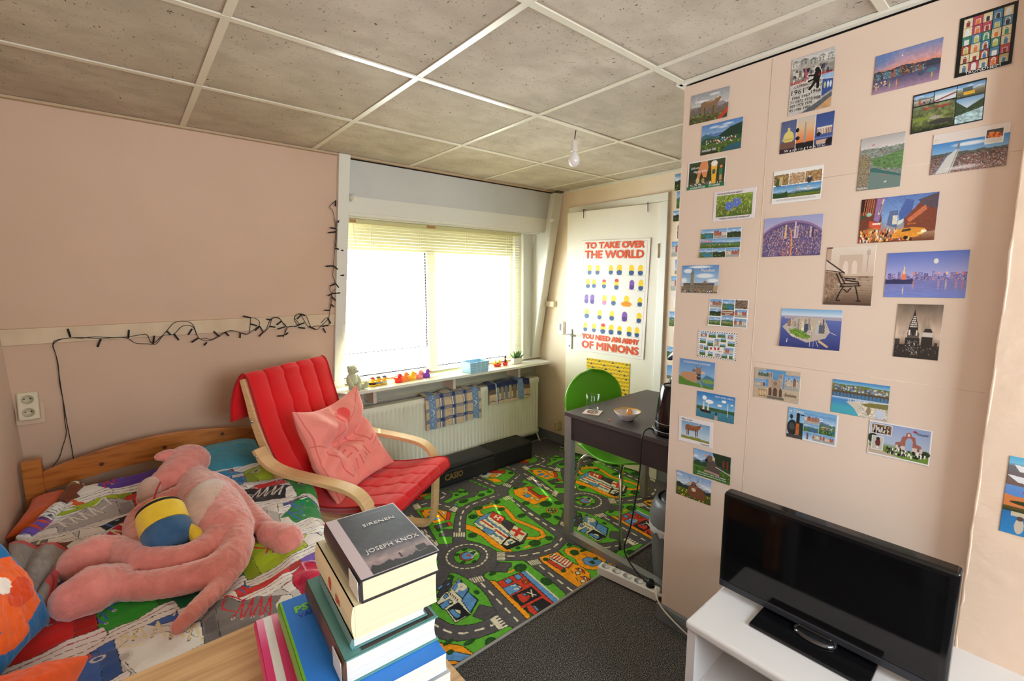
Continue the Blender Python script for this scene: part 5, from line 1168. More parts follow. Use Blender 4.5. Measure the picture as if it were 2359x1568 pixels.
def book(name, tl, tr, bl_, z1, t, label, cover, art=None, spine=None, hard=True, pages=None, bg=(40, 42, 48), loose=.0):
    """tl, tr, bl_: top face corners (x, y); z1 top; the spine lies along tl-bl"""
    tl, tr, bl_ = [Vector((p[0], p[1], 0)) for p in (tl, tr, bl_)]
    ey = (tl-bl_); H = ey.length; ey.normalize(); ex = Vector((ey.y, -ey.x, 0)); W = (tr-tl).dot(ex)
    e = empty(name, (bl_.x, bl_.y, z1-t), math.atan2(ex.y, ex.x), label, 'book', 'book pile')
    ct = .0028 if hard else .0008; ov = .003 if hard else 0
    sp = MB().b2((0, 0, 0), (W, H, ct)).b2((0, 0, t-ct), (W, H, t)).build('cover', cover, e)
    n = 7; s2 = MB(); a = [(-.004*math.sin(PI*i/n)-.0, t*i/n) for i in range(n+1)]
    s2.prism([(x, 0, z) for x, z in a]+[(.0025, 0, t), (.0025, 0, 0)], (0, H, 0)); s2.build('spine', spine or cover, e, smooth=False)
    pb_ = MB(); bow = [(W-ov-.003*math.sin(PI*i/n)*(1 if hard else .3), ct+(t-2*ct)*i/n) for i in range(n+1)]
    pb_.prism([(x, ov, z) for x, z in bow]+[(.002, ov, t-ct), (.002, ov, ct)], (0, H-2*ov, 0)); pb_.build('pages', pages or pagem, e)
    if art is not None:
        im = coverart(W-.001, H-.001, art, bg); xs_ = np.linspace(.0005, W-.0005, im.w); ys_ = np.linspace(H-.0005, .0005, im.h); Xg, Yg = np.meshgrid(xs_, ys_)
        gridmesh('cover_print', np.stack([Xg, Yg, Xg*0+t+.0003], -1), im.a, paperc, e)
    return e, W, H, t
def art1(im):
    W, H = im.W, im.H; im.vgrad([(0, (52, 52, 58)), (.5, (66, 66, 72)), (.68, (84, 84, 94)), (.82, (170, 150, 150)), (.9, (150, 130, 134)), (1, (80, 78, 84))]); im.grain(.16, 14, 22, 3, octs=4)
    im.ridge(.0, W, H, H*.90, .012, (44, 42, 46), 5, 14); im.rect(W*.55, H*.83, W*.58, H*.9, (44, 42, 46)); im.rect(W*.78, H*.82, W*.92, H*.9, (48, 46, 50))
    im.rect(0, 0, .021, H, (206, 190, 196)); im.rect(0, 0, W, .0025, (214, 206, 214)); im.rect(W-.0025, 0, W, H, (214, 206, 214)); im.rect(0, H-.0025, W, H, (200, 196, 204))
    for k in range(3): im.rect(W*.45, H*(.62+k*.018), W*.9, H*(.625+k*.018), (126, 124, 130))
    im.rect(W*.3, H*.075, W*.85, H*.08, (120, 118, 124))
silver = mat('cover_lettering', L(214, 210, 206), rough=.4)
e1, W1, H1, t1 = book('novel', (.264, .877), (.401, .852), (.248, .662), 1.0, .040, 'dark hardback novel with a city skyline, topmost of the pile', mat('slate_cover', L(44, 44, 50), rough=.3), art1, bg=(60, 60, 66))
lettering('SIRENEN', .014, (W1*.62, H1*.735, t1+.0006), (1, 0, 0), (0, 1, 0), silver, e1, width=.062)
lettering('JOSEPH KNOX', .017, (W1*.58, H1*.325, t1+.0006), (1, 0, 0), (0, 1, 0), silver, e1, width=.098)
MB().b2((-.0048, .004, .004), (-.0036, .05, .036)).build('library_label', mat('white_label', L(226, 224, 222), rough=.5), e1)
e2, W2, H2, t2 = book('paperback', (.248, .888), (.392, .866), (.234, .664), .96, .056, 'thick cream paperback, second from the top of the pile', mat('cream_cover', L(232, 222, 186), rough=.4), hard=False)
MB().ell((-.0035, .12, .03), (.001, .011, .012), 16, 10).build('red_emblem', mat('red_print', L(196, 70, 40), rough=.5), e2, smooth=True)
lettering('EN', .018, (-.0052, .07, .028), (0, -1, 0), (0, 0, 1), mat('red_print'), e2)
e3, W3, H3, t3 = book('thin_book', (.246, .868), (.375, .850), (.232, .668), .904, .020, 'thin teal spined book, third from the top of the pile', mat('teal_grey_cover', L(96, 138, 142), rough=.4), pages=pagew)
def art4(im):
    W, H = im.W, im.H; im.vgrad([(0, (60, 50, 38)), (.5, (70, 58, 34)), (1, (46, 38, 30))]); im.grain(.2, 12, 16, 6, octs=4)
    im.ell(W*.25, H*.42, .035, .05, (196, 140, 110)); im.ell(W*.32, H*.60, .03, .03, (186, 146, 80)); im.ell(W*.25, H*.75, .04, .04, (120, 96, 46)); im.rect(0, 0, .026, H, (92, 146, 142)); im.rect(.026, 0, .0275, H, (60, 110, 108)); im.rect(0, H-.004, W, H, (92, 146, 142)); im.rect(W-.004, 0, W, H, (92, 146, 142))
e4, W4, H4, t4 = book('hardback', (.228, .897), (.388, .870), (.214, .655), .884, .046, 'heavy teal edged hardback with a painted cover, fourth in the pile', mat('teal_cloth_cover', L(92, 146, 142), rough=.5), art4, spine=mat('brown_painted_spine', L(70, 52, 38), rough=.4, noise=(16, L(110, 70, 44), .4, .6)), pages=pagew)
MB().b2((-.0052, .006, .006), (-.004, .05, .04)).build('library_label', mat('white_label'), e4)
def art5(im): im.vgrad([(0, (38, 122, 214)), (1, (44, 128, 222))]); im.ell(im.W*.45, im.H*.55, .008, .008, (30, 30, 40)); im.ell(im.W*.5, im.H*.70, .012, .009, (180, 190, 210)); im.rect(0, 0, .004, im.H, (110, 180, 40))
e5, W5, H5, t5 = book('textbook', (.183, .930), (.392, .902), (.160, .628), .838, .034, 'large bright blue textbook with a green spine in the pile', mat('blue_cover', L(42, 124, 216), rough=.3), art5, spine=mat('green_spine', L(110, 170, 40), rough=.35), hard=False, pages=pagew)
lettering('PSY', .026, (.020, H5*.86, t5+.0006), (1, 0, 0), (0, 1, 0), mat('green_print', L(120, 200, 60), rough=.4), e5, align='LEFT', bold=.001)
lettering('VAN', .016, (.024, H5*.79, t5+.0006), (1, 0, 0), (0, 1, 0), mat('dark_blue_print', L(40, 60, 170), rough=.4), e5, align='LEFT')
def art6(im):
    im.grain(.02); W, H = im.W, im.H
    for i in range(7):
        for j in range(10): im.rect(W*(.04+i*.135), H*(.03+j*.095), W*(.15+i*.135), H*(.105+j*.095), [(60, 80, 110), (120, 100, 70), (70, 70, 74), (40, 110, 150), (150, 130, 80)][(i*3+j*2) % 5])
    im.rect(W*.82, H*.72, W*.97, H*.95, (236, 234, 232))
    for k in range(9): im.rect(W*.84+k*.0024, H*.74, W*.84+k*.0024+.0012, H*.92, (30, 30, 30))
e7, W7, H7, t7 = book('notebook', (.145, .955), (.345, .930), (.118, .668), .804, .022, 'pink and white notebook sticking out left under the blue textbook', mat('pink_cover', L(222, 60, 120), rough=.35), lambda im: (im.vgrad([(0, (240, 170, 196)), (.3, (226, 70, 130)), (1, (214, 40, 110))]), im.rect(.012, 0, .026, im.H, (236, 232, 234))), spine=mat('pink_cover', L(222, 60, 120), rough=.35), hard=False, pages=pagew)
e6, W6, H6, t6 = book('magazine', (.205, .925), (.408, .898), (.182, .642), .782, .0265, 'magazine with a picture grid cover, lowest in the pile', mat('white_cover', L(224, 224, 222), rough=.3), art6, bg=(206, 204, 198), hard=False, pages=pagew)

# ------------------------------------------------------------------ media cabinet and television
whm = mat('white_melamine', L(216, 211, 210), rough=.4, spec=.4)
cbn = empty('tv_cabinet', (1.4, .1, 0), 0, 'low white open cabinet carrying the television', 'cabinet')
CX0, CX1, CY0, CY1, CZT = 1.165, 1.655, -.42, .60, .492
rel(MB().b2((CX0, CY0, CZT-.030), (CX1, CY1, CZT)).build('top_board', whm, bevel=.011, bseg=4), cbn)
for y in (CY1-.018, CY0+.018, .085): rel(MB().b2((CX0+.008, y-.013, 0), (CX1-.004, y+.013, CZT-.030)).build('side_panel', whm, bevel=.001), cbn)
rel(MB().b2((CX0+.02, CY0+.03, .275), (CX1-.01, CY1-.03, .293)).build('shelf', whm, bevel=.001), cbn)
rel(MB().b2((CX0+.02, CY0+.03, .04), (CX1-.01, CY1-.03, .058)).build('bottom_board', whm, bevel=.001), cbn)
rel(MB().b2((CX1-.012, CY0+.02, .04), (CX1-.006, CY1-.02, CZT-.03)).build('back_board', mat('brown_hardboard', L(150, 112, 84), rough=.7)), cbn)
tvb = mat('black_gloss_bezel', L(16, 16, 18), rough=.14, spec=.6); scr = mat('dark_screen', L(10, 9, 11), rough=.07, spec=.55)
tv = empty('television', (1.37, .34, CZT), 0, 'black flat screen television on the white cabinet', 'television')
TX = 1.365; ty0, ty1, tz0, tz1 = .070, .600, .512, .822
rel(MB().b2((TX, ty0, tz0), (TX+.045, ty1, tz1)).build('casing', tvb, bevel=.009, bseg=3), tv)
rel(MB().b2((TX-.0012, ty0+.018, tz0+.030), (TX+.004, ty1-.018, tz1-.018)).build('screen', scr), tv)
rel(MB().b2((TX-.004, ty0+.004, tz0+.002), (TX+.004, ty1-.004, tz0+.022)).build('lower_bezel', mat('grey_gloss_bezel', L(44, 46, 52), rough=.25), bevel=.003), tv)
rel(MB().b2((TX-.085, .195, CZT), (TX+.055, .470, CZT+.010)).build('stand_base', tvb, bevel=.003), tv)
rel(MB().b2((TX-.01, .29, CZT+.008), (TX+.03, .37, tz0+.01)).build('neck', tvb, bevel=.006), tv)
rel(MB().lathe([(.05, 0), (.052, .004), (.04, .010), (.0, .012)], (TX-.005, .33, CZT+.010), 28, sx=.6).build('neck_collar', mat('dark_chrome', L(90, 90, 94), rough=.12, metal=.9), smooth=True), tv)
rel(MB().b2((TX+.045, .2, tz0+.04), (TX+.075, .47, tz1-.05)).build('rear_hump', tvb, bevel=.01), tv)
# ------------------------------------------------------------------ poster and picture on the door
posterm = mat('poster_paper', attr=True, rough=.28, spec=.45)
cardm = mat('postcard_gloss', attr=True, rough=.22, spec=.5)
def on_door(corners, name, im, m, label, cat, group=None, off=.0025, wave=0.0):
    """corners tl, tr, br, bl in pixels, laid on the door leaf; the sheet keeps its own thickness"""
    C4 = [Vector(leafp(x, y, off)) for x, y in corners]; return sheet(C4, name, im, m, label, cat, group, wave)
def sheet(C4, name, im, m, label, cat, group=None, wave=0.0, lift=(0, 0, 0, 0)):
    c = sum(C4, Vector())/4; ex = ((C4[1]-C4[0])+(C4[2]-C4[3]))/2; ey = ((C4[0]-C4[3])+(C4[1]-C4[2]))/2
    W, H = ex.length, ey.length; ex.normalize(); ey = (ey-ex*ey.dot(ex)).normalized(); ez = ex.cross(ey)
    e = bpy.data.objects.new(name, None); COL.objects.link(e); e.empty_display_size = .03
    Mx = Matrix.Identity(4)
    for i in range(3): Mx[i][0] = ex[i]; Mx[i][1] = ey[i]; Mx[i][2] = ez[i]; Mx[i][3] = c[i]
    e.matrix_world = Mx
    nx, ny = im.w, im.h; U, V = np.meshgrid(np.linspace(-W/2, W/2, nx), np.linspace(H/2, -H/2, ny)); Z = wave*(.5+.5*np.sin(U/W*9)*np.cos(V/H*7))+0*U
    for (su, sv), l in zip(((-1, 1), (1, 1), (1, -1), (-1, -1)), lift):
        if l: Z = Z+l*np.clip((su*U/W*2+sv*V/H*2-.9)/1.1, 0, 1)**2
    P = np.stack([U, V, Z], -1); c_ = im.a
    Pp = np.pad(P, ((1, 1), (1, 1), (0, 0)), 'edge'); cc = np.pad(c_, ((1, 1), (1, 1), (0, 0)), 'edge')
    Pp[0, :, 2] -= .0006; Pp[-1, :, 2] -= .0006; Pp[1:-1, 0, 2] -= .0006; Pp[1:-1, -1, 2] -= .0006
    return e, W, H, (Pp, cc, m)
def finish(e, name, data, label, cat, group=None, part='print'):
    o = gridmesh(part, data[0], data[1], data[2], e); tag(e, label, cat, group); return o
PR = (226, 84, 40)
im = Im(330, 470, .642, .90, (238, 234, 226)); im.rect(.022, .018, .62, .0205, (206, 110, 100)); im.rect(.022, .878, .62, .8805, (206, 110, 100)); im.rect(.022, .018, .0245, .88, (206, 110, 100)); im.rect(.6175, .018, .62, .88, (206, 110, 100))
rs = random.Random(8)
rows = [(.235, (.09, .17, .30, .38, .49, .57), .062), (.345, (.08, .14, .24, .36, .50, .58), .060), (.47, (.07, .13, .25, .34, .46, .58), .060), (.59, (.08, .21, .33, .45, .58), .055), (.70, (.07, .16, .25, .33, .41, .50, .57), .058)]
for ri, (y, xs, h) in enumerate(rows):
    for i, x in enumerate(xs):
        pur = (ri, i) in ((1, 4), (2, 0), (2, 1), (3, 3)); w = .022*rs.uniform(.9, 1.15); hh = h*rs.uniform(.8, 1.1)
        c1, c2 = ((126, 92, 168), (92, 66, 140)) if pur else ((242, 206, 60), (62, 92, 138))
        im.ell(x, y+hh*.62, w*1.5, .006, (206, 202, 196)); im.rect(x-w, y-hh*.3, x+w, y+hh*.3, c1); im.ell(x, y-hh*.3, w, w*1.1, c1); im.ell(x, y+hh*.32, w, w*.8, c2); im.rect(x-w, y+hh*.1, x+w, y+hh*.35, c2)
        if (ri, i) in ((1, 2), (1, 3), (4, 2)): im.ell(x, y-hh*.5, w*.9, w*.6, (206, 60, 60))
        if (ri, i) == (2, 2): im.ell(x, y+hh*.3, w, w*.7, (232, 120, 160))
        if (ri, i) == (2, 4): im.ell(x, y+.02, w*2, w*.8, (240, 150, 40))
po, Wp, Hp, d = on_door(((1338.5, 553.9), (1495.8, 548.3), (1486.5, 828.6), (1333.9, 806.4)), 'poster', im, posterm, '', 'poster', wave=.003)
finish(po, 'poster', d, 'large white poster with orange capitals taped to the door', 'poster')
orp = mat('orange_print', L(*PR), rough=.4)
for txt, y, w, sz in (('TO TAKE OVER', .395, .50, .056), ('THE WORLD', .325, .50, .070), ('YOU NEED AN ARMY', -.318, .50, .046), ('OF MINIONS', -.385, .50, .070)):
    lettering(txt, sz*1.15, (-.005, y, .0038), (1, 0, 0), (0, 1, 0), orp, po, bold=0, fat=.0032, width=w*.985)
im = Im(220, 170, .40, .31, (236, 196, 52)); 
for j in range(11):
    for i in range(14):
        x, y = (i+.5*(j % 2))*.031, j*.030; im.ell(x, y, .014, .012, (244, 210, 66)); im.ell(x, y+.009, .013, .006, (196, 156, 40)); 
        if (i*5+j*3) % 4 == 0: im.ell(x, y+.016, .010, .006, (66, 92, 132))
        im.ell(x+.002, y-.012, .004, .003, (70, 56, 30))
po2, W_, H_, d = on_door(((1351.5, 823.5), (1450.5, 837), (1449, 925), (1350, 905)), 'picture_sheet', im, posterm, '', 'poster')
finish(po2, 'picture_sheet', d, 'yellow dotted picture sheet on the door behind the green chair', 'poster')

# ------------------------------------------------------------------ postcards: painters in unit coordinates 0..1.5 by 0..1 (or upright)
SKY = (92, 150, 214); SKY2 = (196, 218, 238)
def land(im, x0, y0, x1, y1, seed, sky=(SKY, SKY2), hills=((90, 120, 160), (70, 120, 80)), ground=(110, 150, 60), water=None, town=False, hz=.45):
    h, w = y1-y0, x1-x0; im.vgrad([(0, sky[0]), (1, sky[1])], x0, y0, x1, y0+h*hz+.02); im.vgrad([(0, ground), (1, tuple(int(c*.6) for c in ground))], x0, y0+h*hz, x1, y1)
    rs = random.Random(seed)
    for k in range(3): im.ell(x0+w*rs.random(), y0+h*hz*rs.uniform(.2, .8), w*.16, h*.05, (240, 242, 246), soft=.8, al=.7)
    for k, c in enumerate(hills): im.ridge(x0, x1, y0+h*(hz+.08+.08*k), y0+h*(hz-.06+.05*k), h*.12, c, seed+k, 5+3*k)
    if water: im.poly([(x0+w*.2, y0+h*.62), (x0+w*.6, y0+h*.56), (x1, y0+h*.7), (x1, y1-h*.08), (x0+w*.5, y1)], water)
    if town: im.speck(x0+w*.1, y0+h*(hz+.1), x1-w*.1, y0+h*(hz+.28), 50, [(196, 120, 90), (230, 226, 214), (160, 90, 70), (220, 200, 170)], h*.018, seed)
    im.speck(x0+w*.02, y0+h*.7, x1-w*.02, y1-h*.03, 50, [(60, 100, 44), (120, 160, 60), (46, 76, 40), tuple(int(c*.8) for c in ground)], h*.025, seed+5)
    im.grain(.10, 30, 20, seed, x0, y0, x1, y1)
def houses(im, x0, y0, x1, y1, seed, cols=((196, 96, 84), (224, 200, 160), (214, 214, 208), (180, 120, 90)), sky=(SKY, SKY2)):
    h, w = y1-y0, x1-x0; im.vgrad([(0, sky[0]), (1, sky[1])], x0, y0, x1, y0+h*.6); im.rect(x0, y0+h*.6, x1, y1, (168, 164, 158)); rs = random.Random(seed); x = x0
    while x < x1-w*.05:
        ww = w*rs.uniform(.16, .28); t = y0+h*rs.uniform(.28, .45); c = rs.choice(cols); xe = min(x+ww, x1); im.rect(x, t, xe, y0+h*.72, c); im.poly([(x, t), ((x+xe)/2, t-h*.16), (xe, t)], tuple(int(q*.7) for q in c))
        for a in range(2):
            for b in range(3): im.rect(x+(xe-x)*(.2+.4*a), t+h*(.05+.1*b), x+(xe-x)*(.35+.4*a), t+h*(.10+.1*b), (70, 76, 90))
        x = xe
    im.grain(.14, 30, 20, seed, x0, y0, x1, y1)
def tower(im, x, w, y0, y1, c, roof=None):
    im.rect(x-w/2, y0, x+w/2, y1, c)
    if roof: im.poly([(x-w/2, y0), (x, y0-w*2.2), (x+w/2, y0)], roof)
def skyline(im, x0, x1, yb, hmin, hmax, cols, seed, lit=None, wmin=.02, wmax=.06):
    rs = random.Random(seed); x = x0
    while x < x1:
        w = rs.uniform(wmin, wmax); h = rs.uniform(hmin, hmax); c = rs.choice(cols); im.rect(x, yb-h, min(x+w, x1), yb, c)
        if lit:
            for _ in range(int(h*w*4000)): a, b = rs.uniform(x+.003, x+w-.003), rs.uniform(yb-h, yb); im.rect(a-.003, b-.003, a+.003, b+.003, rs.choice(lit))
        x += w*rs.uniform(.7, 1.0)
def cow(im, x, y, s, c=(150, 104, 66), fl=1, dark=None, lying=False):
    d = dark or tuple(int(q*.7) for q in c); pale = (226, 200, 170)
    X = lambda a: x+fl*a*s; Y = lambda b: y+b*s
    im.poly([(X(-.5), Y(-.22)), (X(-.35), Y(-.27)), (X(.30), Y(-.24)), (X(.42), Y(-.05)), (X(.35), Y(.12)), (X(-.3), Y(.14)), (X(-.48), Y(.10))], c)
    if not lying:
        for a in (-.44, -.32, .20, .32): im.poly([(X(a), Y(.05)), (X(a+.09), Y(.05)), (X(a+.075), Y(.50)), (X(a+.02), Y(.50))], d if a in (-.32, .20) else c)
        im.line([(X(-.49), Y(-.2)), (X(-.53), Y(.2))], .03*s, d)
    else: im.ell(X(0), Y(.13), .5*s, .1*s, d)
    im.poly([(X(.25), Y(-.22)), (X(.45), Y(-.36)), (X(.60), Y(-.20)), (X(.45), Y(.02)), (X(.3), Y(.0))], c); im.ell(X(.55), Y(-.26), .13*s, .10*s, c, rot=.4*fl); im.ell(X(.65), Y(-.20), .06*s, .05*s, pale)
    im.ell(X(.43), Y(-.36), .07*s, .035*s, pale); im.line([(X(.50), Y(-.34)), (X(.52), Y(-.47))], .02*s, (230, 224, 210)); im.ell(X(.05), Y(-.2), .3*s, .04*s, tuple(min(255, int(q*1.2)) for q in c))
def cowface(im, x, y, s, c=(168, 116, 78), horns=True, glasses=False):
    im.poly([(x-.62*s, y+.9*s), (x-.5*s, y+.1*s), (x, y-.2*s), (x+.9*s, y+.1*s), (x+1.2*s, y+.5*s), (x+1.15*s, y+1.2*s), (x-.3*s, y+1.2*s)], tuple(int(q*.85) for q in c))
    im.ell(x, y, .30*s, .46*s, c); im.ell(x, y+.38*s, .22*s, .17*s, (226, 206, 184)); im.ell(x-.08*s, y+.36*s, .04*s, .03*s, (60, 44, 40)); im.ell(x+.08*s, y+.36*s, .04*s, .03*s, (60, 44, 40))
    for f in (-1, 1): im.ell(x+f*.42*s, y-.18*s, .20*s, .09*s, (206, 160, 124), rot=-.3*f); im.ell(x+f*.14*s, y-.08*s, .04*s, .035*s, (30, 24, 22))
    if horns:
        for f in (-1, 1): im.line([(x+f*.2*s, y-.36*s), (x+f*.42*s, y-.52*s), (x+f*.40*s, y-.86*s)], .05*s, (70, 62, 58))
    if glasses:
        for f in (-1, 1): im.ell(x+f*.16*s, y-.08*s, .14*s, .10*s, (70, 84, 92))
def grid_cards(im, cells, gap=.012, bg=(236, 234, 232)):
    im.rect(0, 0, im.W, im.H, bg)
    for n, (x0, y0, x1, y1, kind) in enumerate(cells):
        x0, x1, y0, y1 = x0*im.W+gap, x1*im.W-gap, y0*im.H+gap, y1*im.H-gap
        if kind == 'h': houses(im, x0, y0, x1, y1, n+3)
        elif kind == 'w': land(im, x0, y0, x1, y1, n+2, water=(40, 130, 180))
        elif kind == 'd': land(im, x0, y0, x1, y1, n+9, hills=((70, 90, 90), (40, 56, 40)), ground=(60, 80, 40))
        elif kind == 't': land(im, x0, y0, x1, y1, n+5, town=True)
        elif kind == 's': im.vgrad([(0, SKY), (1, (180, 210, 236))], x0, y0, x1, y1); xm = (x0+x1)/2; im.rect(xm-(x1-x0)*.12, y0+(y1-y0)*.35, xm+(x1-x0)*.12, y1, (150, 120, 96)); im.poly([(xm-(x1-x0)*.14, y0+(y1-y0)*.36), (xm, y0+(y1-y0)*.06), (xm+(x1-x0)*.14, y0+(y1-y0)*.36)], (90, 84, 92)); im.rect(x0, y0+(y1-y0)*.75, x1, y1, (130, 120, 106))
        elif kind == 'b': im.rect(x0, y0, x1, y1, (120, 100, 84)); im.grain(.5, 10, 10, n, x0, y0, x1, y1)
        elif kind == 'p': im.vgrad([(0, (214, 206, 200)), (1, (150, 60, 50))], x0, y0, x1, y1); im.speck(x0+.02, y0+(y1-y0)*.3, x1-.02, y1-.03, 30, [(30, 26, 26), (236, 226, 220), (196, 150, 130)], .012, n, 2)
# individual designs
def c_mountcow(im): land(im, 0, 0, 1.4, 1, 3, sky=((150, 156, 164), (206, 204, 204)), hills=((150, 140, 144), (130, 118, 118), (116, 104, 96)), ground=(140, 124, 74), hz=.52); cow(im, .72, .48, .62, (140, 108, 78)); im.poly([(1.02, 1), (1.4, .62), (1.4, .80), (1.2, 1)], (206, 60, 44))
def c_lake(im): land(im, 0, 0, 1.4, 1, 7, sky=((74, 130, 206), (150, 180, 220)), hills=((86, 122, 186), (60, 110, 130), (40, 86, 60)), ground=(104, 140, 60), hz=.42, town=True); im.poly([(.75, 1), (1.0, .82), (1.4, .76), (1.4, 1)], (44, 96, 116)); im.ell(.78, .58, .09, .025, (60, 130, 190)); im.poly([(0, 1), (0, .80), (.5, .88), (.7, 1)], (50, 62, 36)); im.poly([(.6, .45), (1.0, .22), (1.4, .14), (1.4, .52), (.8, .52)], (36, 66, 50))
def c_beer(im):
    im.rect(0, 0, 1.4, 1, (230, 226, 222)); im.vgrad([(0, (70, 80, 50)), (.6, (50, 60, 40)), (1, (90, 74, 50))], .05, .05, 1.38, .9)
    im.poly([(.50, .05), (.74, .05), (.78, .3), (.72, .62), (.60, .60), (.52, .40), (.46, .66), (.36, .62), (.40, .36)], (226, 140, 84)); im.ell(.40, .70, .07, .10, (206, 190, 130)); im.ell(.60, .72, .06, .09, (170, 150, 80)); im.speck(.1, .78, 1.3, .9, 70, [(206, 206, 206), (120, 110, 96), (236, 236, 236)], .013, 5)
    im.poly([(.88, .24), (1.10, .24), (1.07, .86), (.93, .86)], (242, 180, 44)); im.ell(.99, .18, .115, .10, (238, 232, 226)); im.ell(.985, .46, .06, .09, (70, 90, 80)); im.ell(1.24, .32, .05, .05, (226, 130, 70)); im.rect(1.18, .38, 1.30, .60, (50, 120, 80)); im.rect(1.20, .6, 1.28, .78, (196, 150, 90)); im.rect(0, .88, 1.4, 1, (34, 124, 74))
def c_flower(im):
    im.rect(0, 0, 1.4, 1, (228, 220, 224)); im.vgrad([(0, (130, 160, 50)), (1, (80, 110, 40))], .1, .15, 1.3, .86); rs = random.Random(3)
    for _ in range(260):
        x, y = rs.uniform(.12, 1.26), rs.uniform(.2, .84); a = rs.uniform(-1.2, 1.2); im.line([(x, y), (np.clip(x+.10*math.sin(a), .11, 1.29), np.clip(y-.10*math.cos(a), .16, .85))], .012, rs.choice(((176, 206, 80), (110, 150, 40), (60, 80, 30), (214, 214, 130), (140, 110, 60))))
    for cx, cy in ((.55, .52), (.80, .42)):
        for k in range(5): a = k*2*PI/5+.3; im.ell(cx+.075*math.cos(a), cy+.08*math.sin(a), .085, .06, (92, 120, 214), rot=a)
        for k in range(5): a = k*2*PI/5+.9; im.line([(cx, cy), (cx+.07*math.cos(a), cy+.07*math.sin(a))], .012, (60, 50, 150))
        im.ell(cx, cy, .02, .02, (236, 230, 190))
def c_berlin(im):   # upright 1 x 1.42
    im.vgrad([(0, (170, 168, 164)), (.4, (140, 134, 126)), (1, (180, 176, 168))]); houses(im, 0, 0, 1, .34, 4, cols=((170, 168, 160), (200, 198, 190), (120, 110, 100)), sky=((190, 190, 190), (220, 220, 220)))
    im.speck(.05, .34, .95, .58, 60, [(40, 40, 44), (206, 200, 196), (120, 100, 80), (60, 70, 110)], .02, 6, 2.0); im.poly([(0, .66), (.45, .60), (1, .72), (1, .78), (0, .98)], (206, 204, 200)); im.poly([(.6, .56), (1, .58), (1, .72), (.6, .64)], (150, 186, 226))
    im.rect(0, .70, .78, 1.42, (198, 194, 190)); im.poly([(.76, .70), (1, .74), (1, 1.0), (.76, 1.12)], (50, 80, 160)); im.poly([(.3, 1.42), (1, 1.05), (1, 1.42)], (90, 96, 104)); im.poly([(.62, 1.42), (1, 1.16), (1, 1.42)], (206, 156, 106))
    for x in (.82, .89, .95): im.ell(x, .86, .022, .08, (190, 200, 120) if x < .85 else (200, 220, 230))
    im.poly([(.28, .30), (.34, .30), (.46, .58), (.38, .60)], (186, 90, 100)); im.poly([(.28, .30), (.32, .32), (.35, .42), (.30, .40)], (50, 60, 110))
    for w, c in ((.035, (230, 226, 222)), (0, (20, 20, 22))):
        im.ell(.63, .58, .085+w*.5, .17+w*.5, c, rot=.12); im.ell(.62, .42, .055+w*.5, .06+w*.5, c); im.line([(.58, .55), (.44, .52)], .05+w, c); im.line([(.58, .64), (.44, .66)], .05+w, c); im.line([(.60, .70), (.48, .86)], .07+w, c); im.line([(.66, .70), (.66, .86)], .07+w, c)
    im.grain(.12, 20, 30, 3)
def c_wash(im):
    im.rect(0, 0, 1.45, 1, (236, 232, 230)); im.vgrad([(0, (76, 90, 140)), (.6, (96, 112, 166)), (1, (60, 50, 70))], 0, 0, .44, 1); im.ell(.235, .52, .15, .20, (226, 206, 112)); im.rect(.20, .22, .27, .40, (226, 206, 112)); im.rect(.06, .55, .40, .62, (206, 184, 100)); im.rect(.0, .66, .44, .86, (120, 84, 74)); im.rect(0, .86, .44, 1, (60, 40, 56)); im.line([(.235, .1), (.235, .25)], .012, (150, 130, 90))
    im.vgrad([(0, (196, 192, 190)), (.3, (226, 186, 140)), (.75, (240, 120, 56)), (.76, (40, 32, 34)), (1, (26, 24, 28))], .455, 0, .96, 1); im.poly([(.665, .82), (.685, .17), (.70, .12), (.715, .17), (.745, .82)], (150, 150, 150)); im.ridge(.455, .96, 1, .78, .05, (34, 30, 34), 5, 9); im.ell(.48, .35, .05, .07, (34, 30, 30)); im.ell(.50, .6, .06, .06, (34, 30, 30))
    im.vgrad([(0, (50, 76, 150)), (.6, (70, 96, 170)), (1, (40, 40, 70))], .975, 0, 1.45, 1); im.rect(1.03, .40, 1.42, .45, (226, 206, 196)); im.rect(1.02, .45, 1.42, .62, (120, 90, 90))
    for k in range(9): im.rect(1.04+k*.043, .45, 1.06+k*.043, .61, (236, 214, 190))
    im.rect(.975, .70, 1.45, .74, (100, 120, 190)); im.rect(1.03, .78, 1.40, .90, (206, 170, 150)); im.ell(1.08, .60, .06, .06, (26, 28, 34)); im.ell(1.38, .86, .10, .10, (26, 24, 30))
def c_abbey(im):
    grid_cards(im, [], 0); W, H = im.W, im.H
    for k, c in enumerate(((150, 120, 70), (186, 156, 120), (170, 130, 84))):
        x0 = .02+k*.49; im.rect(x0, .13, x0+.47, .44, c); im.grain(.5, 14, 10, 5+k, x0, .13, x0+.47, .44)
    im.ell(.18, .40, .09, .16, (70, 96, 50)); im.rect(.20, .2, .3, .44, (206, 180, 130)); im.ell(1.12, .38, .07, .1, (60, 60, 70)); im.ell(1.12, .29, .03, .03, (206, 206, 206)); im.ell(.72, .3, .06, .07, (196, 140, 90))
    land(im, .02, .47, W-.02, .84, 5, sky=((70, 140, 206), (170, 206, 236)), hills=((96, 140, 180), (60, 96, 70)), ground=(140, 160, 50), hz=.6); 
    for x in (.78, .83, 1.08, 1.12): im.rect(x, .54, x+.025, .68, (190, 180, 170))
    im.ridge(.02, .5, .84, .68, .09, (44, 80, 40), 9, 12)
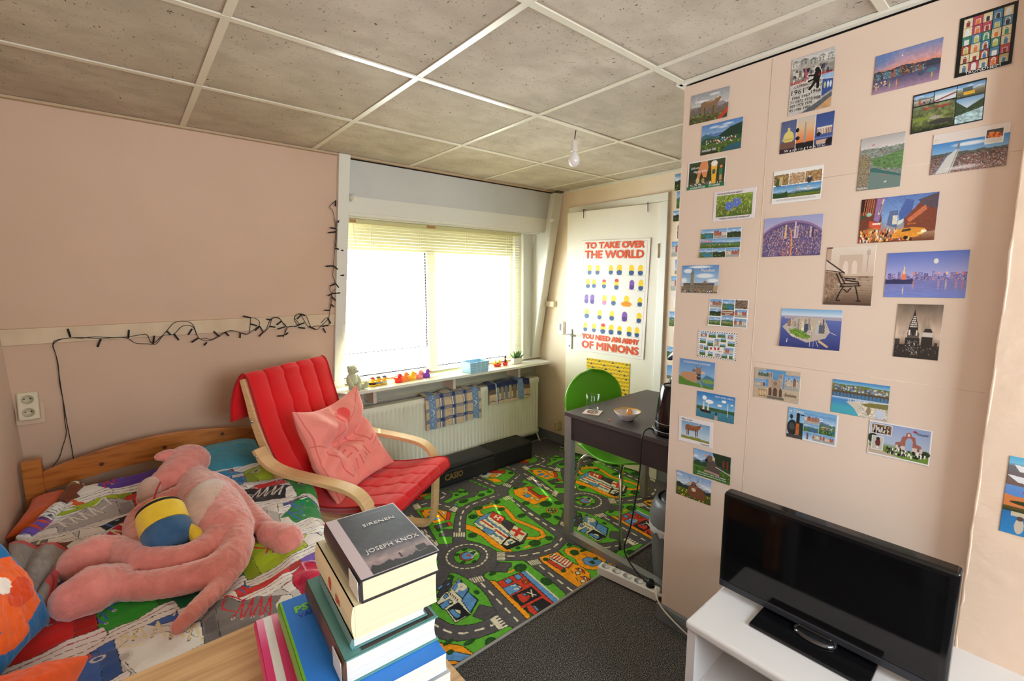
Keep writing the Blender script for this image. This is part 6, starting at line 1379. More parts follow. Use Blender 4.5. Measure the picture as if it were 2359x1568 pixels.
def c_globe(im):
    im.vgrad([(0, (150, 160, 214)), (.5, (196, 176, 206)), (1, (226, 186, 180))]); rs = random.Random(4)
    im.ell(.74, 1.02, 1.02, .92, (146, 110, 160)); im.ell(.74, 1.05, 1.0, .90, (96, 80, 130))
    for k in range(1500):
        a = rs.uniform(-.95, .95); r = rs.random()**.6; x = .74+a*.98*(.5+.5*r); y = 1.02-.84*r*math.sqrt(max(0, 1-a*a))+.05; 
        if not (0 < x < 1.47 and 0 < y < 1): continue
        h = rs.uniform(.01, .05); w = rs.uniform(.006, .016); ln_ = (x-.74)*.15*h*8; im.poly([(x-w/2, y), (x+w/2, y), (x+w/2+ln_*.4, y-h), (x-w/2+ln_*.4, y-h)], rs.choice(((206, 150, 140), (126, 110, 170), (70, 60, 110), (226, 170, 120), (180, 170, 206), (96, 84, 140), (150, 120, 160))))
    for x, h, c in ((.58, .30, (236, 190, 130)), (.50, .18, (160, 150, 170)), (.82, .36, (206, 190, 200)), (.88, .25, (190, 160, 170)), (1.2, .22, (200, 170, 180)), (1.25, .18, (70, 60, 90))): im.poly([(x-.02, .55), (x+.02, .55), (x+.025, .5-h), (x-.015, .5-h)], c)
    im.line([(.72, .35), (.76, .7), (.74, 1)], .03, (240, 150, 80)); im.speck(.5, .6, 1.0, .98, 80, [(244, 170, 90), (226, 90, 70), (240, 220, 200)], .008, 4)
def c_harbour(im):
    im.vgrad([(0, (110, 130, 190)), (.35, (206, 150, 160)), (.5, (240, 140, 90)), (.55, (70, 76, 100)), (.68, (80, 80, 120)), (1, (170, 130, 160))]); im.poly([(0, 0), (.8, 0), (.2, .5), (0, .5)], (70, 110, 180)) if False else None
    im.ell(.0, .1, .7, .4, (80, 120, 190), soft=1.2, al=.9); im.ridge(0, 1.7, .62, .44, .05, (56, 62, 84), 3, 9); skyline(im, 0, 1.3, .66, .10, .22, [(120, 70, 64), (70, 120, 150), (96, 60, 56), (60, 70, 90), (150, 90, 80)], 6, [(250, 210, 120), (60, 60, 80)], .05, .10)
    for x, c, h in ((.1, (250, 180, 70), .2), (.46, (180, 200, 120), .2), (.64, (250, 160, 60), .25), (1.52, (240, 190, 70), .14)): im.ell(x, .84, .025, h*.6, c, soft=1, al=.9)
    im.ell(1.25, .74, .09, .05, (60, 84, 110)); im.ell(1.5, .72, .12, .05, (70, 120, 140)); im.speck(0, .7, .5, .84, 30, [(250, 180, 90), (40, 44, 60), (220, 220, 220)], .012, 5); im.ell(.72, .16, .02, .02, (250, 220, 190)); im.grain(.10, 30, 20, 8)
def c_doors(im):   # 1 x 1.28 upright
    im.rect(0, 0, im.W, im.H, (20, 18, 20)); rs = random.Random(9); W, H = im.W, im.H; pal = [(214, 196, 150), (70, 130, 170), (190, 70, 90), (60, 130, 110), (206, 206, 206), (150, 190, 206), (170, 60, 44), (226, 214, 170), (180, 160, 110)]; dcs = [(70, 120, 160), (226, 120, 60), (60, 60, 70), (60, 150, 110), (150, 60, 50), (220, 226, 230), (190, 190, 90)]
    for j in range(6):
        for i in range(5):
            x0, y0 = .08+i*.172, .06+j*.182; im.rect(x0, y0, x0+.158, y0+.170, rs.choice(pal)); c = rs.choice(dcs)
            if rs.random() < .5: im.ell(x0+.08, y0+.07, .045, .05, (230, 228, 220)); im.ell(x0+.08, y0+.075, .034, .04, c)
            im.rect(x0+.035, y0+.06, x0+.125, y0+.16, (224, 220, 210)); im.rect(x0+.046, y0+.07, x0+.114, y0+.165, c)
    im.grain(.10, 30, 40, 2)
def c_flam(im):
    im.rect(0, 0, im.W, im.H, (34, 34, 36)); W = im.W
    land(im, .03, .04, .53, .30, 4, ground=(206, 200, 190), hills=((110, 120, 110),)); im.speck(.06, .2, .5, .28, 14, [(40, 50, 80), (200, 80, 60)], .012, 3, 2); im.vgrad([(0, (90, 150, 206)), (.5, (220, 228, 236)), (1, (206, 214, 226))], .55, .04, 1.07, .30); im.line([(.56, .28), (1.05, .17)], .035, (150, 50, 50)); land(im, 1.09, .04, W-.03, .34, 6, hills=((150, 160, 150),), ground=(150, 140, 110)); im.rect(1.25, .22, 1.5, .30, (236, 180, 50)); im.rect(1.22, .12, 1.45, .22, (90, 100, 104))
    im.vgrad([(0, (120, 130, 96)), (.3, (106, 116, 70)), (.62, (120, 130, 70)), (1, (50, 60, 34))], .03, .33, 1.07, .96); im.grain(.5, 16, 10, 3, .03, .33, 1.07, .96); im.ell(.6, .68, .14, .04, (170, 160, 150)); im.ell(.75, .8, .3, .06, (60, 62, 60)); im.ell(.25, .66, .2, .05, (130, 150, 60))
    im.vgrad([(0, (120, 170, 216)), (.4, (206, 220, 236))], 1.09, .37, W-.03, .96); im.poly([(1.09, .42), (1.35, .62), (1.6, .50), (W-.03, .45), (W-.03, .8), (1.09, .8)], (60, 80, 56)); im.poly([(1.09, .78), (W-.03, .66), (W-.03, .96), (1.09, .96)], (170, 206, 216)); im.grain(.4, 12, 8, 7, 1.09, .66, W-.03, .96)
def c_cliff(im):   # upright 1 x 1.3
    im.vgrad([(0, (170, 168, 170)), (.22, (214, 206, 204)), (.3, (150, 160, 150)), (.6, (100, 140, 90)), (1, (96, 116, 110))]); im.ridge(0, 1, 1.3, .30, .06, (130, 140, 130), 3, 4); im.grain(.35, 20, 30, 5, 0, .28, 1, .95); im.poly([(.25, .55), (.6, .5), (1, .4), (1, .85), (.6, .8), (.35, .72)], (96, 136, 80)); im.grain(.35, 30, 20, 9, .25, .5, 1, .85)
    im.poly([(.25, .78), (.55, .88), (1, 1.0), (1, 1.3), (.22, 1.3)], (110, 134, 130)); im.poly([(.25, .78), (.35, .76), (.6, .86), (1, .99), (1, 1.05), (.6, .93), (.3, .86)], (60, 110, 110)); im.poly([(0, .42), (.14, .38), (.26, .52), (.28, .8), (.24, 1.3), (0, 1.3)], (140, 126, 104)); im.grain(.45, 14, 40, 6, 0, .42, .26, 1.3); im.ell(.12, .62, .04, .09, (150, 150, 60), soft=.6, al=.8)
    for x, y, c in ((.3, .2, (196, 60, 60)), (.48, .32, (60, 60, 70)), (.52, .4, (196, 80, 80)), (.6, .68, (90, 70, 60)), (.64, .98, (190, 100, 90)), (.66, 1.14, (226, 226, 226))): im.ell(x, y, .035, .014, c, rot=-.5)
def c_ski(im):
    W = im.W; im.rect(0, 0, W, 1, (226, 214, 208)); im.vgrad([(0, (60, 136, 214)), (1, (150, 190, 230))], 0, .25, W, .62); im.ell(.9, .35, .5, .06, (236, 240, 244), soft=.8, al=.9); im.ridge(0, W, 1, .52, .04, (90, 96, 90), 4, 8); im.vgrad([(0, (110, 90, 84)), (1, (150, 120, 116))], 0, .58, W, 1); im.grain(.6, 60, 30, 6, 0, .58, W, 1, octs=2)
    im.speck(.7, .62, W-.02, .98, 240, [(196, 70, 70), (226, 220, 220), (70, 70, 90), (150, 60, 60)], .008, 8); im.poly([(.1, 1), (.35, .62), (.6, .44), (.66, .44), (.5, 1)], (206, 206, 200)); im.line([(.12, 1), (.42, .52)], .02, (90, 130, 190)); im.line([(.46, 1), (.64, .42)], .02, (120, 130, 140)); im.poly([(.58, .44), (.62, .28), (.66, .26), (.66, .44)], (120, 130, 140)); im.ell(.8, .9, .5, .06, (236, 236, 240), soft=.9, al=.7)
    im.rect(1.22, .10, 1.62, .44, (236, 234, 232)); im.rect(1.24, .12, 1.60, .30, (70, 76, 76)); im.rect(1.24, .30, 1.60, .42, (214, 210, 206)); im.speck(1.28, .2, 1.56, .3, 30, [(206, 50, 44), (240, 130, 40)], .022, 3)
def c_times(im):
    W = im.W; im.vgrad([(0, (84, 120, 196)), (.5, (130, 170, 226)), (.8, (180, 140, 110)), (1, (120, 60, 34))]); im.poly([(0, 0), (.42, 0), (.50, .5), (.46, .8), (0, 1)], (120, 60, 44)); im.poly([(0, 0), (.14, 0), (.12, .3), (0, .3)], (60, 26, 24))
    for k in range(5): im.line([(.1+k*.05, .02), (.07+k*.05, .36)], .015, (214, 120, 80))
    im.poly([(.36, 0), (.54, 0), (.44, .55), (.32, .5)], (150, 110, 170)); im.line([(.5, .05), (.42, .36)], .035, (226, 214, 160)); im.line([(.47, .14), (.43, .32)], .02, (40, 50, 110))
    im.poly([(.62, .62), (.66, .32), (.84, .30), (.84, .7)], (90, 110, 160)); im.poly([(.86, .38), (.98, .08), (1.16, .12), (1.12, .6), (.9, .6)], (70, 100, 176)); im.poly([(1.0, .5), (1.3, .16), (W, 0), (W, .8), (1.0, .85)], (136, 66, 46)); im.poly([(1.25, .12), (W, 0), (W, .34), (1.35, .26)], (90, 76, 90)); im.poly([(1.05, .52), (1.40, .24), (1.44, .34), (1.1, .60)], (214, 110, 70)); im.rect(.74, .42, .84, .62, (226, 220, 200)); im.poly([(.86, .56), (.98, .50), (.98, .58), (.86, .64)], (220, 226, 206))
    im.ell(.20, .36, .06, .045, (150, 196, 170)); im.ell(.07, .42, .04, .045, (40, 90, 60)); im.poly([(.22, .5), (.5, .58), (.5, .72), (.22, .64)], (226, 80, 50)); im.rect(.30, .56, .48, .60, (240, 220, 200)); im.ell(.3, .76, .22, .12, (250, 170, 70), soft=1, al=.8); im.speck(.02, .72, 1.2, .97, 160, [(250, 190, 90), (60, 36, 30), (240, 226, 214), (214, 80, 50), (250, 140, 50)], .014, 9, 1.6)
    im.poly([(.75, .84), (.95, .72), (1.2, .70), (1.45, .74), (1.42, .86), (1.25, .92), (.8, .92)], (240, 150, 40)); im.poly([(.98, .74), (1.14, .72), (1.16, .77), (.96, .80)], (70, 56, 50)); im.ell(1.42, .80, .06, .03, (255, 240, 200)); im.ell(1.35, .84, .06, .02, (255, 220, 130)); im.ell(1.06, .92, .05, .04, (30, 26, 28)); im.grain(.10, 40, 30, 2)
def c_town(im):
    im.vgrad([(0, (86, 140, 206)), (.6, (160, 196, 230)), (1, (180, 200, 220))]); 
    for x, y, a, b in ((.25, .2, .22, .10), (.9, .38, .4, .10), (.7, .06, .5, .06), (1.2, .55, .25, .08), (.1, .55, .15, .12)): im.ell(x, y, a, b, (240, 242, 246), soft=.7, al=.9)
    im.rect(.08, .66, 1.26, .92, (128, 116, 96)); im.rect(.08, .64, 1.26, .70, (96, 76, 70)); im.rect(.36, .30, .48, .92, (140, 130, 106)); im.poly([(.37, .32), (.435, .06), (.48, .32)], (110, 116, 110)); im.poly([(.80, .66), (.92, .54), (1.02, .66)], (140, 124, 100)); im.poly([(0, .74), (.1, .78), (.1, 1), (0, 1)], (150, 110, 84)); im.poly([(1.24, .78), (1.4, .70), (1.4, 1), (1.24, 1)], (190, 150, 110))
    for i in range(18):
        for j in range(3): im.rect(.12+i*.063, .71+j*.07, .14+i*.063, .75+j*.07, (76, 70, 64))
    im.rect(0, .92, 1.4, 1, (120, 104, 84)); im.speck(.02, .88, 1.38, .98, 60, [(50, 60, 90), (206, 190, 120), (60, 90, 110), (200, 110, 70), (226, 226, 220)], .016, 4)
def c_col1(im): grid_cards(im, [(0, 0, .33, .34, 'w'), (.33, 0, .66, .34, 'h'), (.66, 0, 1, .34, 'd'), (0, .34, 1, .68, 't'), (0, .68, .33, 1, 'w'), (.33, .68, .66, 1, 'd'), (.66, .68, 1, 1, 'h')], .006); im.rect(.03, .40, .40, .46, (196, 50, 60))
def c_col2(im): grid_cards(im, [(.01, .01, .33, .33, 'h'), (.34, .01, .66, .40, 'w'), (.67, .01, .99, .33, 'b'), (.01, .34, .33, .64, 'd'), (.67, .34, .99, .64, 'h'), (.01, .66, .33, .96, 't'), (.34, .58, .66, .98, 't'), (.67, .66, .99, .98, 'h')], .012); im.rect(.47, .42, .93, .58, (150, 92, 56))
def c_air(im):
    im.rect(0, 0, 1.4, 1, (232, 226, 224)); 
    for k in range(34):
        for (x, y, dx, dy) in ((k*.085, .02, .03, .05), (k*.085, .94, .03, .05)): im.poly([(x, y+dy), (x+dx, y), (x+dx+.03, y), (x+.03, y+dy)], (36, 34, 50))
    for k in range(12):
        for x in (.0, 1.35): im.poly([(x, .02+k*.085+.05), (x+.05, .02+k*.085), (x+.05, .05+k*.085), (x, .08+k*.085)], (36, 34, 50))
    rs = random.Random(4)
    for k, (x, y, w, h) in enumerate(((.10, .08, .24, .18), (.40, .08, .26, .17), (.72, .06, .28, .16), (1.08, .10, .2, .16), (.08, .30, .22, .18), (.36, .36, .22, .2), (.62, .28, .18, .26), (.84, .22, .2, .15), (1.10, .32, .24, .18), (.08, .54, .13, .17), (.24, .56, .16, .16), (.82, .44, .2, .12), (.96, .56, .34, .24), (.08, .74, .22, .18), (.40, .78, .18, .16), (.66, .80, .2, .14), (.90, .80, .2, .15), (1.16, .76, .13, .2))):
        im.rect(x-.008, y-.008, x+w+.008, y+h+.008, (240, 240, 240)); (houses if k % 3 == 0 else land)(im, x, y, x+w, y+h, k+2)
    for x in (.47, .62, .74): im.rect(x, .60, x+.07, .68, (206, 30, 40))
    for k in range(16): x, y = rs.uniform(.3, .9), rs.uniform(.5, .76); im.poly([(x, y+.03), (x+.02, y), (x+.045, y), (x+.025, y+.03)], (36, 34, 50))
def c_lyingcow(im):
    im.vgrad([(0, (90, 140, 206)), (.6, (130, 180, 226)), (1, (90, 140, 60))]); im.poly([(.8, .8), (1.1, .5), (1.4, .6), (1.4, 1), (.8, 1)], (70, 126, 160)); im.poly([(0, .66), (.6, .86), (1.4, .92), (1.4, 1), (0, 1)], (86, 140, 50)); im.ell(1.15, .74, .25, .08, (126, 160, 80)); im.poly([(.05, .62), (.12, .50), (.6, .46), (.8, .62), (.7, .86), (.35, .80), (.1, .70)], (196, 140, 100)); im.ell(.78, .42, .11, .17, (160, 116, 84)); im.ell(.80, .62, .09, .13, (70, 64, 66)); im.ell(.60, .40, .08, .05, (150, 100, 70)); im.ell(.96, .44, .08, .05, (226, 180, 150)); im.line([(.70, .28), (.66, .20)], .02, (120, 100, 84)); im.line([(.86, .28), (.92, .23)], .02, (120, 100, 84)); im.line([(.70, .58), (.9, .6)], .012, (226, 226, 226)); im.line([(.82, .76), (.95, .96)], .05, (150, 156, 166))
def c_sail(im):
    im.vgrad([(0, (40, 124, 206)), (.55, (120, 180, 226)), (.56, (40, 90, 50)), (.62, (60, 140, 160)), (1, (50, 120, 150))]); im.ridge(0, 1.45, .68, .60, .03, (60, 96, 50), 5, 6)
    for x, y, a, b in ((.30, .22, .10, .10), (.50, .34, .18, .09), (1.05, .24, .10, .06), (.9, .42, .10, .05), (1.35, .32, .06, .03)): im.ell(x, y, a, b, (240, 244, 248), soft=.5)
    for x in (.28, .46): im.poly([(x-.05, .68), (x+.01, .26), (x+.04, .68)], (226, 220, 200))
    im.poly([(.12, .68), (.6, .70), (.54, .80), (.18, .78)], (50, 36, 34)); im.line([(1.2, .3), (1.2, .78)], .02, (226, 236, 244)); im.rect(.72, .84, .84, 1, (170, 160, 150)); im.ell(.78, .76, .04, .06, (50, 50, 54)); im.grain(.08, 30, 20, 4)
def c_whitecow(im): im.rect(0, 0, 1.4, 1, (230, 222, 224)); im.vgrad([(0, (110, 160, 206)), (.7, (180, 206, 226))], .12, .16, 1.28, .85); im.ridge(.12, 1.28, .85, .74, .05, (140, 140, 50), 3, 7); cow(im, .58, .42, .56, (150, 90, 54))
def c_darkcow(im):
    land(im, 0, 0, 1.45, 1, 6, sky=((110, 160, 216), (206, 220, 236)), hills=((90, 120, 160), (50, 80, 50)), ground=(90, 140, 50)); im.poly([(.75, 0), (1.45, 0), (1.45, .5), (.9, .45)], (44, 60, 40)); im.rect(1.15, .2, 1.22, .45, (130, 50, 40)); im.rect(1.3, .2, 1.36, .5, (130, 50, 40)); im.poly([(.55, .35), (.75, .22), (1.0, .5), (1.15, .95), (.5, .75)], (92, 78, 72)); im.ell(.66, .24, .15, .12, (110, 90, 80)); im.ell(.52, .34, .06, .07, (50, 44, 46)); im.ell(.50, .16, .07, .04, (206, 150, 130)); im.ell(.80, .22, .05, .07, (214, 190, 160)); im.line([(.9, .5), (1.45, .66)], .03, (206, 190, 176)); im.line([(.5, .74), (1.0, .78)], .08, (170, 140, 124)); im.poly([(0, .78), (1.45, .9), (1.45, 1), (0, 1)], (70, 120, 44))
def c_horncow(im): land(im, 0, 0, 1.4, 1, 2, sky=((120, 160, 214), (226, 232, 240)), hills=((150, 164, 190), (50, 66, 60)), ground=(120, 136, 44), hz=.5); im.speck(0, .7, 1.38, .98, 60, [(214, 190, 50), (70, 90, 34)], .02, 8); cowface(im, .72, .45, .40, (150, 92, 62), glasses=True)
def c_island(im):
    im.vgrad([(0, (110, 170, 226)), (.16, (206, 222, 236)), (.20, (150, 160, 206)), (.24, (90, 110, 190)), (1, (40, 54, 130))]); im.ridge(.1, 1.5, .26, .19, .02, (170, 160, 180), 4, 9); im.poly([(.05, .48), (.25, .30), (.5, .20), (1.1, .22), (1.25, .55), (1.15, .72), (.7, .86), (.3, .72)], (190, 176, 164))
    skyline(im, .18, .62, .46, .08, .22, [(196, 176, 156), (150, 120, 110), (214, 200, 176)], 3, [(90, 80, 80)], .02, .05); skyline(im, .45, 1.1, .56, .14, .36, [(206, 190, 160), (120, 110, 110), (70, 76, 96), (226, 210, 186), (160, 146, 136)], 5, [(70, 70, 80)], .03, .07)
    im.rect(.62, .38, .70, .60, (60, 80, 110)); im.rect(.90, .36, .98, .64, (190, 186, 190)); im.rect(.98, .38, 1.12, .60, (90, 96, 110)); im.poly([(.22, .56), (.4, .50), (.62, .58), (.80, .70), (.74, .76), (.5, .74), (.3, .66)], (110, 150, 50)); im.grain(.4, 20, 10, 4, .22, .5, .8, .76)
    for x in (.78, .87, .93): im.line([(x, .8), (x+.03*(x > .9)*2, .95)], .012, (206, 196, 196))
    im.poly([(1.0, .76), (1.24, .92), (1.20, .95), (.98, .82)], (214, 180, 130)); im.line([(1.15, .52), (1.4, .62)], .012, (214, 206, 200)); im.line([(.2, .80), (.19, .88)], .02, (226, 226, 230))
def c_amiens(im):
    im.rect(0, 0, 1.45, 1, (196, 176, 150)); im.grain(.06, 30, 20, 2); im.rect(.38, .02, 1.0, .6, (80, 150, 210)); houses(im, .12, .08, .50, .34, 3, cols=((120, 110, 90), (90, 110, 70))); houses(im, .01, .38, .38, .66, 5, cols=((206, 190, 170), (150, 80, 60))); im.rect(.14, .70, .42, .94, (150, 110, 70)); houses(im, .98, .14, 1.42, .62, 8, cols=((214, 196, 176), (150, 110, 90)))
    for k in range(5): im.ell(.17+k*.055, .82, .02, .10, (226, 196, 150))
    c = (186, 160, 136); im.rect(.46, .10, .60, .95, c); im.rect(.78, .14, .92, .95, c); im.rect(.55, .34, .85, .95, (176, 150, 128)); 
    for x, w in ((.53, .05), (.69, .07), (.86, .045)): im.ell(x, .72, w, .12, (96, 72, 60)); im.rect(x-w, .72, x+w, .88, (96, 72, 60))
    for x in (.50, .55, .82, .87): im.rect(x-.012, .14, x+.012, .28, (120, 110, 110))
    im.ell(.69, .46, .06, .07, (140, 116, 100)); im.rect(.44, .90, .98, .98, (110, 104, 90)); im.grain(.18, 40, 30, 5, .44, .1, .98, .98)
def c_bench(im):   # 1 x 1.26
    im.vgrad([(0, (226, 210, 196)), (.4, (214, 190, 172)), (.5, (206, 180, 156)), (.75, (160, 130, 106)), (1, (84, 60, 46))]); im.rect(.28, .18, .76, .56, (206, 180, 160)); im.ell(.42, .44, .055, .14, (226, 206, 190)); im.ell(.60, .44, .055, .14, (226, 206, 190)); im.rect(.365, .44, .475, .58, (226, 206, 190)); im.rect(.545, .44, .655, .58, (226, 206, 190)); im.rect(0, .02, .10, .3, (196, 160, 140)); im.rect(0, .0, .12, .03, (110, 80, 64))
    im.poly([(0, .52), (.42, .58), (.30, .75), (0, 1.2)], (150, 120, 96)); im.grain(.35, 20, 20, 4, 0, .52, .4, 1.2); im.line([(0, .28), (.4, .56)], .03, (70, 50, 40)); im.line([(0, .5), (.4, .56)], .02, (60, 44, 36))
    for k in range(16): y = .64+k*k*.0024; im.line([(.35-.35*(y-.6), y), (1, y+.01)], .004, (120, 92, 74))
    D = (30, 22, 20); im.line([(.86, .12), (.86, .54)], .012, (176, 150, 130)); im.rect(.83, .12, .90, .20, (196, 170, 150)); im.line([(.84, .12), (.865, .08), (.89, .12)], .01, (150, 120, 100))
    for a, b in (((.24, .58), (.38, .86)), ((.30, .57), (.44, .80)), ((.34, .86), (.76, .84)), ((.36, .80), (.72, .80)), ((.40, .88), (.34, .98)), ((.34, .98), (.28, 1.16)), ((.66, .86), (.70, 1.0)), ((.70, 1.0), (.74, 1.16)), ((.30, 1.16), (.36, 1.16)), ((.70, 1.17), (.78, 1.17)), ((.44, .72), (.70, .76)), ((.70, .76), (.72, .82)), ((.42, .68), (.64, .70)), ((.56, .90), (.50, .98)), ((.50, .98), (.42, .92))): im.line([a, b], .028, D)
def c_nightsky(im):
    W = im.W; im.vgrad([(0, (86, 110, 200)), (.55, (170, 170, 226)), (.62, (120, 120, 190)), (1, (110, 130, 214))]); skyline(im, .05, W, .62, .04, .20, [(100, 100, 176), (120, 116, 190), (84, 86, 160)], 5, [(250, 170, 150), (240, 220, 200)], .04, .12); im.ridge(0, .62, .70, .60, .02, (50, 50, 96), 4, 5); im.rect(0, .62, .6, .70, (46, 50, 100))
    im.poly([(.36, .60), (.38, .48), (.40, .30), (.415, .30), (.43, .48), (.46, .60)], (250, 206, 120)); im.rect(.36, .48, .46, .60, (240, 120, 90)); im.ell(.41, .85, .018, .12, (250, 214, 140), soft=1, al=.9); im.ell(1.06, .21, .05, .055, (226, 226, 214))
    for x, c in ((1.15, (240, 150, 170)), (1.3, (244, 200, 160)), (1.5, (240, 130, 120)), (1.62, (244, 110, 90)), (.62, (240, 140, 110))): im.ell(x, .72, .025, .14, c, soft=1, al=.7); im.rect(x-.02, .44, x+.02, .5, c)
    im.grain(.10, 8, 40, 6, 0, .64, W, 1)
def c_towers(im):   # 1 x 1.22
    im.vgrad([(0, (110, 92, 78)), (.35, (176, 150, 130)), (.6, (200, 176, 156)), (.75, (130, 104, 86)), (1, (50, 42, 38))]); im.grain(.22, 5, 3, 6); D = (44, 38, 36); Wt = (226, 214, 204)
    im.poly([(.28, .70), (.30, .48), (.36, .30), (.40, .10), (.44, .30), (.50, .48), (.52, .70)], D)
    for k in range(6):
        y = .28+k*.045; w = .02+k*.013
        for q in range(2+k): x = .40-w+2*w*(q+.5)/(2+k); im.ell(x, y, .010, .014, Wt)
    im.rect(.27, .64, .54, .76, (90, 80, 74)); im.rect(.30, .58, .34, .70, Wt); im.rect(.47, .58, .50, .70, Wt); im.ell(.405, .62, .04, .09, D); im.rect(.24, .76, .56, 1.22, D); im.line([(.725, .30), (.725, .55)], .008, D); im.poly([(.68, .56), (.725, .40), (.77, .56)], (150, 140, 130)); im.poly([(.62, .62), (.66, .54), (.79, .54), (.83, .62)], D); im.rect(.62, .62, .83, .72, (206, 194, 184)); im.rect(.60, .72, .84, 1.22, D); im.rect(0, .92, 1, 1.22, (46, 40, 38)); im.rect(.0, .80, .12, .92, (60, 52, 48)); im.rect(.88, .84, .95, .92, (60, 52, 48))
    im.speck(.26, .82, .54, 1.12, 60, [Wt, (150, 140, 130)], .007, 3); im.speck(.02, .95, .98, 1.15, 60, [(150, 136, 120), (110, 100, 90)], .006, 7)
def c_port(im):
    im.vgrad([(0, (50, 130, 200)), (.12, (120, 180, 220))]); im.ridge(0, 1.55, .5, .12, .03, (110, 120, 50), 3, 7); im.speck(.05, .16, 1.5, .32, 120, [(120, 140, 170), (206, 200, 196), (70, 90, 130), (150, 130, 110)], .022, 4); im.rect(0, .32, 1.55, .37, (90, 76, 60)); im.rect(0, .37, 1.55, .52, (60, 120, 170))
    for k in range(16): im.line([(.03+k*.1, .36), (.03+k*.1, .48)], .022, (96, 70, 44)); im.line([(.0+k*.1, .40), (.08+k*.1, .36)], .012, (96, 70, 44))
    im.vgrad([(0, (200, 214, 230)), (.15, (60, 130, 206)), (.6, (60, 170, 196))], 0, .50, 1.55, 1); im.poly([(.75, .56), (1.55, .52), (1.55, 1), (.80, 1), (.65, .78), (.42, .62)], (206, 196, 180)); im.grain(.3, 24, 14, 6, .8, .6, 1.55, 1); im.poly([(.85, .62), (1.1, .56), (1.55, .54), (1.55, .68), (.95, .68)], (126, 120, 60)); im.ell(1.05, .8, .06, .12, (150, 130, 90)); im.ell(1.35, .85, .1, .14, (190, 200, 226))
def c_train(im): 
    im.rect(0, 0, 1.5, 1, (230, 228, 232)); im.vgrad([(0, (110, 170, 220)), (1, (170, 206, 230))], 0, 0, 1.46, .95); grid = [(.52, .12, .96, .42), (.52, .44, .96, .68), (.52, .70, .78, .94), (.80, .70, 1.08, .94), (1.10, .70, 1.44, .94)]
    houses(im, *grid[0], 3); land(im, *grid[1], 4, water=(60, 100, 170)); im.vgrad([(0, SKY), (1, SKY2)], *[grid[2][k] for k in (0, 1, 2, 3)]); im.rect(.62, .78, .68, .94, (110, 90, 90)); im.poly([(.61, .79), (.65, .72), (.69, .79)], (90, 70, 70)); houses(im, *grid[3], 6); houses(im, *grid[4], 7); land(im, .98, .12, 1.44, .68, 8, water=(50, 110, 120), town=True)
    im.rect(.28, .2, .38, .5, (40, 40, 44)); im.ell(.33, .19, .05, .04, (30, 30, 34)); im.ell(.46, .20, .07, .02, (30, 30, 34)); im.ell(.16, .66, .16, .26, (44, 46, 48)); im.ell(.15, .62, .09, .12, (70, 76, 78)); im.ell(.12, .3, .05, .08, (50, 50, 56)); im.rect(.28, .5, .42, .92, (190, 96, 40)); im.rect(.38, .46, .50, .92, (40, 60, 56)); im.rect(0, .88, .5, 1, (70, 70, 70)); im.grain(.2, 24, 18, 4, 0, .1, .5, 1)
def c_arch(im):
    W = im.W; im.rect(0, 0, W, 1, (230, 228, 232)); im.vgrad([(0, (140, 160, 206)), (.6, (170, 186, 216)), (.75, (110, 140, 60)), (1, (110, 150, 50))], .03, .03, W-.04, .95); im.poly([(.03, .75), (.9, .95), (.03, .95)], (190, 170, 150)); im.ell(.12, .5, .14, .14, (40, 56, 36)); im.ell(1.5, .7, .12, .08, (50, 70, 40))
    B, Wt = (166, 96, 84), (214, 196, 184); im.poly([(.72, .64), (.74, .50), (.86, .46), (.90, .30), (.98, .28), (1.0, .18), (1.10, .16), (1.14, .26), (1.22, .28), (1.26, .46), (1.38, .50), (1.42, .72)], B); im.rect(.74, .58, 1.42, .70, Wt); im.ell(1.08, .44, .09, .12, (150, 170, 206)); im.rect(.99, .44, 1.17, .70, (150, 170, 206)); im.ell(.84, .60, .035, .05, (110, 90, 96)); im.ell(1.32, .62, .035, .05, (110, 90, 96)); im.rect(1.03, .20, 1.09, .28, Wt)
    im.rect(.06, .06, .62, .36, (226, 220, 214)); im.rect(.08, .08, .60, .34, (130, 96, 70)); im.speck(.1, .12, .58, .30, 60, [(30, 26, 30), (200, 190, 180), (70, 50, 44)], .018, 4, 2); im.rect(.10, .42, .42, .84, (226, 220, 214)); im.rect(.12, .44, .40, .82, (190, 184, 176)); im.ell(.27, .62, .07, .12, (110, 50, 50)); im.ell(.27, .50, .05, .05, (50, 50, 50)); im.rect(.24, .72, .30, .80, (220, 220, 220)); im.speck(.5, .70, 1.5, .86, 110, [(30, 30, 40), (236, 232, 232), (60, 50, 50)], .014, 6, 2.2); im.ell(1.2, .12, .05, .03, (190, 40, 50))
def c_boats(im): # 0.72 x 1
    W = im.W; im.vgrad([(0, (70, 170, 220)), (.08, (110, 190, 226)), (.12, (110, 110, 120)), (.36, (120, 90, 80)), (.37, (90, 140, 210)), (.5, (80, 130, 206)), (.51, (206, 120, 60)), (.7, (50, 60, 30)), (.71, (34, 110, 180)), (1, (40, 130, 200))]); im.poly([(.05, .10), (W, .14), (W, .22), (.1, .18)], (226, 222, 226)); im.poly([(0, .24), (W, .26), (W, .36), (.1, .32)], (220, 220, 226)); im.ridge(0, W, .64, .50, .02, (214, 120, 60), 4, 5); im.ell(.3, .58, .25, .03, (50, 60, 30)); im.rect(.08, .70, W, .76, (196, 180, 150))
    for x in (.16, .42): im.ell(x, .88, .04, .10, (196, 180, 160)); im.ell(x, .78, .03, .03, (90, 70, 60))
WHT = mat('card_white_print', L(236, 236, 236), rough=.35); REDP = mat('card_red_print', L(214, 40, 50), rough=.35); GRYP = mat('card_grey_print', L(120, 110, 110), rough=.4); BLKP = mat('card_black_print', L(28, 26, 28), rough=.4); PALE = mat('card_pale_print', L(196, 190, 200), rough=.4); SEP = mat('card_sepia_print', L(96, 66, 52), rough=.4)
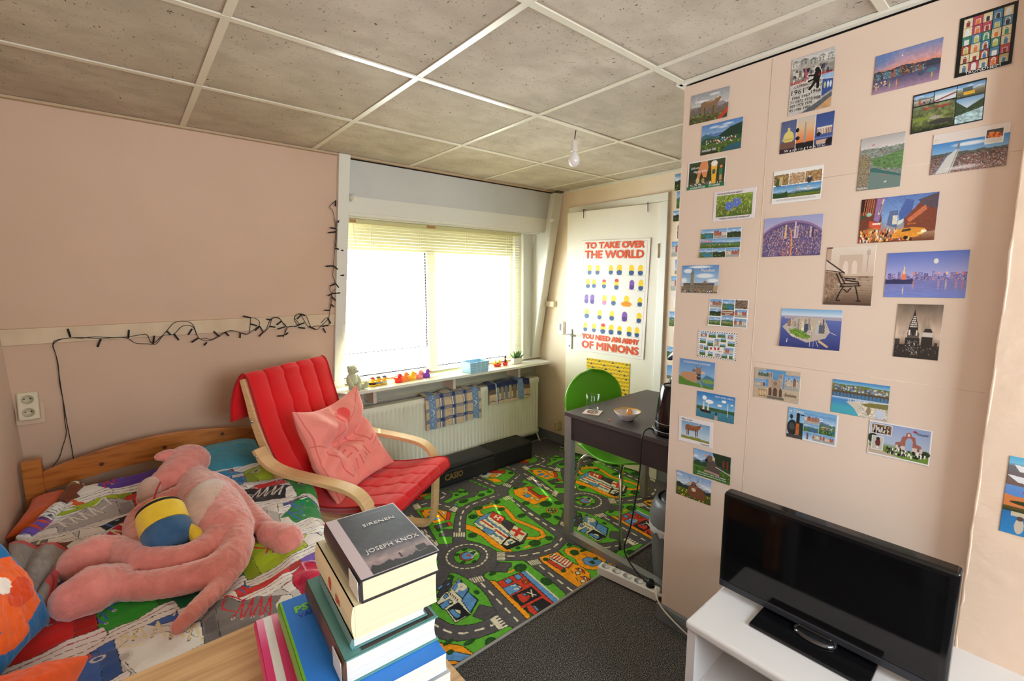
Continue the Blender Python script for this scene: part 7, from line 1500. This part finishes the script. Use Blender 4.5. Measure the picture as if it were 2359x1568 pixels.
# label, corners tl tr br bl, painter, unit width, [lettering (text, size, x, y, width, material)]
CARDS = [
 ('postcard of a brown cow before grey mountains, top left on the partition wall', ((1591.8, 221.9), (1679.6, 198), (1677.3, 268), (1589, 288.5)), c_mountcow, 1.4, 1, []),
 ('postcard of an alpine lake village in a green valley', ((1616, 290.8), (1711, 269), (1707, 340), (1615, 358.8)), c_lake, 1.4, 1, [('Immenstadt - Bühl', .11, .30, .86, .5, WHT)]),
 ('postcard with a wheat beer glass and green bottom strip', ((1585.7, 374.7), (1671.6, 359.5), (1670.5, 426.3), (1582.3, 439.6)), c_beer, 1.4, 1, [('Grüße vom', .09, .28, .24, .3, WHT), ('Allgäuer Büble', .09, .48, .38, .5, WHT), ('ALLGÄUER BÜBLE BIER', .07, .42, .945, .58, WHT), ('DAS ALPENBIER', .07, 1.04, .935, .40, WHT)]),
 ('postcard with two blue gentian flowers in grass', ((1644, 443.6), (1741, 429.8), (1739.7, 502), (1643.5, 510.5)), c_flower, 1.4, 1, [('Sonne und Energie tanken!', .08, .55, .085, .85, GRYP), ('In Bayern blüht jeder wieder auf!', .08, .75, .92, 1.0, GRYP)]),
 ('upright postcard of a painted wall with years and a black bear', ((1823.2, 139.3), (1923.2, 107), (1917.3, 243.8), (1816.8, 267.9)), c_berlin, 1, 1.42, [('BERLIN', .08, .2, .62, .34, REDP), ('GERMANY', .07, .82, .56, .33, REDP), ('CURRICULUM', .08, .42, .72, .62, BLKP), ('1961', .14, .2, .86, .3, BLKP), ('1962 1963', .07, .56, .82, .36, BLKP), ('1966 1967', .08, .28, 1.0, .42, BLKP), ('1966', .11, .62, .94, .22, BLKP), ('71 1972 1973', .08, .3, 1.10, .52, BLKP), ('977 1978 1979', .08, .3, 1.20, .52, BLKP), ('85 1986 1987', .08, .28, 1.30, .5, BLKP), ('1988', .09, .64, 1.12, .2, BLKP)]),
 ('postcard in three strips of a dome, an obelisk at sunset and a colonnade', ((1800, 282.5), (1921.8, 254.5), (1917, 333.6), (1796.4, 355.4)), c_wash, 1.45, 1, [('W a s h i n g t o n, D.C.', .09, .72, .94, 1.15, WHT)]),
 ('white edged postcard of an abbey with a wide green field', ((1782, 396), (1896.6, 378.4), (1892, 458.5), (1778.3, 470.7)), c_abbey, 1.5, 1, [('ABTEI MÜNSTERSCHWARZACH', .075, .75, .91, 1.2, PALE)]),
 ('postcard of a purple city seen curved like a globe', ((1760.4, 504), (1896, 492), (1890.8, 586.6), (1756.4, 592)), c_globe, 1.47, 1, []),
 ('wide postcard of waterfront warehouses at dusk under an orange sky', ((2016, 131), (2171.8, 85.5), (2164.3, 182), (2010.7, 218.8)), c_harbour, 1.7, 1, []),
 ('large black bordered postcard with rows of coloured doors', ((2209.6, 44), (2345.8, 0.7), (2334, 146.3), (2201, 180.5)), c_doors, 1, 1.22, [('TRONDHEIM', .075, .5, 1.175, .62, WHT)]),
 ('black bordered postcard in five panels of railway and river views', ((2103.2, 220.4), (2273, 178.5), (2266, 276.5), (2098, 310.3)), c_flam, 1.75, 1, [('Flåm - Myrdal', .10, .62, .42, .62, REDP)]),
 ('upright postcard of a cliff high over a fjord', ((1982, 321), (2084.5, 302.6), (2075.3, 428.3), (1975.8, 440.3)), c_cliff, 1, 1.3, [('KJERAG', .07, .14, 1.25, .24, WHT)]),
 ('shiny postcard of a ski jump with a crowd', ((2149, 311.6), (2328, 278.4), (2320.2, 380.4), (2143.6, 402.8)), c_ski, 1.75, 1, [('Oslo', .13, .2, .16, .24, WHT)]),
 ('postcard of a neon city street with a yellow taxi', ((1984, 460.4), (2163.3, 441.3), (2153.7, 551.6), (1977.7, 560.6)), c_times, 1.65, 1, [('amc', .07, 1.16, .62, .18, mat('card_orange_print', L(250, 150, 60), rough=.4))]),
 ('postcard collage of seven valley and village views with a red title', ((1615.4, 530), (1707.3, 521.8), (1704.4, 591.7), (1611, 592.9)), c_col1, 1.4, 1, [('Immenstadt', .07, .22, .43, .32, WHT)]),
 ('postcard of a gothic town hall with a tall tower and clouds', ((1570.7, 612), (1656.2, 609.6), (1654, 675.3), (1569.5, 673.6)), c_town, 1.4, 1, [('München', .13, 1.0, .19, .5, WHT)]),
 ('white edged postcard collage with a brown title plate in the middle', ((1635, 687.2), (1724.7, 690.7), (1720, 757), (1631.7, 749.2)), c_col2, 1.4, 1, [('Immenstadt', .07, .70, .47, .36, WHT), ('Bühl', .06, .70, .54, .16, WHT)]),
 ('postcard with a black and white airmail border around many small views', ((1608.6, 759.3), (1698.4, 766.5), (1694.7, 831.5), (1606.2, 820.7)), c_air, 1.4, 1, []),
 ('postcard of a light brown cow lying on a slope under blue sky', ((1566, 824.2), (1647.7, 835.3), (1644, 898), (1564.3, 882.9)), c_lyingcow, 1.4, 1, [('Da Schnellvielleicht ist nimmergeh', .08, .7, .10, 1.05, WHT)]),
 ('postcard of a two masted sailing ship and a fountain on a lake', ((1605.6, 899), (1693, 915.8), (1691, 977), (1604.5, 957.5)), c_sail, 1.45, 1, [('SANTA MARIA LORETO', .07, 1.05, .10, .7, WHT)]),
 ('white edged postcard of a brown cow standing against blue sky', ((1564, 956.5), (1644.3, 973.7), (1640, 1034), (1562.6, 1012.6)), c_whitecow, 1.4, 1, [('Allgäu in weiß', .08, .34, .09, .45, GRYP), ('Traumwelt', .08, 1.1, .92, .36, GRYP)]),
 ('postcard of a dark grey cow resting beside a fence', ((1600.3, 1031.5), (1685.4, 1054.7), (1680.2, 1116.7), (1595, 1090)), c_darkcow, 1.45, 1, [('Der Wanderer einer hat Kuhfladen', .06, .75, .84, 1.1, WHT), ('auf den Schuh und die Kuh auf der Weide', .06, .75, .92, 1.15, WHT)]),
 ('postcard of a horned cow with dark glasses, lowest on the partition wall', ((1559.7, 1081.5), (1639.5, 1107.7), (1635.7, 1164.5), (1557.2, 1135.4)), c_horncow, 1.4, 1, []),
 ('postcard of an island full of skyscrapers in dark blue water', ((1800.7, 710), (1941.2, 714.8), (1933.2, 808.3), (1795.3, 795.6)), c_island, 1.5, 1, []),
 ('sandy postcard with a cathedral front and small inset views', ((1739.6, 845), (1845.5, 858), (1840.9, 930), (1736, 913)), c_amiens, 1.45, 1, [('Amiens', .14, 1.18, .78, .36, SEP)]),
 ('sepia upright postcard of a bench on a misty bridge', ((1905, 569.8), (2017.5, 564.8), (2007.7, 703.8), (1897.3, 701)), c_bench, 1, 1.26, []),
 ('wide blue postcard of a lit skyline with a moon over water', ((2044, 583.2), (2234.5, 574.8), (2223.8, 686.4), (2037, 684)), c_nightsky, 1.7, 1, []),
 ('dark sepia upright postcard of two spired skyscrapers', ((2069, 699.3), (2174, 702.3), (2161.3, 830), (2057.7, 820.7)), c_towers, 1, 1.22, []),
 ('postcard of a harbour pier above white chalk cliffs', ((1918.6, 872.9), (2051, 889), (2043.3, 971), (1914.2, 946.7)), c_port, 1.55, 1, [('LE TRÉPORT', .09, .75, .56, .55, WHT)]),
 ('postcard with a black steam engine and six small views', ((1818, 935.8), (1932, 958), (1925.2, 1030), (1810, 1005)), c_train, 1.5, 1, [('Le Crotoy', .12, .26, .10, .46, WHT)]),
 ('postcard of a brick memorial arch and a marching band', ((2004, 968), (2149, 992.5), (2140.5, 1074.4), (1997, 1042)), c_arch, 1.62, 1, [('Thiepval', .09, 1.38, .16, .3, mat('card_navy_print', L(40, 40, 80), rough=.4))]),
]
def put_card(label, C4, fn, uw, uh, texts, group, lift=(0, 0, 0, 0), res=None):
    w = (C4[1]-C4[0]).length; n = res or int(max(60, min(210, w*1000*1.15))); im = Im(n, int(n*uh/uw), uw, uh, (236, 234, 232)); fn(im); g = im.a.mean(-1, keepdims=True); im.a = np.clip(g+(im.a-g)*.86, 0, 1)
    e, W, H, d = sheet(C4, 'postcard', im, cardm, label, 'postcard', group, lift=lift)
    finish(e, 'postcard', d, label, 'postcard', group)
    for (t, sz, x, y, wd, m) in texts:
        s = W/uw; lettering(t, sz*s*1.25, (-W/2+x*s, H/2-y*s*(H/W)/(uh/uw), .0004+max(lift)*.3), (1, 0, 0), (0, 1, 0), m, e, ext=.0001, width=wd*s)
    return e
for k, (label, cs_, fn, uw, uh, tx) in enumerate(CARDS):
    C4 = [Vector(onx(x, y, XP-.0014)) for x, y in cs_]
    put_card(label, C4, fn, uw, uh, tx, 'postcards on the partition wall', lift=(0, 0, .003 if k % 3 == 0 else 0, .004 if k in (14, 16, 23) else 0))
# pillar card, cut by the picture edge
a, b = Vector(onx(2327.6, 1049.4, XP-.0535)), Vector(onx(2300.5, 1221, XP-.0535)); hgt = a.z-b.z
dwn = Vector((0, 0, -hgt)); rg = Vector((0, -hgt*.70, 0)); put_card('upright blue postcard with boats and statues on the pillar at the right edge', [a, a+rg, b+rg+Vector((0, a.y-b.y, 0))*0, b], c_boats, .70, 1, [('Athens', .07, .30, .42, .3, REDP)], None)
# cards on the far wall, mostly behind the partition
DW = [(1554.8, 401.6, 439.7, 'd', 'postcard of trees and a fountain, highest beside the door frame'), (1559, 440.7, 480.5, 't', 'blue city view postcard second from the ceiling beside the door'), (1551.4, 486, 510.4, 'd', 'postcard of a green tree beside the top of the door frame'),
      (1559.7, 517.7, 550.9, 'b', 'pale postcard with a black shape beside the door hinge'), (1547.5, 556.9, 591.4, 'h', 'postcard of red town roofs beside the door frame'), (1555, 598, 631.5, 's', 'postcard with a red line and tower beside the door frame'),
      (1545.8, 635.5, 668.7, 'h', 'green edged postcard of an old street beside the door'), (1553, 688, 708.5, 'B', 'white card with a red letter beside the door frame'), (1542, 716.8, 750.6, 't', 'blue sky city postcard at door handle height by the frame'),
      (1550.8, 759, 794.8, 'p', 'narrow colourful card low beside the door frame'), (1536.5, 797, 824, 'w', 'white edged card just above the desk lamp shade'), (1536.5, 839.6, 871, 's', 'blue night city postcard above the green bottle')]
for k, (px, y0, y1, kd, label) in enumerate(DW):
    a, b = Vector(onx(px, y0, XD-.0016)), Vector(onx(px-.6, y1, XD-.0016)); h = a.z-b.z; w = h*1.42 if h < .085 else h*1.35
    w = min(w, .15)
    def fn(im, kd=kd, k=k):
        if kd == 'B': im.rect(0, 0, im.W, im.H, (234, 230, 228)); return
        grid_cards(im, [(0, 0, 1, 1, kd)], .02 if k in (6, 3, 10) else 0.0, bg=(100, 150, 70) if k == 6 else (232, 230, 228))
    tx = [('B', .6, .25, .35, .2, REDP)] if kd == 'B' else ([('Allgäu', .14, .4, .14, .5, REDP)] if False else [])
    put_card(label, [a, a+Vector((0, -w, 0)), b+Vector((0, -w, 0)), b], fn, w/h, 1, tx, 'postcards on the far wall', res=70)
cv = MB(); q = Vector(onx(1549, 672, XD-.002)); cv.add([q, q+Vector((-.012, -.05, .01)), q+Vector((-.02, -.06, -.05)), q+Vector((-.004, .008, -.045))], [(0, 1, 2, 3)])
co2 = cv.build('curled_paper', mat('grey_paper', L(196, 186, 176), rough=.6)); md = co2.modifiers.new('t', 'SOLIDIFY'); md.thickness = .0006; tag(co2, 'small curled grey paper hanging beside the door frame', 'paper')

# ------------------------------------------------------------------ things on the window sill
ZT = ZS+.0005
def sillp(px, py): p = onz(px, py, ZT); return (p[0], min(p[1], 2.955), ZT)
bear = empty('teddy_bear', sillp(806, 893), math.radians(-62), 'small pale green teddy bear sitting at the left end of the window sill', 'teddy bear')
bf = plushmat('pale_bear_plush', L(196, 198, 166), L(180, 182, 150)); b = MB()
b.ell((0, 0, .062), (.034, .040, .052), 20, 14); b.ell((.008, 0, .128), (.032, .034, .031), 20, 14); b.ell((.038, 0, .122), (.018, .014, .012), 14, 10)
for s in (-1, 1): b.ell((-.002, s*.027, .150), (.008, .013, .012), 12, 8); 
for s in (-1, 1):
    b.tube([(.01, s*.03, .018), (.05, s*.034, .016), (.078, s*.036, .018)], [.019, .017, .016], 12); b.ell((.088, s*.036, .028), (.014, .016, .024), 14, 10)
    b.tube([(0, s*.036, .088), (.018, s*.046, .062), (.030, s*.040, .040)], [.014, .013, .014], 12); b.ell((.030, s*.040, .038), (.015,)*3, 12, 8)
bo3 = b.build('body', bf, bear, smooth=True); md = bo3.modifiers.new('skin', 'REMESH'); md.mode = 'VOXEL'; md.voxel_size = .0022; md.use_smooth_shade = True; md = bo3.modifiers.new('s', 'SMOOTH'); md.factor = .5; md.iterations = 4
for s in (-1, 1): MB().ell((.036, s*.012, .136), (.003,)*3, 10, 8).build('eye', kbl, bear, smooth=True)
MB().ell((.056, 0, .126), (.004, .005, .004), 10, 8).build('nose', kbl, bear, smooth=True)
def duck(loc, rz, s, body, bill, label, group, hat=None, band=None):
    e = empty('rubber_duck', loc, rz, label, 'rubber duck', group); e.scale = (s, s, s)
    b = MB(); n = 20; vs = []
    b.ell((0, 0, .020), (.028, .021, .019), 20, 14); b.ell((-.024, 0, .030), (.013, .010, .008), 14, 8, R=Matrix.Rotation(.6, 3, 'Y')); b.ell((.010, 0, .048), (.0165, .0155, .0155), 18, 12); b.lathe([(0, 0), (.020, 0), (.024, .006), (.020, .012)], (0, 0, 0), 20, sx=1.25)
    o = b.build('body', body, e, smooth=True)
    MB().ell((.030, 0, .045), (.011, .0085, .0035), 14, 8).build('bill', bill, e, smooth=True)
    for q in (-1, 1): MB().ell((.021, q*.009, .053), (.002,)*3, 8, 6).build('eye', kbl, e, smooth=True)
    if hat: MB().ell((.006, 0, .062), (.0165, .0165, .009), 16, 8).lathe([(0, .058), (.021, .058), (.021, .0605), (0, .0605)], (.006, 0, 0), 18).build('hat', hat, e, smooth=True)
    if band: MB().ell((0, 0, .0195), (.0292, .0222, .0165), 20, 12).build('painted_suit', band, e, smooth=True)
    return e
rb = lambda n, c: mat(n, c, rough=.3, spec=.5, sss=0)
R_r, R_o, R_y, R_p, R_v = rb('red_rubber', L(238, 60, 44)), rb('orange_rubber', L(248, 142, 66)), rb('yellow_rubber', L(252, 200, 40)), rb('pink_rubber', L(248, 150, 140)), rb('purple_rubber', L(128, 60, 176))
bill_r = rb('red_bill', L(226, 50, 36)); bill_o = rb('orange_bill', L(244, 130, 30))
for (px, py), m, nm, bl_m in zip(((918, 881.5), (933, 878), (948, 875), (964, 872), (979, 869)), (R_r, R_o, R_y, R_p, R_v), ('red', 'orange', 'yellow', 'pink', 'purple'), (bill_r, bill_r, bill_r, bill_r, bill_r)):
    duck(sillp(px, py-1), math.radians(-20), 1.0, m, bl_m, nm+' rubber duck in the row of five on the window sill', 'five coloured rubber ducks')
dbk, dgr, dbr = rb('black_suit', L(44, 36, 40)), rb('grey_suit', L(136, 146, 150)), rb('pale_suit', L(206, 210, 196))
for (px, py), bnd, ht, nm in zip(((857, 890), (869, 887), (882, 884.5)), (dbk, dgr, dbr), (rb('red_hat', L(214, 56, 60)), rb('brown_hat', L(120, 112, 70)), rb('violet_hat', L(110, 100, 150))), ('red hatted rubber duck in a black suit, left of three', 'brown hatted rubber duck, middle one of three by the bear', 'violet hatted pale rubber duck, right of three by the bear')):
    duck(sillp(px, py-1), math.radians(-40), .9, R_y, bill_r, nm, 'three costumed rubber ducks', ht, bnd)
# blue basket
im = Im(60, 40, 1, 1, (150, 196, 226))
for k in range(1, 5): im.line([(0, k/4.5), (1, k/4.5)], .03, (214, 234, 246))
for k in range(1, 4): im.line([(k/4+.05, 0), (k/4+.05, 1)], .02, (206, 230, 244))
bk_m = mat('blue_woven_plastic', attr=True, rough=.3, spec=.5)
bk = empty('storage_basket', sillp(1093, 855), math.radians(2), 'light blue open plastic basket on the window sill', 'basket')
bw, bd, bh = .185, .125, .085
for (cx, cy, rz, w) in ((0, -bd/2+.0, 0, bw), (0, bd/2, PI, bw), (-bw/2, 0, -PI/2, bd), (bw/2, 0, PI/2, bd)):
    g, h_ = np.meshgrid(np.linspace(-w/2, w/2, 60), np.linspace(bh, 0, 40)); flr = 1-.10*(1-h_/bh)
    cz_, sz_ = math.cos(rz), math.sin(rz); Xq = g*flr; Yq = (bd/2 if abs(cy) > 0 else bw/2)*-flr
    P = np.stack([Xq*cz_-Yq*sz_, Xq*sz_+Yq*cz_, h_+.002], -1); o = gridmesh('side', P, im.a, bk_m, bk, smooth=False); md = o.modifiers.new('t', 'SOLIDIFY'); md.thickness = .003
MB().b2((-bw*.45, -bd*.45, 0), (bw*.45, bd*.45, .003)).build('bottom', mat('blue_plastic', L(120, 176, 214), rough=.35), bk)
bk.location.y -= .01
# toy boat with ducks, small sailor toy, planter
bt_p = sillp(1139, 842); bo4 = empty('toy_boat', bt_p, math.radians(5), 'red toy boat carrying small yellow ducks beside the blue basket', 'toy boat')
MB().lathe([(0, .004), (.03, .0), (.042, .012), (.046, .022), (.040, .024), (.03, .018), (0, .016)], (0, 0, 0), 32, sy=.6).build('hull', R_r, bo4, smooth=True)
for x in (-.024, .020): MB().ell((x, 0, .030), (.013, .010, .012), 14, 10).ell((x+.004, 0, .046), (.009, .009, .009), 12, 8).build('duck_figure', R_y, bo4, smooth=True)
MB().ell((-.002, 0, .028), (.010, .010, .008), 12, 8).build('green_load', rb('green_rubber', L(110, 190, 90)), bo4, smooth=True)
sp = empty('sailor_toy', sillp(1156, 839), math.radians(10), 'small toy figure in a dark cap standing in a red boat', 'toy figure')
MB().lathe([(0, .002), (.022, .0), (.030, .012), (.033, .026), (.022, .026), (0, .02)], (0, 0, 0), 28, sy=.65).build('hull', R_r, sp, smooth=True)
MB().ell((0, 0, .036), (.013, .012, .018), 14, 10).build('torso', rb('brown_suit', L(110, 60, 50)), sp, smooth=True); MB().ell((0, 0, .060), (.009, .009, .011), 14, 10).build('head', rb('skin_rubber', L(232, 150, 110)), sp, smooth=True); MB().lathe([(0, .066), (.011, .066), (.012, .072), (.007, .077), (0, .078)], (0, 0, 0), 18).build('cap', rb('dark_cap', L(34, 30, 40)), sp, smooth=True)
pp = empty('potted_succulent', sillp(1187, 836), math.radians(2), 'spiky green succulent in a white oblong pot at the sill end', 'potted plant')
MB().prism([(-.052, -.024, 0), (.052, -.024, 0), (.052, .024, 0), (-.052, .024, 0)], (0, 0, .05)).build('pot', mat('matt_white_pot', L(226, 220, 210), rough=.55), pp, bevel=.006, bseg=3)
MB().b2((-.046, -.018, .049), (.046, .018, .0515)).build('soil', mat('soil', L(70, 56, 44), rough=.95), pp)
rs = random.Random(6); leafb = MB()
for k in range(46):
    cx = rs.uniform(-.036, .036); cy = rs.uniform(-.012, .012); a = rs.uniform(0, 2*PI); ln_ = rs.uniform(.035, .062); tl = rs.uniform(.2, .95)
    d = Vector((math.cos(a)*math.sin(tl), math.sin(a)*math.sin(tl), math.cos(tl))); p0 = Vector((cx, cy, .05)); leafb.tube([p0, p0+d*ln_*.5+Vector((0, 0, .002)), p0+d*ln_*.85+Vector((0, 0, .004)), p0+d*ln_+Vector((0, 0, .008))], [.004, .0062, .0035, .0006], 6)
lf = leafb.build('leaves', mat('succulent_green', L(112, 150, 92), rough=.5, noise=(60, L(80, 124, 76), .4, .7)), pp, smooth=True); lf['kind'] = 'stuff'
MB().ell((-.034, 0, .105), (.005, .005, .007), 10, 8).tube([(-.03, 0, .06), (-.034, 0, .102)], .0012, 6).build('bud', rb('red_bud', L(200, 90, 80)), pp, smooth=True)

# ------------------------------------------------------------------ string of fairy lights along the batten and up the post
def z4(x, y, off=.03): return Vector(onslope(x/2.949, 500+y/2.949, off))
wire = mat('black_wire', L(24, 24, 26), rough=.5); clearb = mat('clear_led', L(206, 204, 196), rough=.1, spec=.7, trans=.5)
fl_ = empty('fairy_lights', tuple(z4(1200, 780)), 0, 'black string of unlit fairy lights along the wall batten and up the window post', 'string lights')
runs = [[(500, 1650), (487, 1563), (455, 1400), (430, 1250), (405, 1120), (395, 1000), (375, 920), (360, 870), (400, 835), (480, 820), (560, 822), (640, 812), (760, 818), (860, 820), (920, 855), (1000, 860), (1060, 862), (1110, 805), (1180, 795), (1240, 740), (1310, 745), (1350, 820), (1420, 840), (1490, 810), (1560, 770), (1640, 785), (1690, 790), (1700, 730), (1710, 682), (1760, 705), (1765, 745), (1800, 780), (1840, 690), (1890, 682), (1915, 710), (1945, 745), (1925, 815), (1960, 745), (2020, 740), (1998, 690), (2030, 655), (2080, 672), (2110, 740), (2150, 765), (2180, 740), (2230, 690), (2240, 640), (2250, 590), (2255, 530), (2240, 480), (2275, 440), (2262, 400), (2265, 330), (2275, 215), (2285, 150), (2283, 70), (2290, 20)],
        [(350, 1700), (400, 1640), (425, 1563), (450, 1470), (440, 1380), (430, 1260), (412, 1140), (390, 990), (378, 930), (360, 860), (395, 832), (520, 818), (700, 822), (870, 812), (960, 798), (1000, 800), (1040, 858), (1130, 775), (1180, 720), (1250, 706), (1310, 730), (1350, 822), (1400, 820), (1440, 830), (1530, 780), (1600, 775), (1680, 795), (1760, 740), (1790, 775), (1830, 745), (1850, 690), (1900, 690), (1940, 740), (2000, 740), (2035, 730), (2000, 680), (2040, 662), (2095, 745), (2140, 740), (2200, 738), (2235, 735), (2225, 680), (2180, 720)],
        [(2240, 640), (2255, 520), (2300, 480), (2310, 540), (2340, 590)], [(2290, 20), (2315, 35), (2310, 75), (2283, 100), (2275, 210)], [(2283, 70), (2262, -40), (2240, -70), (2280, -110)]]
for i_, r_ in enumerate(runs): rel(MB().tube(spline([z4(x, y, .026+.004*math.sin(k*1.7+i_)) for k, (x, y) in enumerate(r_)], 5), .0016, 6).build('wire', wire, smooth=True), fl_)
leds = [(478, 812, 458, 752), (685, 828, 660, 890), (872, 818, 877, 760), (1040, 858, 1050, 800), (1135, 775, 1165, 805), (1182, 792, 1220, 842), (1306, 758, 1275, 806), (1350, 820, 1295, 855), (1405, 850, 1382, 876), (1490, 810, 1448, 772), (1530, 780, 1560, 812), (1632, 790, 1630, 828), (1703, 683, 1645, 670), (1702, 725, 1755, 740), (1764, 742, 1728, 775), (1790, 780, 1755, 815), (1845, 697, 1805, 692), (1830, 742, 1880, 748), (1915, 705, 1875, 735), (1935, 745, 1880, 762), (1925, 805, 1880, 808), (1940, 800, 1962, 780), (2040, 662, 2080, 668), (2040, 670, 2015, 695), (2020, 735, 2075, 715), (2025, 748, 2080, 756), (2098, 742, 2150, 765), (2190, 742, 2235, 732), (2195, 755, 2215, 790), (2228, 685, 2250, 728), (2240, 633, 2200, 632), (2250, 592, 2275, 614), (2255, 540, 2285, 572), (2262, 518, 2225, 535), (2262, 518, 2318, 514), (2275, 455, 2238, 470), (2278, 445, 2305, 485), (2298, 395, 2345, 395), (2265, 330, 2210, 334), (2268, 332, 2300, 360), (2278, 212, 2310, 220), (2305, 222, 2340, 228), (2282, 78, 2240, 70), (2282, 100, 2225, 106), (2305, 15, 2295, 42), (2278, -75, 2282, -120)]
for x0, y0, x1, y1 in leds:
    a, b_ = z4(x0, y0, .028), z4(x1, y1, .040); d = (b_-a).normalized(); t = rel(MB().tube([a, a+d*max(.02, (b_-a).length-.006)], .0042, 8).build('socket', wire, smooth=True), fl_)
    o = MB().ell(b_, (.0042,)*3, 10, 8).build('lamp_bead', clearb, smooth=True); o.parent = t; o.matrix_parent_inverse = t.matrix_parent_inverse.copy()

# ------------------------------------------------------------------ sockets and switches
sw = mat('aged_white_plastic', L(216, 204, 176), rough=.45)
sk_p = Vector(ony(68, 935, 3.0)); zc = Vector(onslope(68, 935, 0)); so_ = empty('wall_socket', tuple(zc), 0, 'cream double wall socket beside the left corner above the bed', 'socket')
Rw = Matrix.Rotation(-math.atan(.2065), 3, 'X'); so_.rotation_euler = (math.atan(-.2065)*-1*-1, 0, 0)
MB().b2((-.048, -.004, -.085), (.048, 0, .085)).build('back_plate', mat('wall_putty', L(210, 184, 158), rough=.7), so_, bevel=.004); MB().b2((-.036, -.040, -.066), (.036, -.004, .066)).build('housing', sw, so_, bevel=.008, bseg=3)
for z in (-.030, .030):
    MB().lathe([(.022, .0), (.021, .002), (.019, -.001), (0, -.0015)][::-1], (0, -.0405, z), 28, R=Matrix.Rotation(PI/2, 3, 'X')).build('socket_face', mat('socket_face_cream', L(204, 192, 164), rough=.5), so_, smooth=True)
    for x in (-.010, .010): MB().lathe([(0, .003), (.0028, .003), (.0028, 0), (0, 0)], (x, -.040, z+(.004)), 10, R=Matrix.Rotation(PI/2, 3, 'X')).build('pin_hole', black_gap, so_)
ic = empty('wall_handset', tuple(Vector(onx(1296, 755, XD))), 0, 'small white wall switch unit between window corner and door handle', 'switch')
MB().b2((-.028, -.030, -.055), (0, .030, .055)).build('housing', mat('white_plastic', L(232, 230, 228)), ic, bevel=.005); MB().b2((-.034, -.008, -.02), (-.026, .012, .04)).build('button', mat('grey_button', L(150, 150, 150), rough=.4), ic, bevel=.002)
jb = MB().b2((XD-.035, onx(1272, 700, XD)[1]-.05, onx(1272, 700, XD)[2]-.025), (XD, onx(1272, 700, XD)[1]+.05, onx(1272, 700, XD)[2]+.025)).build('junction_box', mat('painted_box', L(230, 210, 184), rough=.5), bevel=.005); tag(jb, 'cream painted junction box on the wall right of the window', 'junction box')
ls = Vector(onx(1287, 977, XD)); lo = empty('low_socket', tuple(ls), 0, 'yellowed socket just above the skirting near the radiator', 'socket')
MB().b2((-.045, -.036, -.040), (0, .036, .040)).build('housing', mat('yellowed_plastic', L(214, 194, 150), rough=.5), lo, bevel=.005)
for z in (-.012, .012): MB().b2((-.0458, -.006, z-.004), (-.0450, .006, z+.004)).build('pin_hole', black_gap, lo)
bpy.context.view_layer.update()
